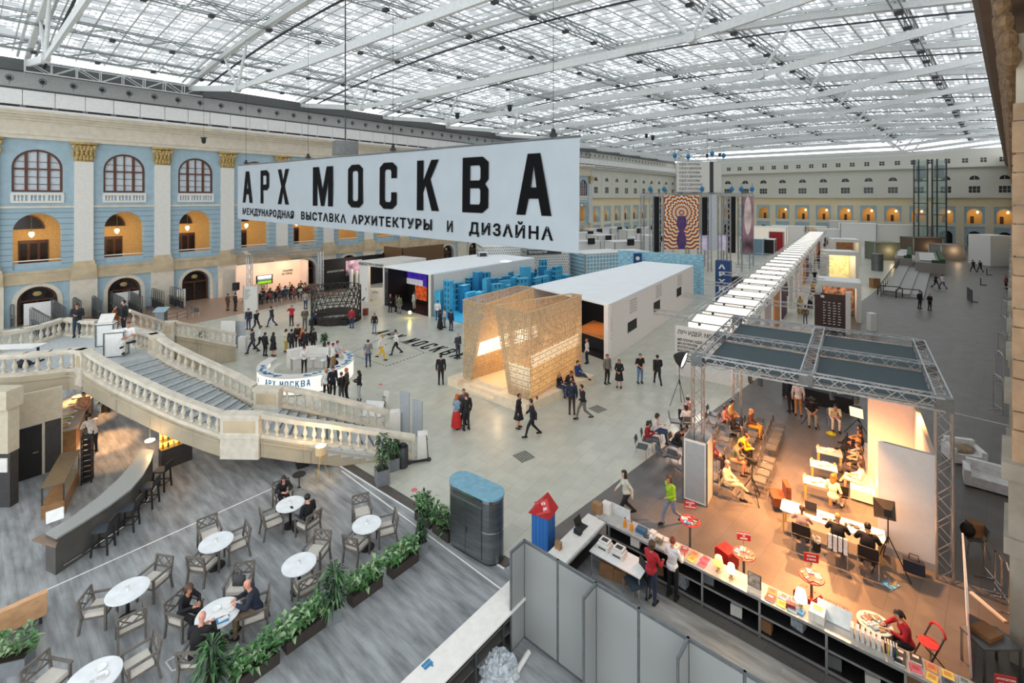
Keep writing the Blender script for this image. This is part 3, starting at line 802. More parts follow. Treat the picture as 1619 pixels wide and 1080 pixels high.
 if 'sit' not in pn:
  T['skirt'] = mk(*lathe_skirt([(.15,.12,1.04),(.2,.16,.92),(.23,.2,.7),(.26,.26,.48)]), 'skirt')
  T['longskirt'] = mk(*lathe_skirt([(.15,.12,1.04),(.2,.16,.92),(.24,.22,.6),(.28,.28,.12)]), 'skirt')
  T['coat'] = mk(*lathe_skirt([(.17,.13,1.1),(.2,.16,.95),(.22,.19,.75),(.235,.21,.58)]), 'coat_hem')
 def cap(sc, front, low, extra=()):
  b = MB(); n, m = 18, 12
  vv = []; keep = []
  for i in range(m+1):
   ph = PI*i/m
   for k in range(n):
    t = 2*PI*k/n
    p = V3((.084*sc*math.sin(ph)*math.cos(t), .1*sc*math.sin(ph)*math.sin(t)-.014, .098*sc*math.cos(ph)+.026))
    vv.append(p)
  ff = []
  for i in range(m):
   for k in range(n):
    f = (i*n+k,(i+1)*n+k,(i+1)*n+(k+1)%n,i*n+(k+1)%n)
    c = sum((vv[j] for j in f), V3((0,0,0)))/4
    if c.z > low and (c.y < front or c.z > .072): ff.append(f)
  b.add([hp(*p) for p in vv], ff)
  for (x,y,z,rx,ry,rz) in extra: b.ell(hp(x,y,z), rx,ry,rz, 12, 8, Rh)
  return mk([V3(p) for p in b.v], b.f, 'hair')
 T['short'] = cap(1.08,.02,-.04); T['crop'] = cap(1.03,.0,-.02)
 T['long'] = cap(1.14,.035,-.09,((0,-.055,-.1,.088,.045,.17),(-.07,-.01,-.09,.025,.05,.12),(.07,-.01,-.09,.025,.05,.12)))
 T['bob'] = cap(1.2,.03,-.1,((0,-.04,-.05,.092,.06,.09),))
 T['bun'] = cap(1.07,.02,-.05,((0,-.1,.07,.04,.04,.04),))
 T['tail'] = cap(1.08,.02,-.05,((0,-.11,-.04,.03,.03,.12),))
 T['jacket'] = mk(*extract(vs, ns, topf, .024, zl), 'jacket')
 TPL[key] = T
 return T
def setm(o, *ms):
 for i, m in enumerate(ms):
  o.material_slots[i].link = 'OBJECT'; o.material_slots[i].material = m
NP = [0]
def part(name, me, m, parent):
 o = bpy.data.objects.new(name, me); COL.objects.link(o); o.parent = parent
 setm(o, *(m if isinstance(m, (list, tuple)) else (m,)))
 return o
def person(label, loc, face, p='stand', top=(40,40,44), bot=(50,60,80), shoes=(30,28,28), hair='short', hc='dark', female=False, kind='top', legs='trousers', h=None, skin=None, group=None, coat=False, vox=.024):
 """face = direction looked at, as a world angle in degrees (0 = +x, 90 = away from the camera)"""
 T = template(p, female, vox)
 NP[0] += 1
 root = E('person', loc, math.radians(face-90), label, 'person', group)
 k = h if h else (1.66 if female else 1.78)/1.74
 root.scale = (k, k, k)
 sk = SKINS[skin if skin is not None else NP[0] % 3]
 part('body', T['body'], [sk, M_feat, M_lip], root)
 part({'jacket':'jacket','tee':'shirt'}.get(kind,'shirt'), T[kind], cloth(top), root)
 if coat and 'coat' in T: part('coat_hem', T['coat'], cloth(top), root)
 if legs in ('skirt','longskirt') and legs in T: part('skirt', T[legs], cloth(bot), root)
 elif legs == 'shorts': part('shorts', T['shorts'], cloth(bot), root)
 else: part('trousers', T['trousers'], cloth(bot), root)
 part('shoes', T['shoes'], cloth(shoes), root)
 if hair: part('hair', T[hair], HAIRS[hc], root)
 return root
def hold_box(root, name, c, sz, m):
 mb = MB(); mb.box(c[0]-sz[0]/2,c[1]-sz[1]/2,c[2]-sz[2]/2,c[0]+sz[0]/2,c[1]+sz[1]/2,c[2]+sz[2]/2)
 o = mb.build(name, m, root); return o
def at_root(root, name, mb, m, label, cat):
 """a carried thing, placed at the carrier"""
 o = mb.build(name, m); o.matrix_world = Matrix.LocRotScale(root.location, root.rotation_euler, root.scale); tag(o, label, cat); return o
# ================================================================= grand staircase and balustrades
LZ, PZ = 3.8, 1.7
M_bal = mat('pale_sandstone', (210,202,186), .65, var=.08, scale=3, bump=.06)
M_tread = mat('grey_stair_tread', (182,188,190), .5, var=.06)
M_nose = mat('dark_stair_nosing', (84,88,90), .6)
M_string = brickmat('sandstone_stringer_blocks', (192,180,156), (184,172,148), (160,148,126), 1.4, 3, .01, rough=.6, noise=.08)
BAL = None
def baluster_mesh(h=.62):
 m = MB(); m.box(-.075,-.075,0,.075,.075,.05); m.box(-.07,-.07,h-.05,.07,.07,h)
 m.lathe([(.05,.05),(.06,.08),(.035,.11),(.085,.2),(.095,.27),(.07,.36),(.04,.48),(.045,.54),(.06,h-.05)],10)
 return m.mesh('baluster', M_bal, True)
BAL = baluster_mesh()
def balustrade(label, runs, peds, depth, string_to=None, side=None, dens=.36):
 """runs: lists of base points (world); balusters stand on the sloping base, rail above"""
 root = E('balustrade', runs[0][0], 0, label, 'balustrade'); org = runs[0][0]; inv = Matrix.Translation(-org)
 for run in runs:
  rail = MB(inv).use(M_bal); base = MB(inv).use(M_bal); st = MB(inv).use(M_string)
  L_ = [0]
  for a, b in zip(run, run[1:]): L_.append(L_[-1]+(b-a).length)
  for i, (a, b) in enumerate(zip(run, run[1:])):
   e = (b-a).normalized()*.03
   rail.bar(a+UP*.84-e, b+UP*.84+e, .34, .12); rail.bar(a+UP*.75-e, b+UP*.75+e, .24, .1)
   base.bar(a+UP*.03-e, b+UP*.03+e, .34, .14)
   d1 = depth if not isinstance(depth, (list,tuple)) else depth[0]
   h = Vector((b.x-a.x, b.y-a.y, 0)).normalized(); nn = Vector((h.y,-h.x,0))*.15
   for off in (0,):
    za = 0 if string_to == 0 else a.z-d1; zb = 0 if string_to == 0 else b.z-d1
    A, B = a-h*.02, b+h*.02
    vs_ = [A+nn, B+nn, B-nn, A-nn]
    bot = [Vector((p.x,p.y,(za,zb,zb,za)[k])) for k, p in enumerate(vs_)]
    st.add(bot+vs_, [(0,3,2,1),(4,5,6,7),(0,1,5,4),(1,2,6,5),(2,3,7,6),(3,0,4,7)])
    st.bar(Vector((A.x,A.y,a.z-.2)), Vector((B.x,B.y,b.z-.2)), .42, .1)
  n = max(2, int(L_[-1]/dens))
  for k in range(n):
   d_ = L_[-1]*(k+.5)/n; i = 0
   while i < len(L_)-2 and L_[i+1] < d_: i += 1
   p = run[i].lerp(run[i+1], (d_-L_[i])/max(1e-6, L_[i+1]-L_[i]))
   o = bpy.data.objects.new('baluster', BAL); COL.objects.link(o); o.parent = root; o.location = p - org + UP*.09
   h = run[i+1]-run[i]; o.rotation_euler = (0,0,yaw(h))
  rail.build('handrail', None, root); base.build('plinth', None, root); st.build('stringer', None, root)
 for a, b, z0 in peds:
  h = Vector((b.x-a.x,b.y-a.y,0)); ln = h.length; c = (a+b)/2 - org; r = yaw(h)
  m = MB().use(M_bal); m.cb(c.x,c.y,z0-org.z,ln,.42,a.z-z0+.8,r); m.cb(c.x,c.y,a.z-org.z+.78,ln+.1,.5,.12,r); m.cb(c.x,c.y,a.z-org.z-.02,ln+.08,.5,.14,r)
  m.use(M_seam); m.cb(c.x,c.y,a.z-org.z+.2,ln-.25,.44,.48,r)
  m.build('pedestal', None, root)
 return root
nearA = [W(-60,599,LZ),W(-25,596,LZ),W(0,594,LZ),W(40,592,LZ),W(80,588,LZ),W(112,584,LZ),W(134,585,LZ)]
nearB = [W(138,587,LZ),W(160,601,3.55),W(190,618,3.25),W(225,635,2.9),W(258,651,2.57),W(290,665,2.25),W(322,677,1.95),W(351,687,PZ)]
nearC = [W(415,688,PZ),W(470,697,1.28),W(525,703,.9),W(580,711,.48),W(655,722,.05)]
balustrade('sandstone balustrade of the big staircase on the cafe side', [nearA, nearB, nearC], [(W(353,688,PZ),W(413,689,PZ),.85),(W(128,584,LZ),W(138,587,LZ),3.2)], .8)
farA = [W(207,546,LZ),W(226,551,LZ),W(245,558,LZ)]
farB = [W(250,560,LZ),W(270,573,3.5),W(300,588,3.1),W(340,606,2.55),W(372,621,2.1),W(402,638,PZ)]
farC = [W(447,641,PZ),W(490,649,1.3),W(535,659,.85),W(580,670,.38),W(612,679,.03)]
balustrade('sandstone balustrade of the big staircase on the hall side', [farA, farB, farC], [(W(405,643,PZ),W(444,644,PZ),0.0),(W(243,556,LZ),W(251,561,LZ),3.0)], .7)
backA = [W(-40,566,LZ),W(0,555,LZ),W(35,548,LZ),W(65,541,LZ),W(88,533,LZ),W(98,529,LZ)]
balustrade('sandstone balustrade along the back left of the landing', [backA], [], .5)
balustrade('short sandstone balustrade behind the man in the yellow shirt', [[W(102,529,LZ),W(128,532,LZ),W(153,533,LZ)]], [], .5)
cA = [W(206,513,3.7),W(225,520,3.3),W(257,530,2.6)]; cB = [W(279,530,2.5),W(325,538,1.75),W(372,547,1.0)]
balustrade('sandstone balustrade of the far staircase beyond the landing', [cA, cB], [(W(259,531,2.5),W(277,530,2.5),0)], .6, string_to=0)
stair = E('staircase', W(300,650,2), 0, 'broad grey staircase descending between two sandstone balustrades', 'staircase', kind='structure')
inv = Matrix.Translation(-W(300,650,2))
def flight(n0, f0, n1, f1, z0, z1, n):
 for i in range(n):
  z = z0 + (z1-z0)*(i+1)/n
  t0, t1 = i/n, (i+1)/n
  a, b, c, d = n0.lerp(n1,t0), f0.lerp(f1,t0), f0.lerp(f1,t1), n0.lerp(n1,t1)
  m = MB(inv).use(M_tread); m.prism([a[:2],b[:2],c[:2],d[:2]], z-.32, z)
  e = (d-a); e.z = 0; e = e.normalized()*.085
  m.use(M_nose).prism([(d-e)[:2],(c-e)[:2],c[:2],d[:2]], z, z+.006)
  m.build('stair_step', None, stair)
flight(nearB[0], farB[0], nearB[-1], W(404,645,PZ), LZ, PZ, 14)
flight(W(413,690,PZ), W(445,645,PZ), W(655,722,0), W(615,680,0), PZ, 0, 12)
m = MB(inv).use(M_tread); m.prism([W(352,689,PZ)[:2],W(404,645,PZ)[:2],W(446,645,PZ)[:2],W(414,690,PZ)[:2]], PZ-.3, PZ+.01); m.build('stair_platform', None, stair)
m = MB().use(M_tread); m.prism([W(u,v,LZ)[:2] for u,v in ((-90,603),(0,594),(112,584),(138,587),(250,560),(226,551),(206,540),(205,514),(158,522),(153,533),(99,529),(0,555),(-60,572))], LZ-.45, LZ)
m.build('landing_floor', None, kind='structure', label='grey landing at the head of the big staircase', cat='landing')
m = MB().use(M_dark)
p = W(474,757)+Vector((-.3,.9,0)); m.cb(p.x,p.y,0,.45,.4,.9,.6)
m.build('stair_pier', None, label='dark pier under the big staircase behind the seated couple', cat='pier')
def standing_box(name, label, cat, p, sx, sy, h, rz, m_, z0=0):
 b = MB().use(m_); b.cb(0,0,0,sx,sy,h); o = b.build(name, None); o.location = (p.x,p.y,z0); o.rotation_euler = (0,0,rz); return tag(o, label, cat)
standing_box('newel_cover','white box capping the end of the hall side balustrade','cover',W(625,682),.5,.45,.98,.2,M_offw)
standing_box('newel_cover','white box capping the end of the cafe side balustrade','cover',W(668,724),.42,.42,1.08,.2,M_offw)
M_gpan = mat('grey_notice_panel',(160,166,170),.5,var=.03)
standing_box('notice_board','taller grey notice board at the foot of the big staircase','board',W(640,684),.56,.06,1.95,-.45,M_gpan)
standing_box('notice_board','shorter grey notice board behind the scooter','board',W(660,690),.56,.06,1.7,-.45,M_gpan)
for (u,v,lab,sx) in ((590,655,'white poster sheet slumped on the floor by the hall side balustrade',.9),):
 p = W(u,v); b = MB().use(M_white); b.slab((-.5,-.25,.02),(.5,-.4,.02),(.5,.35,.5),(-.45,.4,.55),.02); o = b.build('poster_sheet', None); o.location = p; tag(o, lab, 'poster')
p = W(611,648); b = MB().use(M_offw); b.cb(0,0,0,.32,.04,1.0,-.4); o = b.build('banner_stand', None); o.location = p; tag(o,'narrow white banner stand leaning by the hall side balustrade','banner')
letters('banner_lettering','АРХ',Matrix.Rotation(-.4,4,'Z')@Matrix.Translation((-.02,-.03,.15))@Matrix.Rotation(-PI/2,4,'Y')@Matrix.Rotation(PI/2,4,'X')@Matrix.Identity(4),.3,M_dark,o)
sc = E('kick_scooter', W(664,732), .3, 'black kick scooter parked against the end of the cafe side balustrade', 'scooter')
m = MB().use(M_black); m.bar((-.35,0,.09),(.3,0,.09),.13,.04); m.build('deck', None, sc)
m = MB().use(M_black); m.tube([(.34,0,.1),(.28,0,1.05)],.02); m.tube([(.28,-.22,1.05),(.28,.22,1.05)],.018); m.build('steering_column', None, sc)
for x in (-.42,.38):
 m = MB().use(M_dgrey); m.tube([(x,-.02,.09),(x,.02,.09)],[.09,.09],14); m.build('wheel', None, sc)
M_leaf = mat('glossy_leaf',(72,116,66),.35,var=.3,scale=5); M_leafd = mat('dark_leaf',(34,62,36),.4,var=.3,scale=5); M_leafp = mat('variegated_leaf',(134,162,118),.35,var=.3,scale=5)
M_pot = mat('grey_planter',(120,124,128),.5,var=.06); M_potd = mat('dark_planter',(62,54,50),.6,var=.1); M_soil = mat('potting_soil',(40,30,24),.9)
def leaf(mb, p, d, ln, wd_, droop=.3):
 d = Vector(d).normalized(); side = d.cross(UP); side = side.normalized() if side.length > .05 else Vector((1,0,0))
 q1 = p + d*ln*.45; q2 = p + d*ln - UP*droop*ln
 nrm = side.cross(d)*wd_*.25
 mb.add([p, q1+side*wd_/2+nrm, q2, q1-side*wd_/2+nrm, q1], [(0,4,1),(1,4,2),(2,4,3),(3,4,0)])
def planter_box(label, p, sx, sy, h, rz, n=90, lh=.4, ms=(None,), group=None, pot=None):
 root = E('planter', (p.x,p.y,0), rz, label, 'planter', group)
 m = MB().use(pot or M_potd); m.box(-sx/2,-sy/2,0,sx/2,sy/2,h); m.build('planter_box', None, root)
 m = MB().use(M_soil); m.box(-sx/2+.03,-sy/2+.03,h-.02,sx/2-.03,sy/2-.03,h+.01); m.build('soil', None, root)
 rnd = random.Random(hash(label) % 1000 if False else len(label)*7+int(p.x*10))
 m = MB()
 for i in range(n*2):
  m.use(ms[i % len(ms)])
  a = rnd.uniform(0,2*PI); x = rnd.uniform(-sx/2-.04,sx/2+.04); y = rnd.uniform(-sy/2-.04,sy/2+.04); z = h+rnd.uniform(.03,lh)
  leaf(m, Vector((x,y,z)), (math.cos(a),math.sin(a),rnd.uniform(.1,1.0)), rnd.uniform(.16,.3), rnd.uniform(.08,.14), rnd.uniform(.1,.5))
 m.build('leaves', None, root)
 return root
LV = (M_leaf, M_leafp, M_leaf)
rz1 = yaw(A1)
planter_box('low planter of variegated leaves beside the slender dark fir pot', W(637,898), .95,.34,.3,rz1,110,.42,LV)
planter_box('low planter of variegated leaves between the broad palm pot and the next hedge', W(577,940), .95,.34,.3,rz1,110,.42,LV)
planter_box('low planter of broad green leaves just below the potted palm', W(480,1008), 1.0,.34,.3,rz1,110,.42,LV)
planter_box('low planter of broad green leaves at the lower edge of the cafe', W(403,1068), 1.0,.34,.3,rz1,110,.42,LV)
planter_box('leafy hedge planter beside the steel kiosk, half nearer the stairs', W(674,825), .8,.4,.3,yaw(C2)-.1,110,.5,(M_leaf,M_leafd,M_leafp))
planter_box('leafy hedge planter touching the steel kiosk', W(703,846), .8,.4,.3,yaw(C2)-.1,110,.5,(M_leaf,M_leafd,M_leafp))
def tall_plant(label, p, h, w_, potm, kind, pw=.34, ph=.36, seed=1, rz=None):
 root = E('potted_palm' if kind != 'fir' else 'potted_fir', (p.x,p.y,0), rz if rz is not None else .5, label, 'plant')
 m = MB().use(potm); m.prism([(-pw/2,-pw/2),(pw/2,-pw/2),(pw/2,pw/2),(-pw/2,pw/2)],0,ph); m.build('pot', None, root)
 m = MB().use(M_soil); m.box(-pw/2+.03,-pw/2+.03,ph-.01,pw/2-.03,pw/2-.03,ph+.01); m.build('soil', None, root)
 m = MB().use(M_potd); m.cyl(0,0,ph,h*.8,.03,.02,7); m.build('stem', None, root)
 rnd = random.Random(seed); m = MB()
 for i in range(130 if kind != 'fir' else 260):
  m.use((M_leafd, M_leaf if kind == 'palm' else M_leafd)[i % 2 if i % 3 else 0])
  a = rnd.uniform(0,2*PI); z = ph+.1+(h-ph-.1)*(i/(130 if kind!='fir' else 260))
  k = 1 if kind != 'fir' else (1.1-(z-ph)/(h-ph))
  leaf(m, Vector((.03*math.cos(a),.03*math.sin(a),z)), (math.cos(a),math.sin(a),rnd.uniform(-.1,.9)), w_*k*rnd.uniform(.7,1.1)+.05, .07, rnd.uniform(.3,.8))
 m.build('leaves', None, root)
tall_plant('tall leafy palm in a grey pot between two low cafe planters', W(528,980), 1.35,.42,M_pot,'palm',seed=3)
tall_plant('tall leafy palm cut by the lower edge near the bald man', W(335,1100), 1.2,.42,M_pot,'palm',seed=4)
tall_plant('slender dark fir in a grey pot at the corner of the cafe', W(666,873), 1.25,.22,M_pot,'fir',seed=5)
tall_plant('small leafy tree in a tall grey pot at the foot of the stairs', W(604,764), 1.9,.34,M_pot,'palm',pw=.5,ph=.6,seed=6)
tall_plant('broad leafy plant in a grey pot next to the black litter bin', W(622,742), 1.1,.4,M_pot,'palm',pw=.4,ph=.5,seed=7)
tall_plant('palm behind the hall side balustrade near the white display box', W(318,563), 1.7,.55,M_potd,'palm',seed=8)
tall_plant('agave in a pot in front of the white display box', W(322,572), .9,.5,M_potd,'palm',seed=18)
tall_plant('palm standing on the landing behind the white desks', W(168,536,LZ), 1.5,.5,M_potd,'palm',seed=9)
bpy.data.objects[-1] if False else None
lb = E('litter_bin', W(637,738), 0, 'black cylindrical litter bin at the foot of the stairs', 'bin')
m = MB().use(M_dgrey); m.lathe([(.2,0),(.22,.05),(.22,.85),(.2,.86),(.18,.84),(.17,.3)],18); m.build('drum', None, lb, True)
m = MB().use(M_black); m.lathe([(.16,.84),(.14,.95),(.05,.98)],14); m.build('bin_liner', None, lb)
standing_box('notice_board','pale blank board beyond the far staircase, left one',  'board',W(361,552),1.0,.06,2.1,.1,M_offw)
standing_box('notice_board','pale blank board beyond the far staircase, right one','board',W(379,550),.9,.06,2.0,-.2,M_gpan)
standing_box('newel_cover','white post box at the end of the far staircase balustrade','cover',W(384,556),.5,.4,1.1,.1,M_offw)
dp = E('display_box', W(347,568), .3, 'white and blue display box behind the hall side balustrade', 'box')
m = MB().use(M_white); m.box(-.4,-.35,0,.4,.35,.95); m.build('box_body', None, dp)
m = MB().use(mat('blue_print',(70,150,190),.5)); m.box(-.41,-.36,.2,-.05,-.35,.6); m.build('printed_panel', None, dp)
# ================================================================= on the landing
def white_stand(label, p, sx, sy, h, rz, z0=LZ):
 root = E('registration_desk', (p.x,p.y,z0), rz, label, 'desk')
 m = MB().use(M_white); m.box(-sx/2+.03,-sy/2+.03,0.02,sx/2-.03,sy/2-.03,h-.02); m.build('panel', None, root)
 m = MB().use(M_steel)
 for x in (-1,1):
  for y in (-1,1): m.box(x*sx/2-.025*x-.025,y*sy/2-.025*y-.025,0,x*sx/2-.025*x+.025,y*sy/2-.025*y+.025,h)
 for z in (.02,h-.03):
  for y in (-1,1): m.bar((-sx/2,y*(sy/2-.025),z),(sx/2,y*(sy/2-.025),z),.04)
  for x in (-1,1): m.bar((x*(sx/2-.025),-sy/2,z),(x*(sx/2-.025),sy/2,z),.04)
 m.build('frame', None, root); m = MB().use(M_white); m.box(-sx/2,-sy/2,h,sx/2,sy/2,h+.02); m.build('desk_top', None, root); return root
white_stand('white registration desk on the landing at the head of the stairs', W(174,566,LZ)+Vector((0,.35,0)), .8,.6,1.15,.35)
white_stand('white registration desk behind the other one on the landing', W(161,549,LZ)+Vector((-.05,.35,0)), .75,.55,1.1,.35)
b = MB().use(M_offw); b.prism([(-.3,-.25),(.3,-.25),(.3,.25),(-.3,.25)],0,.05); b.slab((-.3,-.2,.05),(.3,-.2,.05),(.3,.2,.4),(-.3,.2,.4),.03); b.slab((-.3,.2,.05),(-.3,-.2,.05),(-.3,.2,.4),(-.3,.21,.4),.02)
o = b.build('leaflet_display', None); p = W(161,549,LZ)+Vector((-.05,.35,0)); o.location = (p.x,p.y,LZ+1.12); o.rotation_euler = (0,0,.35); tag(o,'white sloping leaflet display on the rear landing desk','display')
b = MB().use(M_white)
for i in range(6): b.cb(-.25+.1*i,.05*(i%3)-.05,0,.13,.18,.01+.012*i,.3*i)
o = b.build('leaflet_pile', None); p = W(174,566,LZ)+Vector((0,.35,0)); o.location = (p.x,p.y,LZ+1.17); tag(o,'scattered white leaflets on the front landing desk','leaflets'); o['kind'] = 'stuff'
tb = E('white_table', W(14,580,LZ)+Vector((0,.5,0)), .12, 'long white table on the landing at the left edge', 'table')
m = MB().use(M_white); m.box(-1.3,-.35,.72,.8,.35,.76); m.build('tabletop', None, tb)
for x in (-1.2,.7):
 m = MB().use(M_black); m.box(x-.04,-.3,0,x+.04,.3,.06); m.box(x-.03,-.04,0,x+.03,.04,.72); m.build('leg', None, tb)
b = MB().use(M_black); b.ell((0,0,.16),.35,.22,.16,12,8); b.tube([(-.15,0,.3),(0,0,.42),(.15,0,.3)],.02); o = b.build('bag', None); o.location = W(10,590,LZ)+Vector((0,.7,0)); tag(o,'black bag under the long white table on the landing','bag')
person('man in a yellow shirt and dark jacket, hand at his face, on the landing', W(122,533,LZ)+Vector((0,0,0)), -60,'phone',(34,38,44),(44,58,76),hair='short',hc='dark',kind='jacket')
person('woman in a long rust brown coat standing on the landing', W(181,531,LZ), 30,'hold',(128,76,36),(110,66,34),hair='short',hc='black',coat=True,female=True)
person('man in a dark jacket over a white t-shirt on the landing', W(196,526,LZ), -120,'stand',(34,34,40),(40,44,54),hair='short',hc='black',kind='jacket')
person('man in a white t-shirt perched on a stool by the landing desk', W(197,563,LZ)+Vector((0,.2,.18)), -80,'sitcross',(232,232,232),(206,204,196),hair='crop',hc='brown',kind='tee')
st_ = E('stool', W(200,563,LZ)+Vector((0,.25,0)), 0, 'small black stool on the landing under the man in white', 'stool')
m = MB().use(M_black); m.cyl(0,0,.56,.62,.2,n=14); m.build('seat', None, st_)
for i in range(4):
 m = MB().use(M_chrome); a = PI/4+i*PI/2; m.tube([(.12*math.cos(a),.12*math.sin(a),.56),(.22*math.cos(a),.22*math.sin(a),0)],.012); m.build('leg', None, st_)
# ================================================================= turnstile gates beside the left wall
def gate(label, p, L_, rz, h=2.0):
 root = E('turnstile_gate', (p.x,p.y,0), rz, label, 'gate', None)
 m = MB().use(M_steel)
 for i in range(int(L_/.55)+1):
  x = i*.55; m.tube([(x,-.1,0),(x,-.1,h-.1),(x,-.05,h),(x,.05,h),(x,.1,h-.1),(x,.1,0)],.035,6)
 m.build('hoops', None, root)
 m = MB().use(M_steel); m.bar((0,0,.95),(L_,0,1.05),.18,.1); m.build('top_rail', None, root)
 m = MB().use(M_dgrey); m.bar((0,0,.5),(L_,0,.5),.04,.7); m.build('screen', None, root)
 return root
gts = [(18,520,26,508),(50,524,85,547),(82,507,102,524),(112,500,128,512),(140,494,168,520),(168,490,205,512),(196,487,225,503),(225,480,262,495),(255,478,290,490)]
for i, (u0,v0,u1,v1) in enumerate(gts):
 a, b_ = W(u0,v0), W(u1,v1); gate('grey hooped turnstile lane by the blue wall, %s from the left' % nth(i), a, min(6.2,max(3,(b_-a).length)), yaw(b_-a) if (b_-a).length > .6 else 0.4)
pd = E('podium', W(255,520), .2, 'grey steel podium with sloping top by the far staircase', 'podium')
m = MB().use(M_steel); m.box(-.35,-.3,0,.35,.3,1.5); m.build('podium_body', None, pd)
m = MB().use(mat('podium_blue_top',(150,176,190),.3)); m.slab((-.5,-.4,1.5),(.5,-.4,1.5),(.5,.4,1.75),(-.5,.4,1.75),.05); m.build('podium_top', None, pd)
rl = E('guard_rail', W(262,515), 0, 'long curved steel guard rail ending by the information stand', 'rail')
inv2 = Matrix.Translation(-W(262,515)); pts = [W(262,515),W(280,511),W(296,505),W(304,497),W(302,490)]
m = MB(inv2).use(M_steel)
for z in (.3,.6,.95): m.tube([p+UP*z for p in pts],.035)
m.build('rail_tube', None, rl)
for p in pts:
 m = MB(inv2).use(M_steel); m.tube([p, p+UP*.95],.03); m.build('post', None, rl)
ib = E('ticket_machine', W(286,484), .6, 'pale ticket machine with a yellow sticker by the blue wall', 'machine')
m = MB().use(M_offw); m.box(-.4,-.35,0,.4,.35,1.7); m.build('cabinet_body', None, ib)
m = MB().use(mat('yellow_sticker',(226,200,60),.5)); m.box(-.15,-.37,.8,.15,-.35,1.1); m.build('sticker', None, ib)
# ================================================================= cafe
M_marble = mat('white_marble',(226,230,232),.25,var=.05,scale=4)
M_cwood = mat('grey_brown_chair_wood',(104,98,92),.5,var=.12,scale=10)
M_cush = mat('oatmeal_cushion',(206,200,190),.85,var=.04)
def armchair():
 r = E('armchair', (0,0,0), 0, 'x', 'chair', 'cafe armchairs')     # faces +y
 m = MB().use(M_cush); m.box(-.25,-.2,.40,.25,.26,.49); m.box(-.235,-.19,.49,.235,.25,.5); m.build('cushion', None, r)
 m = MB().use(M_cwood); m.box(-.28,-.26,.36,.28,.28,.40); m.build('seat_frame', None, r)
 for x in (-1,1):
  m = MB().use(M_cwood); m.bar((x*.27,.27,0),(x*.27,.27,.66),.05); m.build('leg', None, r)
  m = MB().use(M_cwood); m.bar((x*.27,-.32,0),(x*.27,-.25,.42),.05); m.build('leg', None, r)
  m = MB().use(M_cwood); m.bar((x*.28,-.27,.66),(x*.28,.32,.66),.06,.035); m.build('arm', None, r)
 m = MB().use(M_cwood)
 for x in (-.27,.27): m.bar((x,-.25,.40),(x,-.33,.88),.05)
 def bp(x, z): return (x, -.25-.08*(z-.4)/.48, z)
 m.bar(bp(-.27,.86),bp(.27,.86),.04,.05); m.bar(bp(-.27,.6),bp(.27,.6),.03,.04); m.bar(bp(-.09,.6),bp(-.09,.86),.02) if False else None
 c = bp(0,.73)
 for p, q in (((0,.86),(-.16,.73)),((-.16,.73),(0,.6)),((0,.6),(.16,.73)),((.16,.73),(0,.86)),((-.27,.86),(-.16,.73)),((-.27,.6),(-.16,.73)),((.27,.86),(.16,.73)),((.27,.6),(.16,.73))):
  m.bar(bp(*p), bp(*q), .022, .03)
 m.build('backrest', None, r)
 return r
AC = [None]
def cafe_chair(u, v, aim, label, off=None):
 p = W(u, v, .45); p = Vector((p.x, p.y, .012))
 if AC[0] is None: AC[0] = armchair(); c = AC[0]; c['label'] = label
 else: c = dup(AC[0], label=label)
 d = aim - p; c.location = p; c.rotation_euler = (0,0,math.atan2(d.y,d.x)-PI/2)
 return p, math.degrees(math.atan2(d.y,d.x))
def cafe_table(u, v, r_, label, n):
 p = W(u, v, .75); root = E('cafe_table', (p.x,p.y,.012), 0, label, 'table')
 m = MB().use(M_marble); m.lathe([(r_-.02,.71),(r_,.72),(r_,.745),(r_-.01,.75)],36); m.build('tabletop', None, root)
 m = MB().use(M_black); m.lathe([(.24,0),(.24,.02),(.05,.05),(.04,.69),(.12,.71)],16); m.build('pedestal', None, root)
 return Vector((p.x,p.y,0))
M_cupw = mat('white_porcelain',(236,236,234),.25,var=.02)
def cup_at(p, label, h=.09):
 m = MB().use(M_cupw); m.lathe([(.03,0),(.045,h),(.04,h),(.028,.01)],12); m.use(mat('napkin_paper',(222,220,214),.8))
 for i in range(4): m.add([Vector((.02*math.cos(i*1.6),.02*math.sin(i*1.6),.03)),Vector((.05*math.cos(i*1.6),.05*math.sin(i*1.6),h+.05)),Vector((.05*math.cos(i*1.6+.8),.05*math.sin(i*1.6+.8),h+.05))],[(0,1,2)])
 o = m.build('napkin_cup', None); o.location = p; tag(o, label, 'cup'); return o
tabs = [(202,934,.48,'round marble cafe table with three empty chairs near the end of the bar'),
  (342,857,.46,'round marble cafe table just below the bar stools'),
  (459,797,.45,'round marble cafe table of the couple in black'),
  (580,829,.45,'round marble cafe table nearest the floor edge and the fir'),
  (473,892,.46,'round marble cafe table beside the potted palm'),
  (345,970,.5,'round marble cafe table crowded with plates and papers'),
  (148,1072,.5,'round marble cafe table with two plates cut by the lower edge')]
TP_ = [cafe_table(*t, i) for i, t in enumerate(tabs)]
nm = ['the table below the bar end','the table below the stools','the table of the couple','the table nearest the fir','the table by the palm','the crowded table','the lowest table']
chs = [(0,157,960,'left side of'),(0,207,984,'near side of'),(0,244,916,'far right side of'),(1,331,846,'far side of'),(1,374,858,'right side of'),(1,322,892,'near left side of'),
  (2,430,823,'left side of'),(2,487,826,'near right side of'),(2,447,785,'far left side of'),(3,572,810,'far side of'),(3,611,835,'right side of'),(3,564,860,'near left side of'),
  (4,501,872,'far right side of'),(4,483,926,'near side of'),(5,378,927,'far side of'),(5,291,972,'left side of'),(5,404,968,'right side of'),(5,312,1040,'near side of'),
  (6,222,1048,'right side of'),(6,74,1078,'left side of')]
CH = {}
extra = {(5,378):' holding a grey bag',(2,487):' with the seated man in black',(2,447):' with the seated woman in black'}
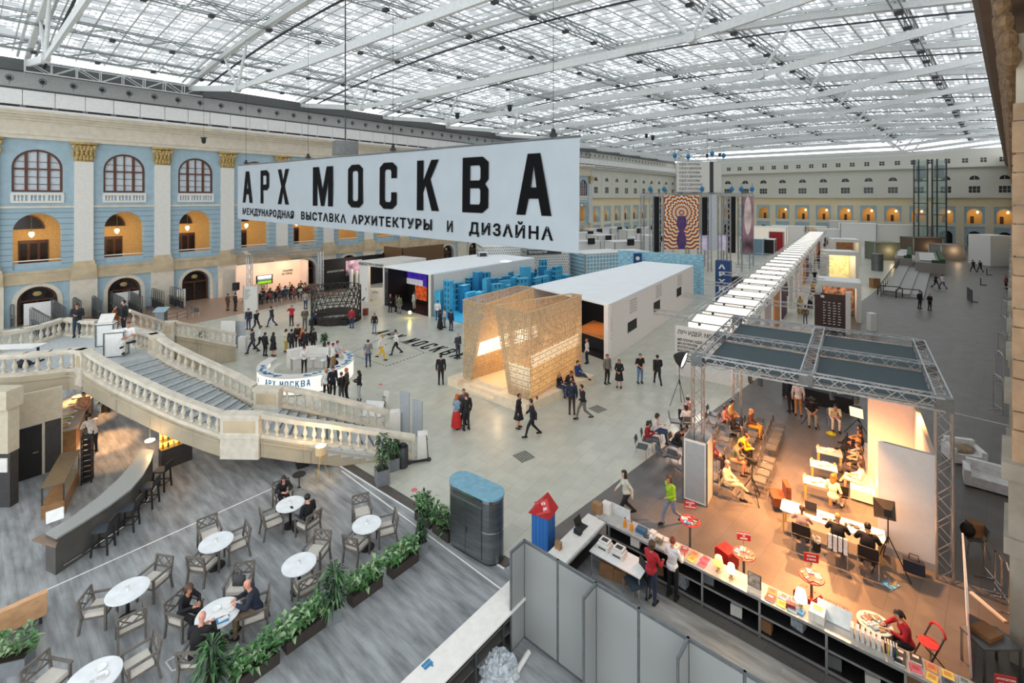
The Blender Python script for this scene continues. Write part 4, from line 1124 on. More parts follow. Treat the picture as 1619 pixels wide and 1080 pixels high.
for t, u, v, w_ in chs:
 lab = 'grey wooden cafe armchair at the %s %s' % (w_, nm[t])
 CH[(t,u)] = cafe_chair(u, v, TP_[t], lab)
for t in (0,1,2,3,4): cup_at(TP_[t]+UP*.765, 'white napkin cup in the middle of %s' % nm[t])
sit = lambda key, lab, **k: person(lab, (CH[key][0].x, CH[key][0].y, .02), CH[key][1], **k)
sit((2,447),'long-haired woman in black sitting at the cafe table with one hand raised', p='sittable', top=(26,26,30), bot=(28,28,32), hair='long', hc='black', female=True)
sit((2,487),'man in a black shirt seen from behind at the cafe table', p='sit', top=(20,20,24), bot=(50,58,78), hair='short', hc='black')
sit((5,291),'woman in black with sunglasses on her hair leaning over the crowded table', p='sittable', top=(22,22,26), bot=(28,28,30), hair='bob', hc='brown', female=True)
sit((5,404),'bald man in a navy jacket and khaki trousers at the crowded table', p='sittable', top=(34,42,58), bot=(124,106,78), hair=None, kind='jacket', skin=2)
sit((5,312),'bald man in black with his back to the camera at the crowded table', p='sittable', top=(18,18,20), bot=(30,30,34), hair=None, kind='jacket', skin=2)
b = MB().use(mat('grey_bag_fabric',(74,74,78),.8)); b.prism([(-.14,-.08),(.14,-.08),(.14,.08),(-.14,.08)],0,.2); b.ell((0,0,.19),.13,.07,.06,12,6); b.tube([(-.06,0,.26),(-.04,0,.38),(.04,0,.38),(.06,0,.26)],.012)
o = b.build('handbag', None, None, True); q = CH[(5,378)][0]; o.location = (q.x,q.y,.51); tag(o,'grey handbag on the far chair of the crowded table','bag')
def plate(p, r_, label, rim=None):
 m = MB().use(M_cupw); m.lathe([(r_*.6,0),(r_,.02),(r_*.95,.022),(r_*.6,.008)],20); o = m.build('plate', None); o.location = p; tag(o,label,'plate'); return o
c5 = TP_[5]+UP*.765
plate(c5+Vector((.1,.22,0)),.13,'white plate on the far edge of the crowded table'); plate(c5+Vector((-.12,.1,0)),.11,'white plate in front of the woman in black'); plate(c5+Vector((.24,.1,0)),.1,'small white plate in front of the bald man in navy')
m = MB().use(mat('blue_folder',(60,140,190),.4)); m.cb(0,0,0,.3,.2,.015,.5); m.use(M_white); m.cb(.02,.02,.015,.22,.12,.006,.7); o = m.build('folder', None); o.location = c5+Vector((.22,-.2,0)); tag(o,'blue folder on the crowded cafe table','folder')
m = MB().use(M_white)
for i in range(4): m.cb(-.02+.07*i,-.1+.04*(i%2),.0+.004*i,.2,.28,.003,.3*i)
o = m.build('papers', None); o.location = c5; tag(o,'white papers spread on the crowded cafe table','papers')
c6 = TP_[6]+UP*.765
plate(c6+Vector((-.02,.2,0)),.11,'far white plate on the cafe table at the lower edge'); plate(c6+Vector((.16,.02,0)),.12,'white plate with cutlery on the cafe table at the lower edge')
m = MB().use(M_chrome); m.bar((-.12,-.1,.005),(.1,.05,.03),.014,.006); m.bar((-.08,-.14,.005),(.14,.01,.03),.014,.006); o = m.build('cutlery', None); o.location = c6+Vector((.12,.0,.0)); tag(o,'knife and fork resting across the plate at the lower edge','cutlery')
ph = MB().use(M_black).cb(0,0,0,.075,.15,.01,.8).build('phone', None); ph.location = TP_[2]+Vector((.14,-.2,.765)); tag(ph,'black phone on the table of the couple in black','phone')
sf = E('sofa', W(-8,1010), yaw(A2)-PI/2, 'tan leather bench sofa at the left edge of the cafe', 'sofa')
M_tan2 = mat('tan_leather',(206,160,118),.5,var=.08)
m = MB().use(M_tan2); m.box(-.9,-.35,.25,.9,.35,.46); m.build('seat', None, sf)
m = MB().use(M_tan2); m.slab((-.9,-.5,.3),(.9,-.5,.3),(.9,-.62,.95),(-.9,-.62,.95),-.14); m.build('backrest', None, sf)
for x in (-.8,.8):
 for y in (-.3,.3): m = MB().use(M_dgrey); m.box(x-.03,y-.03,0,x+.03,y+.03,.25); m.build('leg', None, sf)
planter_box('blurred pale leafy planter in the lower left corner', W(10,1062), .9,.4,.35,.3,60,.5,(M_leafp,M_leaf),pot=M_pot)
ff = MB().use(M_offw)
q0_,q1_,q2_ = W(262,1048), W(272,1062), W(290,1034)
ff.bar(q0_+UP*.02,q1_+UP*.02,.03,.01); ff.bar(q1_+UP*.02,W(288,1056)+UP*.02,.03,.01); ff.bar(q0_+UP*.02,W(278,1038)+UP*.02,.03,.01)
ff.build('floor_marking', None, label='white corner marking on the cafe floor by the bald man in black', cat='marking')
tl_ = E('tripod_lamp', W(507,760), 0, 'glowing tripod floor lamp in front of the stair balustrade', 'lamp')
M_shade = mat('glowing_lampshade',(180,160,130),.6,emit=.25,ecol=(255,200,120)); M_bulb = mat('lit_bulb',(255,224,170),.3,emit=18,ecol=(255,205,130),var=0)
m = MB().use(M_shade); n = 20
vs = [(r*math.cos(2*PI*k/n), r*math.sin(2*PI*k/n), z) for r, z in ((.2,1.06),(.2,1.38),(.19,1.38),(.19,1.06)) for k in range(n)]
m.add(vs, [(i*n+k,i*n+(k+1)%n,((i+1)%4)*n+(k+1)%n,((i+1)%4)*n+k) for i in range(4) for k in range(n)]); m.build('lamp_shade', None, tl_)
m = MB().use(M_bulb); m.ell((0,0,1.25),.06,.06,.08,10,8); m.build('bulb', None, tl_)
for i in range(3):
 m = MB().use(M_gold); a = i*2*PI/3+.5; m.tube([(0,0,1.05),(.34*math.cos(a),.34*math.sin(a),0)],.014); m.build('leg', None, tl_)
light('POINT','tripod_bulb', W(507,760)+UP*1.45, 70, (1,.66,.3), .08)
stb = E('side_table', W(473,771), 0, 'small round side table behind the woman in black', 'table')
m = MB().use(M_black); m.lathe([(.24,.5),(.25,.51),(.24,.52)],18); m.build('tabletop', None, stb); m = MB().use(M_black); m.lathe([(.15,0),(.02,.02),(.02,.5)],10); m.build('pedestal', None, stb)
M_granite = mat('grey_granite',(150,152,150),.35,var=.16,scale=60); M_front = mat('dark_bar_front',(84,82,78),.4,var=.1,scale=2)
zb = 1.15
outer = [(90,850),(133,824),(175,797),(207,773),(226,751),(238,730),(244,712)]
inner = [(72,842),(112,818),(155,786),(188,756),(208,733),(218,719),(223,708)]
bar = E('bar_counter', W(90,850,zb)*Vector((1,1,0)) if False else (W(90,850,zb).x,W(90,850,zb).y,0), 0, 'long curved bar counter with grey granite top and dark front', 'counter')
inv = Matrix.Translation((-W(90,850,zb).x,-W(90,850,zb).y,0))
O = [W(u,v,zb) for u,v in outer]; I = [W(u,v,zb) for u,v in inner]
m = MB(inv).use(M_granite); mf = MB(inv).use(M_front)
for i in range(len(O)-1):
 m.prism([O[i][:2],O[i+1][:2],I[i+1][:2],I[i][:2]], zb-.06, zb)
 c0 = [O[i].lerp(I[i],.12),O[i+1].lerp(I[i+1],.12),I[i+1],I[i]]; mf.prism([p[:2] for p in c0], 0, zb-.06)
m.build('counter_top', None, bar); mf.build('counter_front', None, bar)
m = MB(inv).use(mat('brown_service_top',(130,110,92),.4)); g = [W(50,853,1.0),W(88,864,1.0),W(94,850,1.0),W(70,843,1.0)]; m.prism([p[:2] for p in g],.95,1.0); m.build('service_shelf', None, bar)
m = MB(inv).use(M_chrome); m.tube([W(100,904)+UP*.18]+[W(u,v)+UP*.18 for u,v in ((150,872),(200,838),(228,806),(250,770))],.025); m.build('foot_rail', None, bar)
m = MB().use(M_white); m.slab((0,0,0),(.4,0,0),(.4,.25,.25),(0,.25,.25),.02); m.box(0,.25,-.02,.42,.3,.2); o = m.build('menu_holder', None); o.location = W(78,834,zb)+Vector((-.2,.1,.02)); o.rotation_euler = (0,0,.8); tag(o,'white menu holder on the near end of the bar','menu')
M_stool = mat('black_stool',(30,30,32),.45,var=.1)
def barstool():
 r = E('bar_stool', (0,0,0), 0, 'x', 'stool', 'bar stools')
 m = MB().use(mat('dark_seat_pad',(58,64,72),.6)); m.box(-.21,-.2,.72,.21,.22,.78); m.build('seat', None, r)
 m = MB().use(M_stool); m.slab((-.21,-.2,.74),(.21,-.2,.74),(.21,-.25,1.06),(-.21,-.25,1.06),.04); m.build('backrest', None, r)
 for x in (-1,1):
  for y in (-1,1): m = MB().use(M_stool); m.bar((x*.19,y*.18,.74),(x*.22,y*.22,0),.045); m.build('leg', None, r)
 m = MB().use(M_stool)
 for x in (-1,1): m.bar((x*.21,-.2,.28),(x*.21,.2,.28),.03)
 for y in (-1,1): m.bar((-.21,y*.2,.28),(.21,y*.2,.28),.03)
 m.build('footrest', None, r)
 return r
bs = barstool()
for i, (u, v) in enumerate(((163,873),(204,838),(236,801),(256,774))):
 lab = 'black bar stool with low back at the bar, %s from the near end' % nth(i)
 s_ = bs if i == 0 else dup(bs, label=lab)
 s_['label'] = lab; s_.location = W(u,v)+UP*.012; s_.rotation_euler = (0,0,math.radians(195-90+(0,2,-6,-10)[i]))
M_bw = mat('beige_service_wall',(196,186,164),.7,var=.05); M_dw = mat('charcoal_panel',(58,56,56),.5,var=.1)
wA, wB = W(18,766), W(99,740)
wd = (wB-wA).normalized(); wn = Vector((wd.y,-wd.x,0))
m = MB(frame_mat(wA, wd, -wn)).use(M_bw); L0 = (wB-wA).length
m.box(-.1,0,2.1,L0,.12,3.4); m.box(-.1,0,0,0,.12,2.1); m.box(L0*.6,0,0,L0*.64,.12,2.1); m.box(L0-.04,0,0,L0,.12,2.1); m.use(M_dw).box(L0*.64,.02,0,L0-.04,.1,2.1)
m.build('wall_service', None, kind='structure')
d1 = MB(frame_mat(wA, wd, -wn)).use(M_black).box(.0,-.02,.02,L0*.58,.05,2.05).build('door_50', None, kind='structure')
m = MB(frame_mat(wA, wd, -wn)).use(M_gold); m.tube([(L0*.5,-.03,1.0),(L0*.5,-.08,1.0),(L0*.4,-.08,1.0)],.012); m.build('door_handle', None, d1)
cA_ = W(17,803)
m = MB().use(M_bw); m.box(cA_.x-3.2,cA_.y-.1,2.0,cA_.x,cA_.y+.3,3.6); m.box(cA_.x-3.3,cA_.y-.25,3.62,cA_.x+.1,cA_.y+.35,4.3)
m.use(M_dw).box(cA_.x-3.2,cA_.y,0,cA_.x-.03,cA_.y+.3,2.0); m.build('wall_corner', None, kind='structure')
m = MB().use(M_offw).box(cA_.x-.4,cA_.y-.04,1.3,cA_.x-.1,cA_.y,1.8).build('wall_notice', None, label='small white notice on the dark wall at the left edge', cat='notice')
M_wood = mat('oak_counter',(150,112,74),.45,var=.12,scale=6)
bf0, bf1 = W(100,748), W(143,652); bd_ = (bf1-bf0).normalized()
bu = E('buffet_counter', bf1.lerp(bf0,.3), yaw(bd_), 'wooden buffet counter with bowls of food below the landing', 'counter')
m = MB().use(M_wood); m.box(-2.6,-.1,0,2.2,.9,.95); m.build('counter_body', None, bu)
m = MB().use(mat('counter_stone',(176,160,140),.3)); m.box(-2.65,-.15,.95,2.25,.95,1.0); m.build('counter_top', None, bu)
M_food = [mat('food_orange',(206,140,70),.6,var=.3,scale=30), mat('food_green',(150,150,80),.6,var=.3,scale=30), mat('food_pastry',(214,186,140),.6,var=.2,scale=30)]
for i in range(6):
 m = MB().use(M_cupw); m.lathe([(.1,0),(.26,.1),(.24,.1),(.1,.03)],16); b_ = m.build('food_bowl', None); p = Matrix.Rotation(yaw(bd_),3,'Z') @ Vector((-2.2+.75*i,.4,1.0)); b_.location = bf1.lerp(bf0,.3)+p
 tag(b_, 'bowl of food on the buffet, %s from the near end' % nth(i), 'bowl', 'buffet bowls')
 m = MB().use(M_food[i%3]); m.ell((0,0,.08),.2,.2,.07,12,6); m.build('food', None, b_)
pv_ = W(131,716)-W(84,812)
pc = E('pastry_case', W(84,812), yaw(pv_), 'glass pastry case with bronze top left of the bar', 'display case')
m = MB().use(mat('bronze_top',(140,118,90),.3,.5)); m.box(-.3,-.35,1.12,2.3,.25,1.16); m.build('case_top', None, pc)
m = MB().use(M_glass); m.box(-.28,-.34,.5,2.08,-.32,1.12); m.build('case_glass', None, pc)
m = MB().use(M_wood); m.box(-.3,-.35,0,2.1,.25,.5); m.build('case_base', None, pc)
for x in (-.27,2.07):
 for y in (-.33,.23): m = MB().use(M_dgrey); m.box(x-.02,y-.02,.5,x+.02,y+.02,1.12); m.build('corner_post', None, pc)
rk = E('bottle_rack', W(138,762), yaw(bd_), 'tall narrow black rack beside the buffet', 'rack')
m = MB().use(M_black)
for x in (-.2,.2):
 for y in (-.15,.15): m.box(x-.02,y-.02,0,x+.02,y+.02,1.9)
for i in range(9): m.box(-.2,-.15,.1+.21*i,.2,.15,.12+.21*i)
m.build('rack_frame', None, rk)
person('barman in a pale shirt reaching over the buffet under the landing', W(146,716), 150,'bend',(206,196,186),(34,32,34),hair='short',hc='black')
person('second barman half hidden behind the pale-shirted one at the buffet', W(132,678), -30,'hold',(198,150,120),(60,50,46),hair='short',hc='brown')
bb = E('bottle_shelf', W(256,745)+Vector((.15,.5,0)), .9, 'glowing golden bottle shelf at the far end of the bar', 'shelf')
m = MB().use(M_dw); m.box(-.5,-.2,0,.6,.2,.8); m.build('cabinet', None, bb)
m = MB().use(mat('amber_backlight',(255,196,90),.4,emit=3.5,ecol=(255,180,70),var=.4,scale=14)); m.box(-.48,.1,.85,.58,.14,1.75); m.build('lit_panel', None, bb)
m = MB().use(M_gold)
for z in (.82,1.15,1.48): m.box(-.5,-.2,z,.6,.14,z+.02)
m.build('shelf_board', None, bb)
Rz = Matrix.Rotation(.9,3,'Z')
M_bot = [mat('amber_bottle',(180,110,30),.1,var=.2),mat('clear_bottle',(220,214,196),.1),mat('green_bottle',(70,96,50),.1)]
k = 0
for z in (.84,1.17,1.50):
 for i in range(6):
  m = MB().use(M_bot[(i+k)%3]); m.lathe([(.035,0),(.04,.02),(.04,.15),(.015,.2),(.015,.26)],9); o = m.build('bottle', None, None, True)
  o.location = bb.location + Rz @ Vector((-.42+.19*i,-.06,z)); k += 1
  tag(o, 'bottle on the %s shelf of the glowing bottle shelf, %s from the bar' % (('low','middle','top')[(k-1)//6], nth(i)), 'bottle', 'bottles on the glowing shelf')
dl = MB().use(M_bulb); dl.lathe([(.16,0),(.16,.03),(.1,.06)],16); o = dl.build('bar_lamp', None); o.location = W(237,697,1.7); tag(o,'round glowing lamp over the far end of the bar','lamp')
m = MB().use(M_gold); m.tube([(0,0,.05),(0,0,1.0)],.01); m.build('lamp_stem', None, o)
light('POINT','bar_glow', W(237,697,1.5), 14, (1,.62,.28), .1)
for u, v, e in ((165,700,300),(192,722,120),(128,665,260)):
 p = W(u,v,0); p.z = 2.5; light('SPOT','buffet_downlight', p, e*2.6, (1,.5,.2), .1, Vector((p.x,p.y,0)), 1.15)
# ================================================================= hanging banner
M_banner = mat('grey_white_banner',(158,166,172),.75,var=.02,scale=1.5); M_ink = mat('black_ink',(16,16,18),.7,var=.05)
M_ink.node_tree.nodes['Principled BSDF'].inputs['Specular IOR Level'].default_value = .05
kb = 13.0
bTR, bTL, bBR, bBL = D(917,216,kb), D(376,262,kb*2.2), D(915,401,kb), D(376,346,kb*2.2)
ban = E('hanging_banner', (bTR+bTL)/2, 0, 'huge white hanging banner lettered АРХ МОСКВА in black', 'banner')
inv = Matrix.Translation(-(bTR+bTL)/2)
ban_n = (bTR-bTL).cross(UP).normalized()
if ban_n.y > 0: ban_n = -ban_n
def BP(a, b, off=0.0):
 return (bTL.lerp(bTR,a)).lerp(bBL.lerp(bBR,a), 1-b) + ban_n*off
m = MB(inv).use(M_banner); NX, NY = 60, 8
vs = [BP(i/NX, j/NY, .012*math.sin(i*.7)*math.sin(j*.9)+.01*math.sin(i*.23+j)) for i in range(NX+1) for j in range(NY+1)]
m.add(vs, [(i*(NY+1)+j,(i+1)*(NY+1)+j,(i+1)*(NY+1)+j+1,i*(NY+1)+j+1) for i in range(NX) for j in range(NY)])
m.build('banner_cloth', None, ban, True)
m = MB(inv).use(M_steel); m.tube([BP(0,1.005),BP(1,1.005)],.04); m.build('banner_pole', None, ban)
def ba(u):
 lo, hi = 0.0, 1.0
 for _ in range(40):
  c = (lo+hi)/2; p = BP(c,.5)
  if CU+F*p.x/p.y < u: lo = c
  else: hi = c
 return lo
def box_glyph(ch):
 """condensed block capitals as polygons in a 1 x 1 cell"""
 s = .27
 if ch == 'А': return [[(0,0),(.27,0),(.36,.27),(.64,.27),(.73,0),(1,0),(.68,1),(.32,1)]], [[(.42,.45),(.58,.45),(.5,.8)]]
 if ch == 'Р': return [[(0,0),(s+.03,0),(s+.03,.4),(.75,.4),(1,.5),(1,.9),(.75,1),(0,1)]], [[(s+.03,.57),(.66,.57),(.7,.6),(.7,.8),(.66,.84),(s+.03,.84)]]
 if ch == 'Х': return [[(0,0),(.3,0),(.5,.34),(.7,0),(1,0),(.67,.51),(1,1),(.7,1),(.5,.68),(.3,1),(0,1),(.33,.51)]], []
 if ch == 'М': return [[(0,0),(.23,0),(.23,.62),(.42,.0),(.58,0),(.77,.62),(.77,0),(1,0),(1,1),(.7,1),(.5,.42),(.3,1),(0,1)]], []
 if ch == 'О': return [[(0,.1),(.25,0),(.75,0),(1,.1),(1,.9),(.75,1),(.25,1),(0,.9)]], [[(.31,.2),(.37,.15),(.63,.15),(.69,.2),(.69,.8),(.63,.85),(.37,.85),(.31,.8)]]
 if ch == 'С': return [[(0,.1),(.25,0),(.75,0),(1,.1),(1,.36),(.69,.36),(.69,.2),(.63,.15),(.37,.15),(.31,.2),(.31,.8),(.37,.85),(.63,.85),(.69,.8),(.69,.66),(1,.66),(1,.9),(.75,1),(.25,1),(0,.9)]], []
 if ch == 'К': return [[(0,0),(.3,0),(.3,.35),(.4,.5),(.68,0),(1,0),(.62,.62),(.97,1),(.65,1),(.3,.6),(.3,1),(0,1)]], []
 if ch == 'В': return [[(0,0),(.78,0),(1,.1),(1,.42),(.88,.52),(1,.6),(1,.9),(.78,1),(0,1)]], [[(.3,.15),(.66,.15),(.7,.2),(.7,.4),(.66,.44),(.3,.44)],[(.3,.58),(.66,.58),(.7,.62),(.7,.8),(.66,.85),(.3,.85)]]
def glyph_faces(ch):
 bm = bmesh.new(); outer_, holes = box_glyph(ch); es = []
 for loop in outer_+holes:
  vv = [bm.verts.new((x,y,0)) for x, y in loop]
  es += [bm.edges.new((vv[i],vv[(i+1)%len(vv)])) for i in range(len(vv))]
 bmesh.ops.triangle_fill(bm, use_beauty=True, edges=es)
 bm.verts.index_update(); r = ([v.co.copy() for v in bm.verts], [tuple(v.index for v in f.verts) for f in bm.faces]); bm.free(); return r
spots = [('А',384.5,399.5),('Р',412.7,426),('Х',440,457),('М',495.5,527),('О',551,574.5),('С',601,628),('К',660,695),('В',732,773),('А',817.5,873)]
for ch, u0, u1 in spots:
 a0, a1 = ba(u0), ba(u1); v_, f_ = glyph_faces(ch)
 m = MB(inv).use(M_ink); m.add([BP(a0+(a1-a0)*p.x, .31+.57*p.y, .03) for p in v_], f_); m.build('letter', None, ban)
for wd_, u0, u1 in (('МЕЖДУНАРОДНАЯ',384.5,465),('ВЫСТАВКА',477,548),('АРХИТЕКТУРЫ',557,684),('И',708,717),('ДИЗАЙНА',743,876)):
 v_, f_ = text_mesh(wd_, 1, 0, 1, .028, 'LEFT', 1.25 if len(wd_) > 1 else 1); x0 = min(p[0] for p in v_); x1 = max(p[0] for p in v_)
 a0, a1 = ba(u0), ba(u1); h_ = max(p[1] for p in v_ if True)
 m = MB(inv).use(M_ink); m.add([BP(a0+(a1-a0)*(p[0]-x0)/(x1-x0), .095+.115*p[1]/.73, .03) for p in v_], f_); m.build('lettering', None, ban)
hoist = None
for i, (u, v) in enumerate(((389,258),(487,247),(621,234),(874,216))):
 p = BP(ba(u),1.0)
 lab = 'small black chain hoist holding the big banner, %s from its left end' % nth(i)
 h_ = E('chain_hoist', p, 0, lab, 'hoist', 'hoists of the big banner')
 m = MB().use(M_black); m.ell((0,0,.2),.07,.06,.11,10,6); m.box(-.11,-.04,.06,.11,.04,.16); m.tube([(.06,0,.06),(.08,0,-.02)],.02); m.build('motor', None, h_)
 m = MB().use(M_black); m.tube([(0,0,.25),(0,0,11.5)],.008,5); m.build('cable', None, h_)
pj = E('projector', D(546,234,22), .6, 'grey projector box hanging behind the big banner', 'projector')
m = MB().use(M_steel); m.box(-.5,-.35,-.35,.5,.35,.3); m.build('housing', None, pj)
m = MB().use(M_dgrey); m.cyl(0,0,.3,11,.03,n=6); m.build('hanger', None, pj)
for i, (u, v, y) in enumerate(((322,222,48),(723,183,48),(806,171,45),(1032,218,60),(1022,215,70),(1138,245,75),(1118,246,80))):
 p = D(u,v,y); r = E('hanging_spotlight', p, 0, 'small black spotlight hanging from the roof %s' % ('near the third blue window','beside the banner hoist','above the big banner','left of the text cube','far left of the text cube','right of the text cube','above the text cube')[i], 'spotlight', None)
 m = MB().use(M_black); m.ell((0,0,0),.22,.18,.35,10,6); m.box(-.3,-.08,.2,.3,.08,.3); m.build('head', None, r)
 m = MB().use(M_black); m.cyl(0,0,.3,25.2-p.z-.3,.012,n=5); m.build('cable', None, r)
# ================================================================= round reception desk
M_lit = mat('lit_white_panel',(250,250,246),.5,emit=.55,ecol=(255,252,244),var=.01); M_bluep = mat('blue_print_mark',(46,126,170),.5,var=.15)
rcx, rcy, rr = -12.75, 29.5, 2.75
rd = E('reception_desk', (rcx,rcy,0), 0, 'round lit white reception desk lettered АРХ МОСКВА', 'desk')
def arc(mb, r0, r1, z0, z1, a0, a1, n=40):
 for i in range(n):
  t0 = math.radians(a0+(a1-a0)*i/n); t1 = math.radians(a0+(a1-a0)*(i+1)/n)
  mb.prism([(r0*math.cos(t0),r0*math.sin(t0)),(r1*math.cos(t0),r1*math.sin(t0)),(r1*math.cos(t1),r1*math.sin(t1)),(r0*math.cos(t1),r0*math.sin(t1))], z0, z1)
m = MB().use(M_lit); arc(m, rr-.04, rr, .06, 1.0, 165, 410); m.build('front_panel', None, rd)
m = MB().use(M_offw); arc(m, rr-.55, rr+.02, 1.0, 1.05, 165, 410); arc(m, rr-.9, rr-.5, .7, .74, 165, 410); m.build('desk_top', None, rd)
m = MB().use(M_dgrey); arc(m, rr-.5, rr-.06, 0, .06, 165, 410); m.build('plinth', None, rd)
m = MB().use(M_offw); arc(m, rr-.5, rr, 0, 1.15, 60, 140); arc(m, rr-.5, rr+.02, 1.15, 1.2, 60, 140); arc(m, rr-1.0, rr-.5, .72, .76, 60, 140); arc(m, rr-.95, rr-.9, 0, .72, 60, 140); m.build('back_shelf', None, rd)
m = MB().use(M_bluep); rnd = random.Random(5)
for a in list(range(200,262,5))+list(range(290,405,5)):
 t = math.radians(a); r = rr-.25; m.cb(r*math.cos(t)+rnd.uniform(-.1,.1), r*math.sin(t)+rnd.uniform(-.1,.1), 1.05, rnd.uniform(.2,.34), .16, .008, rnd.uniform(0,3))
m.build('printed_leaflets', None, rd)
def on_cyl(vs, a_mid, z0, r):
 w_ = max(p[0] for p in vs); return [(r*math.cos(math.radians(a_mid)+(p[0]-w_/2)/r), r*math.sin(math.radians(a_mid)+(p[0]-w_/2)/r), z0+p[1]) for p in vs]
for a0, a1, word in ((254,296,'АРХ МОСКВА'),):
 n_ = len(word); step = .29; x = -.29*n_/2
 m = MB().use(M_bluep)
 for ch in word:
  if ch != ' ':
   v_, f_ = glyph_faces(ch); m.add([((rr+.012)*math.cos(math.radians(271)+(x+p.x*.21)/rr),(rr+.012)*math.sin(math.radians(271)+(x+p.x*.21)/rr), .5+.36*p.y) for p in v_], f_)
  x += step if ch != ' ' else step*.6
 m.build('lettering', None, rd)
v_, f_ = text_mesh("'22", .3, 0, .8, .012)
m = MB().use(M_dark); m.add(on_cyl(v_,222,.5,rr+.012), f_); m.build('year_lettering', None, rd)
for i, (u, v) in enumerate(((495,569),(512,571))):
 s_ = E('round_stool', W(u,v+14), 0, 'white round stool inside the reception desk, %s' % ('left one','right one')[i], 'stool')
 m = MB().use(M_white); m.lathe([(.2,.62),(.22,.65),(.2,.7)],16); m.build('seat', None, s_); m = MB().use(M_chrome); m.lathe([(.2,0),(.2,.02),(.03,.04),(.03,.62)],12); m.build('pedestal', None, s_)
rp_p = Vector((rcx+2.5*math.cos(math.radians(88)),rcy+2.5*math.sin(math.radians(88)),1.2))
tall_plant('small potted plant standing on the back shelf of the reception desk', Vector((rp_p.x,rp_p.y,0)), .8,.3,M_potd,'palm',pw=.2,ph=.22,seed=21)
[o for o in COL.objects if o.get('label') == 'small potted plant standing on the back shelf of the reception desk'][0].location.z = 1.2
m = MB().use(M_white); m.box(-.3,-.12,0,.3,.12,.3); m.use(M_offw); m.box(-.25,-.13,.05,.2,-.12,.25); o = m.build('printer', None); o.location = (rcx+.85,rcy+2.35,1.2); tag(o,'white printer on the back shelf of the reception desk','printer')
fw_ = [(u,v) for u,v in ((598,521),(624,527),(0,0),(654,540),(676,548),(694,554),(711,560),(720,564),(733,570))]
fl = E('floor_lettering', W(650,540), 0, 'black letters АРХ МОСКВА painted across the hall floor', 'lettering')
p0_, p1_ = W(594,526,0), W(732,567,0); fx = (p1_-p0_).normalized(); fy = Vector((-fx.y,fx.x,0)); inv = Matrix.Translation(-W(650,540)); tot = (p1_-p0_).length
x = 0; word = 'АРХ МОСКВА'; step = tot/9.6
for ch in word:
 if ch != ' ':
  v_, f_ = glyph_faces(ch); m = MB(inv).use(M_ink); m.add([p0_+fx*(x+p.x*step*.6)+fy*(p.y*1.5-.4)+UP*.012 for p in v_], f_); m.build('letter', None, fl)
  x += step
 else: x += step*.6
m = MB().use(M_ink); sq = [W(552,560),W(613,530),W(671,558),W(612,579)]
for a, b in zip(sq, sq[1:]+sq[:1]):
 n_ = int((b-a).length/.3)
 for i in range(n_): m.bar(a.lerp(b,i/n_)+UP*.01, a.lerp(b,(i+.45)/n_)+UP*.01, .05, .008)
m.build('dashed_marking', None, label='dashed square marked on the hall floor', cat='marking')
for u, v, lab in ((828,722,'square floor hatch in the open hall right of the pavilion steps'),(945,647,'square floor hatch behind the striding couple')):
 p = W(u,v); m = MB().use(mat('hatch_metal',(150,150,140),.5)); m.cb(0,0,0,.72,.72,.012); m.use(M_dgrey)
 for i in range(6): m.cb(-.3+.12*i,0,.012,.04,.66,.004)
 o = m.build('floor_hatch', None); o.location = p; o.rotation_euler = (0,0,.62); tag(o,lab,'hatch')
for u, v, lab in ((655,775,'small red round sticker on the floor near the potted tree'),(602,608,'small red sticker on the floor near the woman with a phone')):
 m = MB().use(mat('red_sticker',(214,110,110),.6)); m.cyl(0,0,0,.008,.12,n=16); o = m.build('floor_sticker', None); o.location = W(u,v); tag(o,lab,'sticker')
# ================================================================= wooden lattice pavilion
M_ply = mat('pale_plywood',(238,220,192),.6,var=.05,scale=3); M_lath = mat('wood_lath',(206,178,142),.6,var=.14,scale=8); M_lathg = mat('grey_wood_lath',(184,164,134),.65,var=.14,scale=8)
PAa, PBb, PCc, PDd = Vector((-3.86,28.4,0)), Vector((.72,24.5,0)), Vector((5.0,28.7,0)), Vector((.42,32.6,0))
pv = E('wooden_pavilion', (.6,28.5,0), 0, 'wooden slatted pavilion of two leaning wedges on a plywood platform', 'pavilion'); inv = Matrix.Translation((-.6,-28.5,0))
def PQ(a, b): return PAa.lerp(PBb,a).lerp(PDd.lerp(PCc,a), b)
m = MB(inv).use(M_ply)
def pp(*ab): return [PQ(a,b)[:2] for a, b in ab]
m.prism(pp((0,0),(.14,0),(.14,.13),(.62,.13),(.62,0),(1,0),(1,1),(0,1)), 0, .48); m.build('platform', None, pv)
for i, (b0_, b1_, h_) in enumerate(((0,.065,.16),(.065,.13,.32))):
 m = MB(inv).use(M_ply); m.prism(pp((.14,b0_),(.62,b0_),(.62,.13),(.14,.13)), 0, h_); m.build('step', None, pv)
m = MB(inv).use(mat('bright_plywood_floor',(240,216,176),.5,var=.03)); m.prism(pp((.16,.14),(.6,.14),(.72,.96),(.3,.96)), .48, .5); m.build('pavilion_floor', None, pv)
Q0 = Vector((-2.9,28.3,0)); Qd = Vector((3.84,-3.2,0))/5.0; Qb = Vector((3.4,4.6,0))/5.72
def QP(x, y, z): return Q0 + Qd*x + Qb*y + UP*z
ZB, ZT = .5, 5.12
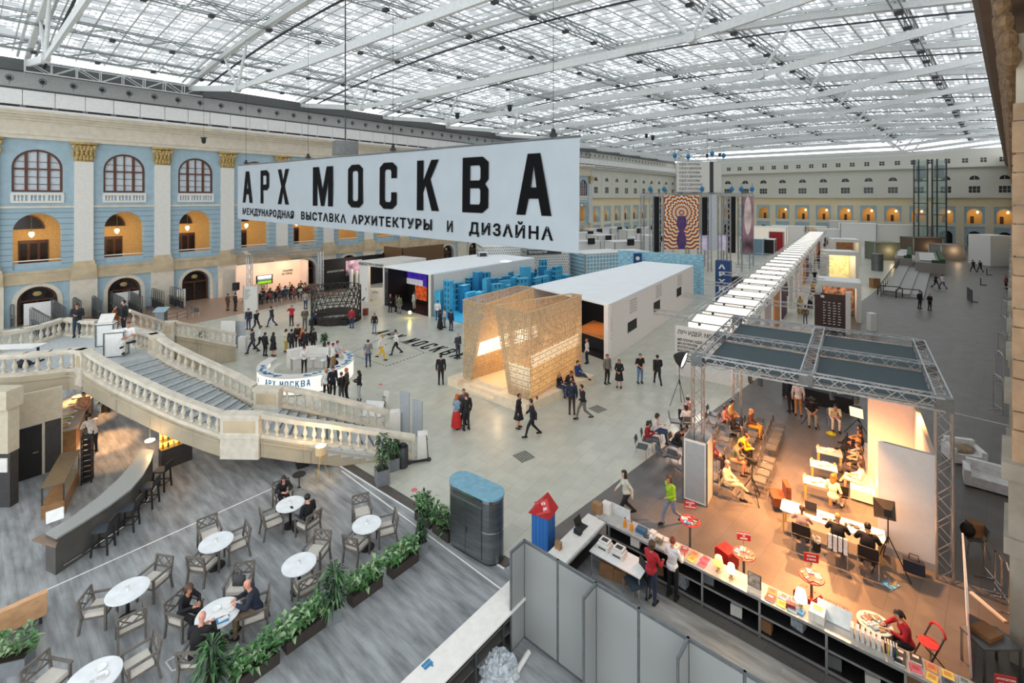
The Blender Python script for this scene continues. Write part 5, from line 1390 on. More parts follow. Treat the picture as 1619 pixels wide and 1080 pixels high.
def lattice(c00, c10, c01, c11, nx, nz, mt, name, t=.032, wd_=.038, frame=True):
 """slatted wall between four corners (bottom-left, bottom-right, top-left, top-right)"""
 m = MB(inv).use(mt)
 def G(a, b): return c00.lerp(c10,a).lerp(c01.lerp(c11,a), b)
 nrm = (c10-c00).cross(c01-c00).normalized()
 for i in range(nx+1):
  a = i/nx; m.bar(G(a,0), G(a,1), wd_, t*1.2, nrm)
 for j in range(nz+1):
  b = j/nz; o_ = nrm*t*(.9 if j % 2 else -.9)
  m.bar(G(0,b)+o_, G(1,b)+o_, t, .03 if 0 < j < nz else .1, nrm)
  if 0 < j < nz:
   for i in range(nx):
    if (i*2+j*3) % 5 == 0: m.bar(G((i+.1)/nx,(j-.5)/nz), G((i+.9)/nx,(j-.5)/nz), .05, t, nrm)
 m.build(name, None, pv)
DL = 5.72
lattice(QP(0,0,ZB),QP(.6,0,ZB),QP(0,0,ZT),QP(1.8,0,ZT),16,15,M_lathg,'wedge_front')
lattice(QP(0,DL,ZB),QP(0,0,ZB),QP(0,DL,ZT),QP(0,0,ZT),44,15,M_lath,'wedge_side')
lattice(QP(.6,0,ZB),QP(1.8,DL,ZB),QP(1.8,0,ZT),QP(1.2,DL,ZT),44,15,M_lath,'wedge_inner_side')
lattice(QP(3.55,0,ZB),QP(5,0,ZB),QP(2.5,0,ZT),QP(5,0,ZT),20,15,M_lathg,'wedge_front')
lattice(QP(5,0,ZB),QP(5,DL,ZB),QP(5,0,ZT),QP(5,DL,ZT),46,15,M_lath,'wedge_side')
lattice(QP(3.0,DL,ZB),QP(3.55,0,ZB),QP(4.34,DL,ZT),QP(2.5,0,ZT),44,15,M_lath,'wedge_inner_side')
lattice(QP(3.0,DL,ZB),QP(5,DL,ZB),QP(4.34,DL,ZT),QP(5,DL,ZT),12,20,M_lath,'wedge_back')
lattice(QP(0,DL,ZB),QP(1.8,DL,ZB),QP(0,DL,ZT),QP(1.2,DL,ZT),12,20,M_lath,'wedge_back')
M_wlight = mat('lit_white_band',(255,244,224),.5,emit=1.6,ecol=(255,240,214),var=.01)
def skin(c00, c10, c01, c11, mt, name, z0, z1):
 def G(a, b): return c00.lerp(c10,a).lerp(c01.lerp(c11,a), b)
 m = MB(inv).use(mt); b0_, b1_ = (z0-ZB)/(ZT-ZB), (z1-ZB)/(ZT-ZB)
 m.slab(G(.02,b0_),G(.98,b0_),G(.98,b1_),G(.02,b1_),.02); m.build(name, None, pv)
M_amber = mat('amber_wood_panel',(236,196,136),.55,var=.08,scale=4)
skin(QP(.45,.1,ZB),QP(1.6,DL,ZB),QP(1.65,.1,ZT),QP(1.0,DL,ZT),M_amber,'inner_panel',.55,1.95)
skin(QP(3.15,DL,ZB),QP(3.7,.1,ZB),QP(4.5,DL,ZT),QP(2.7,.1,ZT),M_amber,'inner_panel',.55,1.95)
skin(QP(.62,.05,ZB),QP(1.85,DL,ZB),QP(1.84,.05,ZT),QP(1.26,DL,ZT),M_wlight,'lit_band',1.95,2.75)
skin(QP(4.9,.15,ZB),QP(4.9,DL-.1,ZB),QP(4.9,.15,ZT),QP(4.9,DL-.1,ZT),M_wlight,'lit_band',2.1,2.75)
skin(QP(.05,.2,ZB),QP(.5,.2,ZB),QP(.05,.2,ZT),QP(1.6,.2,ZT),M_wlight,'lit_band',2.0,2.75)
skin(QP(3.7,.2,ZB),QP(4.9,.2,ZB),QP(2.7,.2,ZT),QP(4.9,.2,ZT),M_wlight,'lit_band',.9,2.1)
skin(QP(4.8,.25,ZB),QP(4.8,DL-.2,ZB),QP(4.8,.25,ZT),QP(4.8,DL-.2,ZT),mat('amber_lit_base',(255,214,150),.5,emit=1.1,ecol=(255,196,116),var=.4,scale=1.2),'lit_base',.55,2.05)
for x, y, z, e in ((4.3,1.0,3.2,14),(4.4,3.0,3.2,14),(4.45,5.0,3.2,14),(.5,2.5,3.2,14),(2.2,2.6,3.0,70),(2.2,3.6,1.6,80),(2.0,.9,2.2,40),(.3,1.0,2.2,16),(4.2,.5,2.4,14)):
 light('POINT','pavilion_glow', QP(x,y,z), e, (1,.7,.36), .12)
for u, v, lab in ((849,631,'small brown cup on the front corner of the pavilion platform'),(923,594,'small brown cup on the right end of the pavilion platform')):
 m = MB().use(mat('brown_cup',(110,60,40),.5)); m.lathe([(.05,0),(.06,.14),(.05,.14)],12); o = m.build('paper_cup', None); o.location = W(u,v,.48); tag(o,lab,'cup')
# ================================================================= long white exhibition house
M_roofw = mat('white_fabric_roof',(246,250,252),.7,var=.015,scale=1)
def house(name, label, cat, pts, h, roof_m, wall_m, thick=.12, open_front=True):
 """pts: front-right, far-right, far-left, front-left ground points"""
 o0 = Vector((pts[0].x,pts[0].y,0)); inv_ = Matrix.Translation(-o0); root = E(name, o0, 0, label, cat)
 m = MB(inv_).use(roof_m); m.prism([p[:2] for p in pts], h-.12, h); m.build('roof', None, root)
 for i, nm_ in ((0,'side_wall'),(1,'end_wall'),(2,'side_wall')):
  a, b = pts[i], pts[i+1]; d = (b-a).normalized(); n_ = Vector((-d.y,d.x,0))*thick
  m = MB(inv_).use(wall_m); m.prism([a[:2],b[:2],(b+n_)[:2],(a+n_)[:2]], 0, h-.12); m.build(nm_, None, root)
 return root, inv_
hp_ = [Vector((6.55,32.3,0)),Vector((19.6,51.2,0)),Vector((15.2,54.6,0)),Vector((1.57,39.2,0))]
M_pinkw = mat('warm_white_panel',(246,240,236),.6,var=.02)
wh, inv = house('exhibition_house','long white exhibition house with white fabric roof and dark open front','booth',hp_,3.92,M_roofw,M_pinkw)
hd_ = (hp_[1]-hp_[0]).normalized(); hl = (hp_[1]-hp_[0]).length
TW = frame_mat(hp_[0]-hp_[0]+Vector((0,0,0)), hd_, UP)      # x along the right wall, y up, z towards the aisle
TWh = Matrix.Translation(Vector((0,0,0))) @ frame_mat((0,0,0), hd_, UP)
for x0, z0, w_, h_ in ((3.6,1.15,1.9,.75),(9.6,1.5,1.7,.8),(16.5,1.6,1.6,.8)):
 m = MB(TWh).use(M_black); m.box(x0,z0,.0,x0+w_,z0+h_,.015); m.build('window_slot', None, wh)
 m = MB(TWh).use(M_offw); m.box(x0-.04,z0-.05,.0,x0+w_+.3,z0,.05); m.build('window_ledge', None, wh)
for x0, z0 in ((4.0,2.5),(10.2,2.6),(16.8,2.6)):
 for i in range(5):
  v_, f_ = text_mesh('АРХИТЕКТУРА ГОРОДА', .16, .003, .8); m = MB(TWh @ Matrix.Translation((x0,z0+.22*(4-i),.012))).use(mat('pale_lettering',(196,186,182),.6)); m.add(v_, f_); m.build('wall_text', None, wh)
v_, f_ = text_mesh('DAZZLE', .42, .004, 1, .012); m = MB(TWh @ Matrix.Translation((.5,1.4,.015)) @ Matrix.Rotation(PI/2,4,'Z')).use(mat('dark_blue_ink',(30,70,120),.5)); m.add(v_, f_); m.build('lettering', None, wh)
fd_ = (hp_[3]-hp_[0]).normalized(); fn = Vector((fd_.y,-fd_.x,0))
if fn.y > 0: fn = -fn
m = MB(inv).use(M_pinkw); m.prism([hp_[0][:2],(hp_[0]+fd_*.4)[:2],(hp_[0]+fd_*.4-fn*.3)[:2],(hp_[0]-fn*.3)[:2]],0,3.8); m.build('front_pillar', None, wh)
m = MB(inv).use(M_black); bk = [hp_[0]+hd_*6+fd_*.3, hp_[0]+hd_*6+fd_*8]; m.prism([bk[0][:2],bk[1][:2],(bk[1]+hd_*.1)[:2],(bk[0]+hd_*.1)[:2]],0,3.75)
m.prism([(hp_[0]+fd_*.4+hd_*.1)[:2],(hp_[3]+hd_*.1)[:2],(hp_[3]+hd_*6)[:2],(hp_[0]+fd_*.4+hd_*6)[:2]],.0,.02); m.build('dark_interior', None, wh)
stg = MB().use(mat('orange_lit_stage',(214,140,80),.5)); c_ = hp_[0]+hd_*3.0+fd_*2.4; stg.prism([(c_+hd_*a*1.6+fd_*b*1.7)[:2] for a,b in ((-1,-1),(1,-1),(1,1),(-1,1))],.9,1.05)
stg.use(M_black).prism([(c_+hd_*a*1.5+fd_*b*1.6)[:2] for a,b in ((-1,-1),(1,-1),(1,1),(-1,1))],.02,.9); stg.build('stage_block', None, label='orange lit low stage inside the long white house', cat='stage')
light('SPOT','stage_lamp', c_+UP*3.6, 160, (1,.6,.3), .1, c_, 1.5)
# ================================================================= booths beyond: portal, black booth, blue model city
b1 = [Vector((-7.64,44.6,0)),Vector((2.7,56.8,0)),Vector((-3.1,61.9,0)),Vector((-13.5,49.7,0))]
bo, inv = house('exhibition_booth','white roofed booth with a black video room open to the hall','booth',b1,4.05,M_roofw,M_offw)
fd_ = (b1[3]-b1[0]).normalized(); bd2 = (b1[1]-b1[0]).normalized(); fl_ = (b1[3]-b1[0]).length
m = MB(inv).use(M_black); a, b = b1[0]+bd2*3+fd_*.3, b1[3]+bd2*3; m.prism([a[:2],b[:2],(b+bd2*.1)[:2],(a+bd2*.1)[:2]],0,3.9)
m.prism([(b1[0]+fd_*.3)[:2],(b1[3]-fd_*.2)[:2],(b1[3]-fd_*.2+bd2*3)[:2],(b1[0]+fd_*.3+bd2*3)[:2]],0,.03)
m.prism([(b1[3]-fd_*.3)[:2],(b1[3]-fd_*.2)[:2],(b1[3]-fd_*.2+bd2*3)[:2],(b1[3]-fd_*.3+bd2*3)[:2]],0,3.9); m.build('dark_interior', None, bo)
for q in (0, fl_-.3):
 m = MB(inv).use(M_offw); m.prism([(b1[0]+fd_*q)[:2],(b1[0]+fd_*(q+.35))[:2],(b1[0]+fd_*(q+.35)+bd2*.4)[:2],(b1[0]+fd_*q+bd2*.4)[:2]],0,3.95); m.build('front_pillar', None, bo)
TB = frame_mat(b1[3]-b1[0]+bd2*2.9, -fd_, UP)
m = MB(TB).use(mat('violet_screen',(60,36,150),.4,emit=.5,ecol=(70,40,170),var=.6,scale=1.5)); m.box(.1,1.9,-.01,3.6,3.8,.03); m.build('violet_screen', None, bo)
m = MB(TB).use(mat('orange_screen',(200,80,40),.4,emit=.4,ecol=(220,90,40),var=.7,scale=3)); m.box(1.7,.4,-.01,3.6,1.9,.03); m.build('orange_screen', None, bo)
m = MB(TB).use(mat('grey_lit_sign',(190,186,190),.4,emit=.5,var=.3,scale=6)); m.box(.1,1.9,.03,3.0,2.5,.1); m.build('lit_sign', None, bo)
yl = MB().use(mat('yellow_floodlight',(255,240,120),.3,emit=14,ecol=(255,230,80))); yl.ell((0,0,0),.16,.1,.16,10,8); o = yl.build('floodlight', None); p = W(648,494,.5); o.location = p; tag(o,'glaring yellow floodlight inside the black video room','lamp'); light('POINT','flood_glow', p+Vector((0,-.3,.3)), 14, (1,.9,.4), .1)
po = E('portal_booth', W(585,478), 0, 'white portal booth with a brown slatted wall and white counter', 'booth'); inv = Matrix.Translation(-W(585,478))
a, b = W(568,475), W(603,481); d = (b-a).normalized(); dn = A1
m = MB(inv).use(M_offw); m.prism([a[:2],(a+d*1.4)[:2],(a+d*1.4+dn*.3)[:2],(a+dn*.3)[:2]],0,4.0); m.build('pillar', None, po)
m = MB(inv).use(M_offw); m.prism([(a-d*.3)[:2],b[:2],(b+dn*6)[:2],(a-d*.3+dn*6)[:2]],3.85,4.3); m.build('roof_beam', None, po)
m = MB(inv).use(mat('brown_slat_wall',(112,84,62),.6,var=.25,scale=12)); m.prism([(a+d*1.3+dn*3)[:2],(b+dn*3)[:2],(b+dn*3.1)[:2],(a+d*1.3+dn*3.1)[:2]],0,3.85); m.build('slat_wall', None, po)
v_, f_ = text_mesh('АРХИТЕКТУРА И ДИЗАЙН', .34, .004, .9, .008); m = MB(inv @ frame_mat(a-dn*.02+UP*3.95-d*.1, d, UP)).use(M_dgrey); m.add(v_, f_); m.build('lettering', None, po)
ct = MB().use(M_white); ct.cb(0,0,0,1.7,.6,1.1); ct.use(M_ink); ct.tube([(.25*math.cos(t/10*PI),-.31,.65+.15*math.sin(t/10*PI)) for t in range(11)],.03); o = ct.build('counter', None); o.location = W(594,472); o.rotation_euler = (0,0,.1); tag(o,'white counter with a black arc logo under the portal','counter')
light('POINT','portal_glow', a+d*2+dn*1.5+UP*3.4, 90, (1,.8,.55), .2)
cb_ = MB().use(mat('rust_bin',(140,66,40),.5)); cb_.cb(0,0,0,.42,.42,.62); o = cb_.build('rust_bin', None); o.location = W(578,498); tag(o,'square rust red bin standing alone on the hall floor','bin')
kb0 = Vector((-22.5,56.4,0)); bk_ = E('black_booth', kb0, 0, 'long black walled booth behind the lattice ring', 'booth'); inv = Matrix.Translation(-kb0)
m = MB(inv).use(M_black); e_ = kb0+A1*9.5; m.prism([kb0[:2],e_[:2],(e_+A2*.12)[:2],(kb0+A2*.12)[:2]],0,3.8); m.prism([kb0[:2],(kb0-A2*.2)[:2],(kb0-A2*.2+A1*.12)[:2],(kb0+A1*.12)[:2]],0,3.8); m.build('back_wall', None, bk_)
m = MB(inv).use(mat('pink_mural',(206,160,184),.5,var=.5,scale=1.2)); m.prism([(kb0+A1*3-A2*.03)[:2],(kb0+A1*5.2-A2*.03)[:2],(kb0+A1*5.2)[:2],(kb0+A1*3)[:2]],1.6,3.4); m.build('mural', None, bk_)
m = MB(inv).use(M_offw)
for i in range(3): m.prism([(kb0+A1*(3.2+.7*i)-A2*.9)[:2],(kb0+A1*(3.5+.7*i)-A2*.9)[:2],(kb0+A1*(3.5+.7*i)-A2*.5)[:2],(kb0+A1*(3.2+.7*i)-A2*.5)[:2]],0,2.4-.3*(i%2))
m.build('display_pillar', None, bk_)
v_, f_ = text_mesh('АРХИТЕКТОРЫ', .3, .003); m = MB(inv @ frame_mat(kb0+A1*.5-A2*.03+UP*2.2, A1, UP)).use(M_offw); m.add(v_, f_); m.build('lettering', None, bk_)
light('POINT','booth_glow', kb0+A1*4-A2*1.6+UP*3, 70, (1,.8,.6), .2)
br_ = E('bronze_booth', Vector((-14,60.5,0)), 0, 'bronze walled booth glowing inside behind the white portal', 'booth')
m = MB().use(mat('bronze_wall',(120,92,68),.4,.4)); m.prism([(0,0),tuple((A1*7)[:2]),tuple((A1*7+A2*.15)[:2]),tuple((A2*.15)[:2])],0,4.8); m.prism([(0,0),tuple((A2*4)[:2]),tuple((A2*4+A1*.15)[:2]),tuple((A1*.15)[:2])],0,4.8); m.build('booth_wall', None, br_)
light('POINT','bronze_glow', Vector((-14.5,62,4.4)), 120, (1,.75,.45), .2)
rg = E('lattice_ring', (-16.1,43.5,0), 0, 'round dark lattice ring of crossing rods standing on the hall floor', 'installation')
M_rod = mat('dark_rod',(50,44,42),.5,var=.15); R_ = 2.15; nseg = 26
for z in (0.05,.62,1.24,1.86,2.48,3.05):
 m = MB().use(M_rod); m.tube([(R_*math.cos(2*PI*i/40),R_*math.sin(2*PI*i/40),z) for i in range(40)],.04,5,True); m.build('hoop', None, rg)
m = MB().use(M_rod)
for lv in range(5):
 z0_, z1_ = .05+.61*lv, .66+.61*lv
 for i in range(nseg):
  t0 = 2*PI*(i+.5*(lv%2))/nseg; t1 = t0+PI/nseg; t2 = t0+2*PI/nseg
  m.bar((R_*math.cos(t0),R_*math.sin(t0),z0_),(R_*math.cos(t1),R_*math.sin(t1),z1_),.05,.04); m.bar((R_*math.cos(t1),R_*math.sin(t1),z1_),(R_*math.cos(t2),R_*math.sin(t2),z0_),.05,.04)
m.build('lattice', None, rg)
m = MB().use(mat('dark_mesh_skirt',(70,62,58),.7)); n = 40
m.add([((R_-.12)*math.cos(2*PI*i/n),(R_-.12)*math.sin(2*PI*i/n),z) for z in (.0,.75) for i in range(n)], [(i,(i+1)%n,n+(i+1)%n,n+i) for i in range(n)]); m.build('skirt', None, rg)
for u, v, lab in ((496,513,'black box at the left foot of the lattice ring'),(546,513,'black box at the right foot of the lattice ring')):
 o = MB().use(M_black).cb(0,0,0,.5,.45,.5).build('black_box', None); o.location = W(u,v)+Vector((0,-.2,0)); tag(o,lab,'box')
M_bl = [mat('model_blue',(60,174,216),.5,var=.08), mat('model_blue_deep',(40,130,178),.5,var=.08), mat('model_blue_pale',(96,184,216),.5,var=.08)]
def win_mat(base, nm_, wv):
 return brickmat(nm_, (28,88,124), (30,94,130), base, .42, .55, wv, offs=0, rot=0, axes=(PI/2,0,0), noise=.01, rough=.5)
M_bw1 = win_mat((58,158,200),'blue_window_grid',.13); M_bw2 = win_mat((70,170,210),'blue_window_slots',.09)
fl0 = W(683,500); fA = Vector((.63,.776,0)); fB = Vector((.776,-.63,0))
m = MB().use(M_bl[0]); m.prism([(fl0)[:2],(fl0+fB*4.6)[:2],(fl0+fB*4.6+fA*20)[:2],(fl0+fA*20)[:2]],0,.06); m.build('model_base', None, label='bright blue floor under the blue model city', cat='floor', kind='structure')
rnd = random.Random(12); k = 0
spots_ = []
for row in range(9):
 for c_ in range(4):
  spots_.append((row*2.15+rnd.uniform(0,.7)+.4, .3+c_*1.12+rnd.uniform(-.15,.15)))
for (ya, xb) in spots_:
 if ya < 1.6 and xb > 2.0: continue
 h_ = rnd.uniform(2.3,3.7) if xb < 2.4 else rnd.uniform(1.9,3.3); kind = k % 4; k += 1
 p = fl0+fA*ya+fB*xb
 root = E('model_tower', (p.x,p.y,.06), yaw(fA)+rnd.choice((0,0,.3,-.4,PI/2)), 'x', 'model tower', 'towers of the blue model city')
 w_, d_ = rnd.uniform(.7,1.3), rnd.uniform(.3,.7)
 root['label'] = 'blue model tower %s, row %s, %s from the left' % (('with ribbed walls','with square windows','with slot windows','with plain walls')[kind], nth(int(ya//2.15)), nth(int(max(0,xb)//1.12)))
 if kind == 0:
  m = MB().use(M_bl[0]); m.box(-w_/2,-d_/2,0,w_/2,d_/2,h_); m.build('tower_body', None, root)
  m = MB().use(M_bl[2])
  for i in range(8): 
   x = -w_/2+w_*i/7
   for sy in (-1,1): m.box(x-.02,sy*d_/2-.03,0,x+.02,sy*d_/2+.03,h_)
  m.build('ribs', None, root)
 else:
  m = MB().use((None,M_bw1,M_bw2,M_bl[1])[kind]); m.box(-w_/2,-d_/2,0,w_/2,d_/2,h_); m.build('tower_body', None, root)
  m = MB().use(M_bl[2]); m.box(-w_/2-.03,-d_/2-.03,h_,w_/2+.03,d_/2+.03,h_+.06); m.build('tower_cap', None, root)
for u, v in ((735,500),(800,470)): light('SPOT','model_lamp', W(u,v)+UP*5, 420, (.85,.95,1), .1, W(u,v), 1.2)
M_mesh = brickmat('silver_mesh', (150,150,146), (166,166,160), (222,222,218), .3, .34, .07, offs=.5, axes=(PI/2,0,0), noise=.03, rough=.4)
M_mesh2 = brickmat('blue_grey_mesh', (120,168,190), (140,182,200), (214,226,230), .5, .5, .07, offs=0, axes=(PI/2,0,0), noise=.03, rough=.4)
def cube_stand(name, label, p, sx, sy, h, rz, m_, top=None, z0=0, cat='booth', sign=None):
 root = E(name, (p.x,p.y,z0), rz, label, cat)
 m = MB().use(m_); m.box(-sx/2,-sy/2,.0,sx/2,sy/2,h-.1); m.build('booth_body', None, root)
 m = MB().use(top or M_white); m.box(-sx/2-.08,-sy/2-.08,h-.1,sx/2+.08,sy/2+.08,h); m.build('booth_roof', None, root)
 m = MB().use(M_alu)
 for x in (-1,1):
  for y in (-1,1): m.box(x*sx/2-.08,y*sy/2-.08,0,x*sx/2+.08,y*sy/2+.08,h-.1)
 m.build('corner_frame', None, root)
 if sign:
  m = MB().use(M_dgrey); m.box(-sx/2,-sy/2-.12,h*.8,sx/2*.6,-sy/2-.02,h*.8+.6); m.build('sign_board', None, root)
  v_, f_ = text_mesh(sign, .42, .004, .9, .01); m = MB(Matrix.Translation((-sx/2+.15,-sy/2-.14,h*.8+.15)) @ Matrix.Rotation(PI/2,4,'X')).use(M_white); m.add(v_, f_); m.build('lettering', None, root)
 return root
cube_stand('mesh_stand','tall silver perforated stand behind the blue model city', D(788,445,62)*Vector((1,1,0)), 5.0,4.5,5.2,.25,M_mesh)
cube_stand('mesh_stand','silver mesh cube with a roof sign behind the blue model city', D(858,430,66)*Vector((1,1,0)), 6.0,5.0,4.6,.25,M_mesh,sign='TECHNONICOL'[:0]+'ТЕХНОЛОГИИ')
cube_stand('mesh_stand','blue grey mesh stand right of the banner corner', D(945,420,66)*Vector((1,1,0)), 6.5,4.0,3.8,.4,M_mesh2)
cube_stand('curtain_stand','white and blue curtained stand beyond the long white house', D(992,412,70)*Vector((1,1,0)), 5.0,4.0,3.4,.4,brickmat('blue_white_curtain',(236,240,246),(206,222,240),(120,160,220),.5,9,.04,offs=0,axes=(PI/2,0,0),noise=.02,rough=.7))
cube_stand('sign_tower','narrow dark sign tower lettered MO by the blue model city', W(742,470)+Vector((1.2,4.6,0)), 1.0,.6,4.6,.3,M_dgrey)
rnd = random.Random(4)
far_spots = [(925,388,86),(950,381,92),(985,384,84),(1012,376,96),(940,366,112),(970,362,118),(1000,364,112),(1022,358,124),(925,372,104),(1035,372,92)]
sgn = ['АРТ','ДОМ','СВЕТ','ЛЕС','ПАРК','СТИЛЬ','ФОРМА','БЮРО','СЕВЕР','ГОРОД']
for i, (u, v, y) in enumerate(far_spots):
 r = cube_stand('white_stand','plain white exhibition stand left of the banner tower, %s in that cluster' % nth(i), D(u,v,y)*Vector((1,1,0)), rnd.uniform(4,6),rnd.uniform(3,4.5),rnd.uniform(3,4.2),rnd.uniform(.3,.5),M_white)
 m = MB().use(M_dark); m.box(-.7,-2.4,3.0,.7,-2.32,4.1); m.build('black_panel', None, r)
# ================================================================= left stage: warm wall, screen, truss
sw = Vector((-30.7,52.8,0)); M_peach = mat('warm_white_wall',(240,222,206),.7,var=.02)
ls = E('stage_wall', sw, 0, 'warm lit white stage wall with a screen beside the blue wall', 'wall panel'); inv = Matrix.Translation(-sw)
m = MB(inv).use(M_peach); m.prism([sw[:2],(sw+A1*7.2)[:2],(sw+A1*7.2+A2*.25)[:2],(sw+A2*.25)[:2]],0,3.65); m.build('main_panel', None, ls)
m = MB(inv).use(M_peach); e_ = sw+A1*7.2; m.prism([e_[:2],(e_+A1*.25)[:2],(e_+A1*.25-A2*1.6)[:2],(e_-A2*1.6)[:2]],0,3.65); m.build('return_panel', None, ls)
v_, f_ = text_mesh('СПАСИБО', .3, .004, .8, .01); v2, f2 = text_mesh('ЗА ГОРОД', .3, .004, .8, .01)
T_ = inv @ frame_mat(sw-A2*.02+A1*5.1+UP*2.35, A1, UP)
m = MB(T_).use(M_ink); m.add(v_, f_); m.build('lettering', None, ls); m = MB(T_ @ Matrix.Translation((-.12,-.36,0))).use(M_ink); m.add(v2, f2); m.build('lettering', None, ls)
tv = E('television', sw-A2*1.0+A1*2.6, yaw(A1), 'television on a stand showing a green field on the left stage', 'television')
m = MB().use(M_black); m.box(-.9,-.05,1.35,.9,.03,2.4); m.build('casing', None, tv)
M_tv = bpy.data.materials.new('green_field_picture'); M_tv.use_nodes = True; nt = M_tv.node_tree; bs_ = nt.nodes['Principled BSDF']
tc = nt.nodes.new('ShaderNodeTexCoord'); sx_ = nt.nodes.new('ShaderNodeSeparateXYZ'); rp_ = nt.nodes.new('ShaderNodeValToRGB'); mr = nt.nodes.new('ShaderNodeMapRange'); nz = nt.nodes.new('ShaderNodeTexNoise'); ad = nt.nodes.new('ShaderNodeMath'); nz.inputs['Scale'].default_value = 3
mr.inputs[1].default_value = 1.4; mr.inputs[2].default_value = 2.35
nt.links.new(tc.outputs['Object'], sx_.inputs[0]); nt.links.new(tc.outputs['Object'], nz.inputs['Vector']); nt.links.new(sx_.outputs[2], mr.inputs[0]); ad.operation = 'MULTIPLY_ADD'; ad.inputs[1].default_value = .25
nt.links.new(nz.outputs['Fac'], ad.inputs[0]); nt.links.new(mr.outputs[0], ad.inputs[2]); nt.links.new(ad.outputs[0], rp_.inputs[0])
for pos, c in ((0,(60,90,20)),(.4,(130,190,40)),(.55,(40,70,40)),(.72,(120,150,170)),(.95,(220,232,240))):
 e_ = rp_.color_ramp.elements.new(pos) if pos not in (0,.95) else rp_.color_ramp.elements[0 if pos == 0 else -1]; e_.position = pos; e_.color = srgb(c)+(1,)
nt.links.new(rp_.outputs[0], bs_.inputs['Emission Color']); bs_.inputs['Emission Strength'].default_value = .8; nt.links.new(rp_.outputs[0], bs_.inputs['Base Color'])
m = MB().use(M_tv); m.box(-.76,-.06,1.4,.76,-.05,2.35); m.build('screen', None, tv)
for x in (-.3,.3): m = MB().use(M_dgrey); m.tube([(x,0,1.35),(x,0,.03)],.03); m.build('stand_leg', None, tv)
M_tr = M_alu
def box_truss(a, b, w_=.35, n=None, inv_=None, name='truss_bar', parent=None, r=.028, seg=.45):
 """square lattice truss between two points"""
 a = Vector(a); b = Vector(b); d = (b-a); L_ = d.length; d.normalize()
 u_ = UP if abs(d.z) < .9 else Vector((C2.x,C2.y,0)); s_ = d.cross(u_).normalized(); t_ = s_.cross(d)
 m = MB(inv_).use(M_tr); n = n or max(2,int(L_/seg)); C = [(s_*i+t_*j)*w_/2 for i, j in ((-1,-1),(1,-1),(1,1),(-1,1))]
 for c in C: m.bar(a+c, b+c, r*2)
 for k in range(n):
  for q in range(4):
   c0, c1 = (C[q], C[(q+1)%4]) if k % 2 else (C[(q+1)%4], C[q])
   m.bar(a+d*(L_*k/n)+c0, a+d*(L_*(k+1)/n)+c1, r*.9)
 return m.build(name, None, parent)
ts = [Vector((-26.9,48.6,0)),Vector((-22,54.6,0)),Vector((-25.9,58.6,0)),Vector((-31.6,53.6,0))]
lt = E('stage_truss', ts[0], 0, 'aluminium box truss frame over the left stage', 'truss'); inv = Matrix.Translation(-ts[0])
for i in range(4): box_truss(ts[i]+UP*5.2, ts[(i+1)%4]+UP*5.2, .4, inv_=inv, parent=lt)
box_truss(ts[0].lerp(ts[3],.5)+UP*5.2, ts[1].lerp(ts[2],.5)+UP*5.2, .4, inv_=inv, parent=lt); box_truss(ts[0].lerp(ts[1],.5)+UP*5.2, ts[3].lerp(ts[2],.5)+UP*5.2, .4, inv_=inv, parent=lt)
for i in (0,1): box_truss(ts[i]+UP*.02, ts[i]+UP*5.0, .4, inv_=inv, parent=lt, name='truss_leg')
fp = E('info_pillar', W(396,491), .55, 'white information pillar around the left stage truss leg', 'pillar')
m = MB().use(M_offw); m.box(-.65,-.6,0,-.55,.6,2.5); m.box(.55,-.6,0,.65,.6,2.5); m.box(-.65,-.6,0,.65,-.5,2.5); m.build('pillar_panel', None, fp)
for i in range(6): m = MB().use(M_dgrey); m.box(-.5,-.615,1.3+.17*i,-.5+.25+.1*(i%3),-.6,1.34+.17*i); m.build('text_line', None, fp)
sp_ = MB().use(M_black); sp_.box(-.25,-.25,1.3,.25,.25,2.1); sp_.cyl(0,0,0,1.3,.04,n=8); o = sp_.build('loudspeaker', None); o.location = W(373,478); tag(o,'black loudspeaker on a stand left of the information pillar','speaker')
for x, y in ((1.5,3.2),(4,3.2),(6,3.2)):
 light('SPOT','stage_spot', sw-A2*y+A1*x+UP*5.0, 520, (1,.62,.38), .12, sw+A1*x+UP*1.6, 1.3)
dk = MB().use(M_peach); dk.prism([tuple((-A1*.2)[:2]),tuple((A1*5)[:2]),tuple((A1*5-A2*.6)[:2]),tuple((-A1*.2-A2*.6)[:2])],.7,.75); dk.prism([tuple((A1*.1)[:2]),tuple((A1*4.8)[:2]),tuple((A1*4.8-A2*.06)[:2]),tuple((A1*.1-A2*.06)[:2])],0,.7); o = dk.build('panel_table', None); o.location = sw-A2*2.2+A1*1.6; tag(o,'long white table of the speakers on the left stage','table')
# ================================================================= steel kiosk
kk = E('steel_kiosk', W(753,868), yaw(C2), 'stainless steel kiosk with rounded ends and blue top', 'kiosk')
def stadium(L_, r, n=12):
 return [(L_/2-r+r*math.cos(-PI/2+PI*i/n), r*math.sin(-PI/2+PI*i/n)) for i in range(n+1)] + [(-L_/2+r+r*math.cos(PI/2+PI*i/n), r*math.sin(PI/2+PI*i/n)) for i in range(n+1)]
M_inox = mat('brushed_inox',(132,136,138),.28,.9,var=.12,scale=1.5,stretch=(1,1,6))
m = MB().use(M_inox); m.prism(stadium(2.0,.4), .08, 1.9); m.build('kiosk_body', None, kk)
m = MB().use(mat('kiosk_top_blue',(112,158,178),.4)); m.prism(stadium(2.04,.42), 1.98, 2.05); m.build('kiosk_top', None, kk)
m = MB().use(M_chrome); m.prism(stadium(2.04,.42), 1.9, 1.98); m.prism(stadium(2.03,.415), .98, 1.0); m.use(M_dgrey).prism(stadium(1.96,.38),0,.08); m.build('kiosk_band', None, kk)
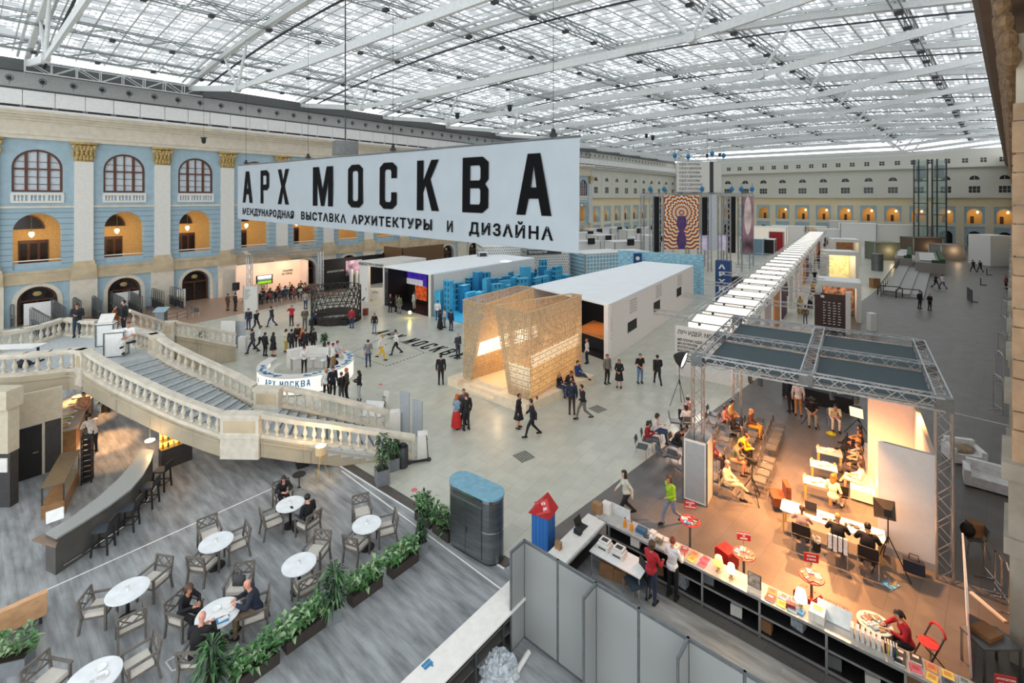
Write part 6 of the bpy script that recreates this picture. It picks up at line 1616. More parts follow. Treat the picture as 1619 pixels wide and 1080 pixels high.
m = MB().use(M_inox); m.box(-.72,-.425,.12,.55,-.395,1.7); m.use(M_dgrey).box(-.1,-.43,.12,-.085,-.4,1.7); m.box(-.05,-.45,.75,-.03,-.42,.95); m.build('kiosk_door', None, kk)
# ================================================================= white ledge counter, wrapped plastic, partition
l0, l1 = W(620,1092,1.05), W(806,917,1.05); ld = (l1-l0).normalized(); ln_ = Vector((ld.y,-ld.x,0))
lg = E('ledge_counter', (l0.x,l0.y,0), 0, 'white topped counter along the edge of the cafe beside the partition', 'counter'); inv = Matrix.Translation((-l0.x,-l0.y,0))
l0 = l0 - ld*3
m = MB(inv).use(M_offw); m.prism([l0[:2],l1[:2],(l1+ln_*.68)[:2],(l0+ln_*.68)[:2]],1.0,1.05); m.build('counter_top', None, lg)
m = MB(inv).use(M_front); m.prism([l0[:2],l1[:2],(l1+ln_*.06)[:2],(l0+ln_*.06)[:2]],0,1.0)
for z in (.1,.5,.8): m.prism([(l0+ln_*.06)[:2],(l1+ln_*.06)[:2],(l1+ln_*.6)[:2],(l0+ln_*.6)[:2]],z,z+.03)
m.build('counter_shelves', None, lg)
m = MB(inv).use(M_dgrey)
for i in range(7):
 p = l0+ld*(1+.95*i)+ln_*.62; m.cb(p.x,p.y,0,.05,.05,1.0,yaw(ld))
m.build('shelf_posts', None, lg)
TLg = inv @ frame_mat(W(676,1052,1.055), ld, Vector((-ld.y,ld.x,0)))
m = MB(TLg).use(M_bluep); m.box(-.1,-.05,0,.12,.02,.004); m.box(-.1,.035,0,.12,.1,.004); m.prism([(.03,-.06),(.1,-.06),(.06,-.12)],0,.004); m.build('logo', None, lg)
pt = W(829,853,2.5); pt.z = 0; pdv = -A2.copy(); M_ppan = mat('grey_partition_panel',(138,140,138),.55,var=.04,scale=.8)
pa = E('partition', pt, yaw(pdv), 'grey panelled partition with aluminium posts behind the bookshop', 'partition')
NPAN = 8; PWD = 1.04
for i in range(NPAN):
 m = MB().use(M_ppan); m.box(.03+PWD*i,-.015,.06,PWD*(i+1)-.03,.015,2.46); m.build('panel', None, pa)
for i in range(NPAN+1):
 m = MB().use(M_steel); m.cyl(PWD*i,0,0,2.5,.03,n=8); m.build('post', None, pa)
m = MB().use(M_steel); m.box(0,-.025,2.44,PWD*NPAN,.025,2.5); m.box(0,-.025,0,PWD*NPAN,.025,.06); m.build('rail', None, pa)
for i, sgn_ in ((0,-1),(2,-1),(4,-1),(6,-1)):
 x = PWD*i; m = MB().use(M_ppan); m.box(x-.015,-.5,.06,x+.015,-.03,2.46); m.build('fin_panel', None, pa)
 m = MB().use(M_steel); m.cyl(x,-.53,0,2.5,.03,n=8); m.box(x-.025,-.5,2.44,x+.025,0,2.5); m.build('fin_frame', None, pa)
M_plast = mat('clear_plastic_film',(206,214,220),.15,alpha=.55,var=.2,scale=12)
b = MB().use(M_plast); rnd = random.Random(2); vs = []
n_, m_ = 26, 16
for i in range(m_+1):
 ph = PI*.5*i/m_
 for k in range(n_):
  t = 2*PI*k/n_; r = 1+.28*rnd.random()
  vs.append((.42*math.sin(ph)*math.cos(t)*r, .36*math.sin(ph)*math.sin(t)*r, .62*math.cos(ph)*(1-.25*rnd.random())))
b.add(vs, [(i*n_+k,(i+1)*n_+k,(i+1)*n_+(k+1)%n_,i*n_+(k+1)%n_) for i in range(m_) for k in range(n_)])
o = b.build('plastic_bundle', None); o.location = W(787,1068); tag(o,'crumpled bundle of clear plastic film behind the partition','plastic')
b = MB().use(M_offw); b.tube([W(788,1115)+UP*.08, W(836,1036)+UP*.08],.06,10); b.build('tube_roll', None, label='long white cardboard roll lying by the plastic bundle', cat='roll')
# ================================================================= bookshop
M_ctop = mat('counter_silver_edge',(176,178,178),.35,.6)
bs0 = W(945,819,1.0); bs0.z = 0; bx = -A2.copy()
TBk = frame_mat(bs0, bx, A1)                       # x along the counter, y towards the stage
def BK(x, y, z=0.0): return TBk @ Vector((x,y,z))
bk = E('bookshop_counter', bs0, yaw(bx), 'long bookshop counter with open shelves, running to the lower right corner', 'counter')
LC = 12.0
m = MB().use(mat('grey_counter_top',(176,174,170),.4)); m.box(-.1,0,.97,LC,.6,1.0); m.build('counter_top', None, bk)
m = MB().use(M_ctop); m.box(0,-.03,.94,LC,.03,1.01); m.box(.3,-.02,.56,LC,.01,.6); m.box(.3,-.02,.06,LC,.01,.12)
for i in range(9): m.box(.4+1.43*i-.025,-.02,0,.4+1.43*i+.025,.03,.96)
m.build('counter_frame', None, bk)
m = MB().use(M_dark); m.box(0,.55,0,LC,.6,.96); m.box(.3,.02,.56,LC,.55,.58); m.box(.3,.02,.08,LC,.55,.1); m.build('shelf_box', None, bk)
sd = MB().use(M_offw); sd.box(-.35,-2.3,.97,.3,0,1.0); sd.use(M_ctop).box(.27,-2.3,.94,.33,0,1.01); sd.use(M_dark).box(-.35,-2.3,0,-.3,0,.96); sd.box(-.3,-2.3,.5,.28,0,.53); sd.build('side_counter', None, bk)
rnd = random.Random(31)
BOOKC = [(228,226,220),(60,90,130),(176,60,50),(230,200,90),(40,40,44),(150,170,190),(210,140,70),(240,238,230),(90,120,80),(200,90,120)]
bkm = [mat('book_cover_%d'%i, c, .5, var=.1) for i, c in enumerate(BOOKC)]
M_page = mat('book_pages',(238,234,222),.8)
def book(p, rz, w_, d_, t_, ci, label, group='books along the bookshop counter', up=False):
 m = MB().use(bkm[ci % len(bkm)]); 
 m.box(-w_/2,-d_/2,0,w_/2,d_/2,.004); m.box(-w_/2,-d_/2,t_-.004,w_/2,d_/2,t_); m.box(-w_/2,-d_/2,0,-w_/2+.004,d_/2,t_)
 m.use(M_page).box(-w_/2+.005,-d_/2+.004,.004,w_/2-.006,d_/2-.004,t_-.004)
 m.use(M_dgrey).box(-w_*.3,-d_*.12,t_,w_*.3,-d_*.06,t_+.001); m.use(bkm[(ci+3)%len(bkm)]).box(-w_*.28,d_*.02,t_,w_*.28,d_*.34,t_+.001)
 o = m.build('book', None); o.location = p; o.rotation_euler = (PI/2 if up else 0, 0, rz)
 if up: o.rotation_euler = (PI/2,0,rz)
 return tag(o, label, 'book', group)
CN = ['white','blue','red','yellow','black','pale blue','orange','cream','green','pink']
r0 = yaw(bx); k = 0
for x in (2.35,2.62,2.9,3.2,4.9,5.15,5.4,7.45,7.72,7.98,8.24,8.5,8.76,9.02,9.28):
 for y in (.16,.42):
  ci = rnd.randrange(10); book(BK(x,y+rnd.uniform(-.03,.03),1.0), r0+rnd.uniform(-.2,.2), .2,.23,rnd.uniform(.015,.05), ci, '%s book lying in the %s row of the bookshop counter, %s along' % (CN[ci],'near' if y < .3 else 'far', nth(k//2))); k += 1
for i in range(6): book(BK(6.55+.1*i,.3,1.0+.115), r0+PI/2+.05, .23,.23,.07, 0, 'thick white book standing in the block on the counter, %s from the left' % nth(i), 'white books standing in a block', True)
for i in range(5): book(BK(7.18+.05*i,.3,1.0+.115), r0+PI/2+.1, .18,.23,.03, (4,3,7,1,8)[i], 'thin upright book right of the white block, %s from the left' % nth(i), 'thin upright books', True)
for i in range(4): book(BK(5.9,.3,1.0+.05*i), r0, .32,.36,.05, 0, 'large white book in the flat stack left of the white display, %s from the bottom' % nth(i), 'stack of large white books')
dsb = MB().use(mat('pale_blue_display',(206,216,222),.4)); dsb.slab((-.35,-.1,0),(.35,-.1,0),(.35,.12,.3),(-.35,.12,.3),.03); o = dsb.build('display_board', None); o.location = BK(6.1+.1,.36,1.0)+bx*.0; o.location = BK(6.22,.46,1.0); o.rotation_euler = (0,0,r0); tag(o,'sloping white display board on the bookshop counter','display')
v_, f_ = text_mesh('АРХИТЕКТУРА', .085, .002); m = MB(frame_mat((-.32,.095,.29),(1,0,0),(0,-.3,-1)) if False else Matrix.Translation((-.33,.1,.31)) @ Matrix.Rotation(.9,4,'X')).use(M_red); m.add(v_, f_); m.build('lettering', None, o)
def table_lamp(x, y, col, label, big=1.0):
 r = E('table_lamp', BK(x,y,1.0), 0, label, 'lamp', 'lamps on the bookshop counter'); s = big
 m = MB().use(mat('lit_shade_'+col, dict(amber=(255,190,100),white=(255,240,214))[col], .5, emit=dict(amber=1.5,white=3.0)[col], ecol=dict(amber=(255,176,84),white=(255,226,180))[col], var=.02)); m.lathe([(.12*s,.2*s),(.125*s,.22*s),(.085*s,.42*s),(.05*s,.43*s)],18); m.build('lamp_shade', None, r, True)
 m = MB().use(M_gold); m.lathe([(.07*s,0),(.07*s,.015),(.02*s,.03),(.045*s,.1*s),(.02*s,.17*s),(.015,.22*s)],12); m.build('lamp_base', None, r, True)
 light('POINT','lamp_glow', BK(x,y,1.0+.62*s), 22*s, (1,.72,.42), .08)
table_lamp(3.62,.22,'amber','amber shaded lamp on the bookshop counter'); table_lamp(3.95,.2,'white','white shaded lamp next to the amber one on the counter',.9); table_lamp(5.55,.3,'white','larger white shaded lamp beside the stack of white books',1.15)
fr = MB().use(M_dgrey); fr.box(-.16,-.02,0,.16,.02,.36); fr.use(mat('grey_picture',(150,140,132),.5,var=.4,scale=9)); fr.box(-.14,-.025,.02,.14,-.02,.34); o = fr.build('picture_frame', None); o.location = BK(4.5,.3,1.0); o.rotation_euler = (0,0,r0); tag(o,'grey framed picture standing on the bookshop counter','picture')
def bottle(x, y, label):
 m = MB().use(mat('orange_bottle',(216,140,30),.3)); m.lathe([(.05,0),(.055,.02),(.055,.14),(.02,.2),(.02,.26)],12); m.use(mat('bottle_band',(60,40,20),.4)); m.lathe([(.02,.26),(.02,.29)],10); o = m.build('bottle', None, None, True); o.location = BK(x,y,1.0); tag(o,label,'bottle')
bottle(.85,.2,'orange bottle on the bookshop counter, left one'); bottle(1.08,.18,'orange bottle on the bookshop counter, right one')
for x, y, w_, h_, mt, lab in ((-.15,.25,.3,.3,M_wood,'brown wooden box at the corner of the bookshop counter'),(.1,.42,.25,.34,M_offw,'pale file box behind the brown box on the counter'),(1.35,.3,.3,.12,mat('blue_case',(50,90,120),.4),'blue case of small goods on the bookshop counter'),(-.2,-1.9,.18,.2,M_wood,'small wooden box on the side counter of the bookshop'),(-.1,-1.0,.22,.14,M_black,'black box on the side counter of the bookshop')):
 o = MB().use(mt).cb(0,0,0,w_,w_*.7,h_).build('storage_box', None); o.location = BK(x,y,1.0); o.rotation_euler = (0,0,r0); tag(o,lab,'box')
sc_ = MB().use(mat('clear_screen_white',(222,226,228),.2,alpha=.7)); sc_.box(-.35,-.01,0,.35,.01,.32); o = sc_.build('counter_screen', None); o.location = BK(.5,.55,1.0); o.rotation_euler = (0,0,r0); tag(o,'clear white notice screen at the corner of the bookshop counter','screen')
def laptop(p, rz, label, scr):
 r = E('laptop', p, rz, label, 'laptop'); m = MB().use(M_black); m.box(-.17,-.12,0,.17,.12,.018); m.build('keyboard', None, r)
 m = MB().use(M_black); m.slab((-.17,.12,.018),(.17,.12,.018),(.17,.2,.25),(-.17,.2,.25),.012); m.use(scr); m.slab((-.155,.115,.03),(.155,.115,.03),(.155,.192,.24),(-.155,.192,.24),.003); m.build('laptop_screen', None, r); return r
M_scr = mat('pale_screen',(206,204,222),.3,emit=.5,var=.05); M_scrb = mat('blue_screen',(150,180,230),.3,emit=.9,var=.15)
laptop(BK(-.15,-.7,1.0), r0+PI/2, 'black laptop on the side counter of the bookshop', M_scr)
wk = E('work_desk', BK(1.2,-.75,0), r0, 'white work desk with two printers behind the bookshop counter', 'desk')
m = MB().use(M_white); m.box(-.85,-.35,.72,.75,.35,.75); m.build('desk_top', None, wk)
for x in (-.8,.7):
 for y in (-.3,.3): m = MB().use(M_chrome); m.cyl(x,y,0,.72,.022,n=8); m.build('leg', None, wk)
for x, lab in ((-.55,'grey receipt printer on the left of the work desk'),(-.08,'white laser printer in the middle of the work desk')):
 m = MB().use(M_offw); m.prism([(-.19,-.16),(.19,-.16),(.19,.16),(-.19,.16)],0,.16); m.box(-.15,-.1,.16,.15,.16,.24); m.use(M_dgrey); m.box(-.12,-.17,.06,.12,-.155,.1); m.box(-.1,-.05,.24,.1,.1,.243); o = m.build('printer', None); o.location = BK(1.2+x,-.72,.75); o.rotation_euler = (0,0,r0); tag(o,lab,'printer')
cbx = mat('cardboard',(150,112,78),.8,var=.08)
for x, y, s, lab in ((.75,-.7,.42,'cardboard box under the work desk'),(1.15,-.65,.36,'second cardboard box deeper under the work desk')):
 o = MB().use(cbx).cb(0,0,.0,s,s*.8,s).build('carton', None); o.location = BK(x,y,.012); o.rotation_euler = (0,0,r0+.2); tag(o,lab,'box')
hs = E('toy_house', BK(-1.0,-1.55,0), r0+.2, 'blue plank house with red roof at the end of the bookshop', 'toy house')
m = MB().use(brickmat('blue_planks',(38,104,176),(44,112,186),(24,66,120),.12,9,.008,offs=0,axes=(PI/2,0,0),noise=.03,rough=.6)); m.box(-.27,-.27,0,.27,.27,1.62); m.build('house_body', None, hs)
m = MB().use(M_red); m.add([(-.36,-.34,1.6),(.36,-.34,1.6),(.36,.34,1.6),(-.36,.34,1.6),(0,-.34,1.98),(0,.34,1.98)],[(0,1,4),(2,3,5),(1,2,5,4),(3,0,4,5),(0,3,2,1)]); m.build('house_roof', None, hs)
def text_board(parent, T, w_, h_, lines, sz, mt=None):
 m = MB(T).use(mt or M_red); m.box(0,0,-.01,w_,h_,.01); m.build('sign_board', None, parent)
 for i, l_ in enumerate(lines):
  v_, f_ = text_mesh(l_, sz, .001, .8, .002, 'CENTER'); m = MB(T @ Matrix.Translation((w_/2,h_-(i+1)*h_/(len(lines)+.6),.012))).use(M_white); m.add(v_, f_); m.build('sign_text', None, parent)
text_board(hs, Matrix.Translation((-.05,-.36,1.62)) @ Matrix.Rotation(-.5,4,'Y') @ Matrix.Rotation(1.1,4,'X'), .5,.36,('КНИГИ','ЛЕКЦИИ'),.1)
def red_table(u, v, label, z=.0):
 p = W(u,v,.95); r = E('red_table', (p.x,p.y,0.006), .3, label, 'table', None)
 m = MB().use(mat('red_table_top',(206,60,58),.4)); m.lathe([(.3,.93),(.31,.94),(.3,.96)],24); m.build('tabletop', None, r)
 m = MB().use(M_steel); m.cyl(0,0,.02,.93,.035,n=10); m.build('pole', None, r); m = MB().use(M_steel); m.lathe([(.22,0),(.22,.015),(.05,.03)],18); m.build('base', None, r)
 return r, Vector((p.x,p.y,.966))
def red_sign(p, lines, label, w_=.36, h_=.24, post=.35, rz=-.25):
 r = E('red_sign', p, rz, label, 'sign'); m = MB().use(M_chrome); m.cyl(0,0,0,post,.006,n=6); m.build('post', None, r)
 text_board(r, Matrix.Translation((-w_/2,-.01,post)) @ Matrix.Rotation(PI/2,4,'X'), w_, h_, lines, .055); return r
M_mag = [mat('magazine_%d'%i,c,.4,var=.5,scale=14) for i, c in enumerate(((70,70,74),(150,60,70),(220,220,216),(80,150,200),(120,110,90)))]
def mags(p, n, tb, seed):
 rnd = random.Random(seed)
 for i in range(n):
  m = MB().use(M_mag[(i+seed)%5]); m.cb(0,0,0,.15,.2,.012); m.use(M_white); m.cb(0,.05,.012,.11,.03,.001); o = m.build('magazine', None); a = 2*PI*i/n
  o.location = p+Vector((.17*math.cos(a),.17*math.sin(a),.002+.004*(i%2))); o.rotation_euler = (0,0,rnd.uniform(0,3)); tag(o, '%s magazine on the %s' % (('dark','red patterned','white','blue','brown')[(i+seed)%5], tb), 'magazine', 'magazines on the red tables')
for i, (u, v, lab, ls_) in enumerate(((1091,824,'red round table nearest the tall white pillar',('ВСЕ КНИГИ','ПО','АРХИТЕКТУРЕ')),(1176,876,'red round table between the cube pouf and the counter',('ПУТЕВОДИТЕЛЬ','ПО','МОСКВЕ')),(1283,912,'red round table above the tufted red pouf',('ИСТОРИЯ','И ТЕОРИЯ')))):
 r, p = red_table(u, v, lab); mags(p, 5, ('first','second','third')[i]+' red table from the left', i); red_sign(p+Vector((.02,.05,0)), ls_, 'red sign on a post above the %s red table from the left' % nth(i))
red_sign(BK(9.1,.48,1.0), ('АРХИТЕКТУРА','И ДИЗАЙН'), 'red sign standing among books at the lower right', .36,.24,.3)
def pouf(u, v, label, s, h_, tuft=True):
 r = E('red_pouf', W(u,v)+UP*.006, .5, label, 'pouf'); m = MB().use(mat('red_leather',(178,30,34),.35,var=.08)); m.box(-s/2,-s/2,.03,s/2,s/2,h_-.03); m.box(-s/2+.02,-s/2+.02,h_-.03,s/2-.02,s/2-.02,h_); m.build('pouf_body', None, r)
 m = MB().use(M_red)
 for x in (-.13,0,.13):
  for y in (-.1,.1): m.ell((x*s/.45,y*s/.45,h_),.02,.02,.012,8,4)
 m.build('tufts', None, r)
pouf(1149,893,'red cube pouf behind the table lamps',.48,.5); pouf(1277,960,'tufted red pouf below the third red table',.5,.42)
gt = E('round_table', (W(1383,985,.75).x,W(1383,985,.75).y,.006), 0, 'round table crowded with magazines in front of the girl in red', 'table')
m = MB().use(M_offw); m.lathe([(.36,.72),(.37,.74),(.36,.75)],24); m.build('tabletop', None, gt); m = MB().use(cbx); m.lathe([(.33,.1),(.36,.72)],16); m.build('table_drape', None, gt)
mags(W(1383,985,.75)+UP*.012, 8, 'crowded round table', 3)
person('girl in a red shirt with a dark ponytail sitting at the crowded round table', W(1432,1055)+Vector((.1,.1,0)), 170,'sittable',(170,30,40),(40,40,50),hair='tail',hc='dark',female=True)
def folding_chair(p, rz, label):
 r = E('folding_chair', p, rz, label, 'chair'); M_rc = mat('red_plastic',(200,50,56),.4)
 m = MB().use(M_rc); m.lathe([(.2,.44),(.21,.45),(.2,.46)],18); m.build('seat', None, r); m = MB().use(M_rc); m.tube([(.2*math.cos(t*PI/8),-.22-.02*math.sin(t*PI/8),.7+.16*math.sin(t*PI/8)) for t in range(9)],.03); m.build('backrest', None, r)
 for x in (-.19,.19):
  m = MB().use(M_dgrey); m.bar((x,.2,0),(x,-.24,.75),.025); m.build('leg', None, r); m = MB().use(M_dgrey); m.bar((x*.9,-.22,0),(x*.9,.15,.45),.025); m.build('leg', None, r)
folding_chair(W(1452,1046)+Vector((.25,0,.006)), 1.6, 'red folding chair behind the girl in red')
m = MB().use(M_mag[3]); m.cb(0,0,0,.4,.3,.02,.4); m.use(M_mag[4]).cb(.1,.05,.02,.25,.2,.02,.9); o = m.build('magazine_heap', None); o.location = W(1408,925)+UP*.006; tag(o,'heap of magazines on a stool top behind the crowded table','magazines')
person('shop assistant in a red t-shirt and jeans leaning on the bookshop counter', W(1030,952)+Vector((0,.0,.012)), 40,'counter',(178,36,46),(44,58,84),hair='bob',hc='brown',female=True)
person('shop assistant in a white shirt and black trousers at the bookshop counter', W(1063,945)+Vector((0,.0,.012)), 45,'counter',(226,224,224),(22,22,26),hair='short',hc='red',female=True)
rnd = random.Random(41)
for i in range(9):
 x = 1.55+.1*i+(3.2 if i > 5 else 0); m = MB().use(M_offw if i%2 else M_mag[i%5]); m.cb(0,0,0,rnd.uniform(.1,.22),rnd.uniform(.1,.2),rnd.uniform(.03,.14)); o = m.build('goods_tray', None); o.location = BK(x,.2+.25*(i%2),1.0); o.rotation_euler = (0,0,r0+rnd.uniform(-.3,.3)); tag(o,'%s tray of small goods on the bookshop counter, %s from the corner' % (('printed','white')[i%2],nth(i)),'tray')
for i in range(12):
 x = 1.2+.72*i; m = MB().use((M_offw,cbx,M_plast,mat('grey_file',(110,112,114),.6))[i%4]); m.prism([(-.14,-.12),(.14,-.12),(.12,.12),(-.12,.12)],0,rnd.uniform(.2,.38)); o = m.build('stored_bag', None); o.location = BK(x,.25,.1 if i%3 else .58); o.rotation_euler = (0,0,r0+rnd.uniform(-.4,.4)); tag(o,'%s on the %s shelf inside the bookshop counter, %s from the corner' % (('white bag','cardboard box','clear plastic bag','grey file box')[i%4],'lower' if i%3 else 'upper',nth(i)),'bag')
blk_ch = E('office_chair', BK(1.75,-.95,.012), r0+2.6, 'empty blue black chair between the work desk and the red-shirted assistant', 'chair')
m = MB().use(mat('blue_black_seat',(50,62,74),.6)); m.box(-.24,-.22,.43,.24,.24,.48); m.build('seat', None, blk_ch); m = MB().use(M_black); m.slab((-.25,-.24,.5),(.25,-.24,.5),(.25,-.3,.95),(-.25,-.3,.95),.03); m.build('backrest', None, blk_ch)
for x in (-.25,.25):
 for y in (-.24,.24): m = MB().use(M_chrome); m.cyl(x,y,0,.44,.014,n=6); m.build('leg', None, blk_ch)
# ================================================================= stage with truss roof
fL, fR, bR, bL = Vector((6.96,17.76,0)), Vector((12.73,13.98,0)), Vector((16.8,19.6,0)), Vector((11.1,23.4,0)); TZ = 5.15
st = E('stage_truss', fL, 0, 'aluminium box truss roof frame with four grey panels over the right stage', 'truss'); inv = Matrix.Translation(-fL)
for a, b in ((fL,fR),(fR,bR),(bR,bL),(bL,fL)): box_truss(a+UP*TZ, b+UP*TZ, .36, inv_=inv, parent=st, r=.022, seg=.36)
mf_, mb_, ml_, mr_ = fL.lerp(fR,.5), bL.lerp(bR,.5), fL.lerp(bL,.5), fR.lerp(bR,.5)
box_truss(mf_+UP*TZ, mb_+UP*TZ, .36, inv_=inv, parent=st, r=.022, seg=.36); box_truss(ml_+UP*TZ, mr_+UP*TZ, .36, inv_=inv, parent=st, r=.022, seg=.36)
for p in (fL,fR,bL): box_truss(p+UP*.02, p+UP*(TZ-.2), .36, inv_=inv, parent=st, name='truss_leg', r=.022, seg=.4)
for p in (fL,fR,bR,bL,mf_,mb_,ml_,mr_,fL.lerp(bR,.5)):
 m = MB(inv).use(M_steel); m.cb(p.x,p.y,TZ-.2,.4,.4,.4,yaw(C1)); m.build('corner_block', None, st)
M_awn = mat('slate_grey_awning',(66,84,90),.7,var=.03)
for a0, a1 in ((.03,.47),(.53,.97)):
 for d0, d1 in ((.03,.47),(.53,.97)):
  G = lambda a, d: fL.lerp(fR,a).lerp(bL.lerp(bR,a), d) + UP*(TZ-.12)
  m = MB(inv).use(M_awn); m.slab(G(a0,d0),G(a1,d0),G(a1,d1),G(a0,d1),.02); m.build('awning_panel', None, st)
pb = E('info_pillar', fL, yaw(C2)+.0, 'tall white information box around the front left leg of the right stage', 'pillar')
m = MB().use(M_steel)
for x in (-.42,.42):
 for y in (-.42,.42): m.box(x-.025,y-.025,0,x+.025,y+.025,2.3)
m.build('frame', None, pb)
for (x0,y0,x1,y1) in ((-.4,-.43,.4,-.40),(-.4,.40,.4,.43),(-.43,-.4,-.40,.4),(.40,-.4,.43,.4)):
 m = MB().use(M_offw); m.box(x0,y0,.03,x1,y1,2.28); m.build('panel', None, pb)
m = MB().use(M_gpan); m.box(-.34,-.437,.1,.34,-.43,2.2); m.build('grey_front', None, pb)
M_gw = mat('grey_white_wall',(208,208,206),.6,var=.02)
w1, w2, w3, w4 = W(1388,872), W(1480,907), Vector((15.1,17.66,0)), Vector((13.8,18.4,0))
w1.z = w2.z = 0; dv = (w2-w1).normalized(); nv_ = Vector((-dv.y,dv.x,0))*.12; cv = (w3-w2).normalized(); c2_ = Vector((-cv.y,cv.x,0))*.12
rs = E('stage_wall', w2, 0, 'tall grey white wall panels on the right of the truss stage', 'wall panel'); inv = Matrix.Translation(-w2)
m = MB(inv).use(M_gw); m.prism([w1[:2],w2[:2],(w2+nv_)[:2],(w1+nv_)[:2]],.25,3.5); m.build('front_panel', None, rs)
m = MB(inv).use(M_gpan); m.prism([w1[:2],w2[:2],(w2+nv_)[:2],(w1+nv_)[:2]],0,.25); m.build('front_base', None, rs)
m = MB(inv).use(M_peach); m.prism([(w2+nv_)[:2],w3[:2],(w3+c2_)[:2],(w2+nv_+c2_)[:2]],0,3.5); m.build('side_panel', None, rs)
m = MB(inv).use(M_peach); m.prism([w4[:2],w3[:2],(w3+(w3-w2).normalized()*.12)[:2],(w4+(w3-w2).normalized()*.12)[:2]],0,3.5); m.build('back_panel', None, rs)
M_pad = mat('grey_chair_pad',(88,92,94),.7,var=.06)
def conf_chair():
 r = E('conference_chair', (0,0,0), 0, 'x', 'chair', 'grey conference chairs of the right stage')
 m = MB().use(M_pad); m.box(-.22,-.2,.42,.22,.22,.47); m.box(-.2,-.18,.47,.2,.2,.485); m.build('seat', None, r)
 m = MB().use(M_pad); m.slab((-.2,-.235,.6),(.2,-.235,.6),(.17,-.28,.85),(-.17,-.28,.85),.035); m.build('backrest', None, r)
 for x in (-1,1):
  m = MB().use(M_chrome); m.tube([(x*.24,.24,0),(x*.24,.2,.42),(x*.235,-.18,.42)],.013,6); m.build('leg', None, r)
  m = MB().use(M_chrome); m.tube([(x*.24,-.3,0),(x*.23,-.2,.42),(x*.2,-.27,.82)],.013,6); m.build('leg', None, r)
 return r
CC = conf_chair(); CCN = [0]; FD = math.degrees(yaw(C2))
def cchair(u, v, face, label):
 p = W(u,v,.45); p = Vector((p.x,p.y,.006))
 c = CC if CCN[0] == 0 else dup(CC, label=label); CCN[0] += 1
 c['label'] = label; c.location = p; c.rotation_euler = (0,0,math.radians(face-90)); return p
A_ = [(1232,674),(1229,682),(1226,690),(1223,698),(1219,707),(1215.5,727),(1212,738),(1206.5,748),(1200.5,759)]
B_ = [(1199,664),(1196,672),(1190,686),(1185,695),(1179,704)]
for i, q in enumerate(A_): cchair(*q, FD, 'empty grey chair in the front row before the low glass tables, %s from the back' % nth(i))
for i, q in enumerate(B_): cchair(*q, FD, 'empty grey chair in the second row behind the front row, %s from the back' % nth(i))
for u, v, f, lab in ((1127,655,FD,'lilac lit empty chair right of the white pillar, rear one'),(1125,668,FD,'lilac lit empty chair right of the white pillar, front one'),(1015,706,FD+10,'empty chair left of the woman in red'),(1067,666,FD+20,'empty chair standing apart behind the woman in white'),(1049,718,FD+60,'empty chair below the man in black near the pillar'),(1066,721,FD+90,'empty chair touching the white pillar on its left'),(1079,741,FD+150,'black chair half hidden left of the white pillar'),(1145,695,FD,'empty chair in the middle of the audience beside the yellow jacket'),(1128,756,FD,'chair with a cream coat at the right foot of the white pillar')): cchair(u,v,f,lab)
def seated(u, v, face, label, pose_='sit', **k):
 p = cchair(u, v, face, 'grey chair under the %s' % label.split(',')[0][:60]); return person(label, p, face, pose_, **k)
seated(1024,695,FD+15,'woman in a red jumper and grey skirt, reading her phone', 'sitphone',top=(150,28,36),bot=(92,96,104),hair='bob',hc='dark',female=True)
seated(1038,682,FD+10,'woman in a white cardigan and jeans, looking at a phone', 'sitphone',top=(226,214,212),bot=(44,66,104),hair='bob',hc='dark',female=True)
seated(1068,702,FD-5,'man in black, writing beside the white pillar', 'sitlean',top=(22,22,26),bot=(26,26,32),hair='short',hc='black')
seated(1088,657,FD+150,'person in a pink top, sitting behind the pillar truss', 'sit',top=(206,150,140),bot=(24,24,28),hair='short',hc='brown')
seated(1085,668,FD+120,'dark haired woman in a white top, behind the pillar truss', 'sit',top=(224,220,216),bot=(24,24,28),hair='bob',hc='dark',female=True)
seated(1146,668,FD,'woman in a pink and white scarf, back of the audience', 'sit',top=(206,130,110),bot=(30,28,34),hair='bob',hc='brown',female=True)
seated(1156,662,FD,'man in a mustard shirt, back of the audience', 'sit',top=(206,160,90),bot=(60,80,110),hair='short',hc='black')
seated(1161,681,FD,'woman in black with long brown hair, middle of the audience', 'sitcross',top=(26,24,26),bot=(40,38,44),hair='long',hc='brown',female=True)
seated(1187,674,FD,'woman with fair brown hair and orange skirt, second row', 'sit',top=(90,60,44),bot=(224,150,40),hair='long',hc='fair',female=True)
seated(1168,713,FD,'man in a yellow jacket, reading in the audience', 'sitlean',top=(230,168,20),bot=(24,24,26),hair='short',hc='brown',kind='jacket')
seated(1158,728,FD,'man in a grey green jacket and shorts, paper on his lap', 'sitlean',top=(104,108,88),bot=(190,140,104),hair='short',hc='black',legs='shorts')
seated(1126,722,FD,'woman in dark red with a pink bag, beside the pillar', 'sit',top=(110,30,44),bot=(50,40,44),hair='bob',hc='dark',female=True)
seated(1151,767,FD-5,'bald man in a cream suit, sitting nearest the camera', 'sitcross',top=(234,216,174),bot=(226,206,164),hair='crop',hc='grey',kind='jacket')
seated(1283,656,FD-80,'man in a black shirt, sitting behind a camera tripod', 'sit',top=(24,24,28),bot=(150,140,120),hair='short',hc='brown',kind='tee')
seated(1318,662,FD-75,'man in a pale shirt and lanyard, sitting hands clasped by the black table', 'sitlean',top=(228,214,170),bot=(222,206,196),hair='short',hc='dark',kind='tee')
so = E('sofa', W(1364,752), yaw(C1), 'long pale bench sofa of the speakers against the stage wall', 'sofa')
m = MB().use(M_offw); m.box(-2.2,-.35,.08,2.2,.4,.44); m.build('seat', None, so)
m = MB().use(M_offw); m.box(-2.2,-.5,.08,2.2,-.35,.75); m.build('backrest', None, so)
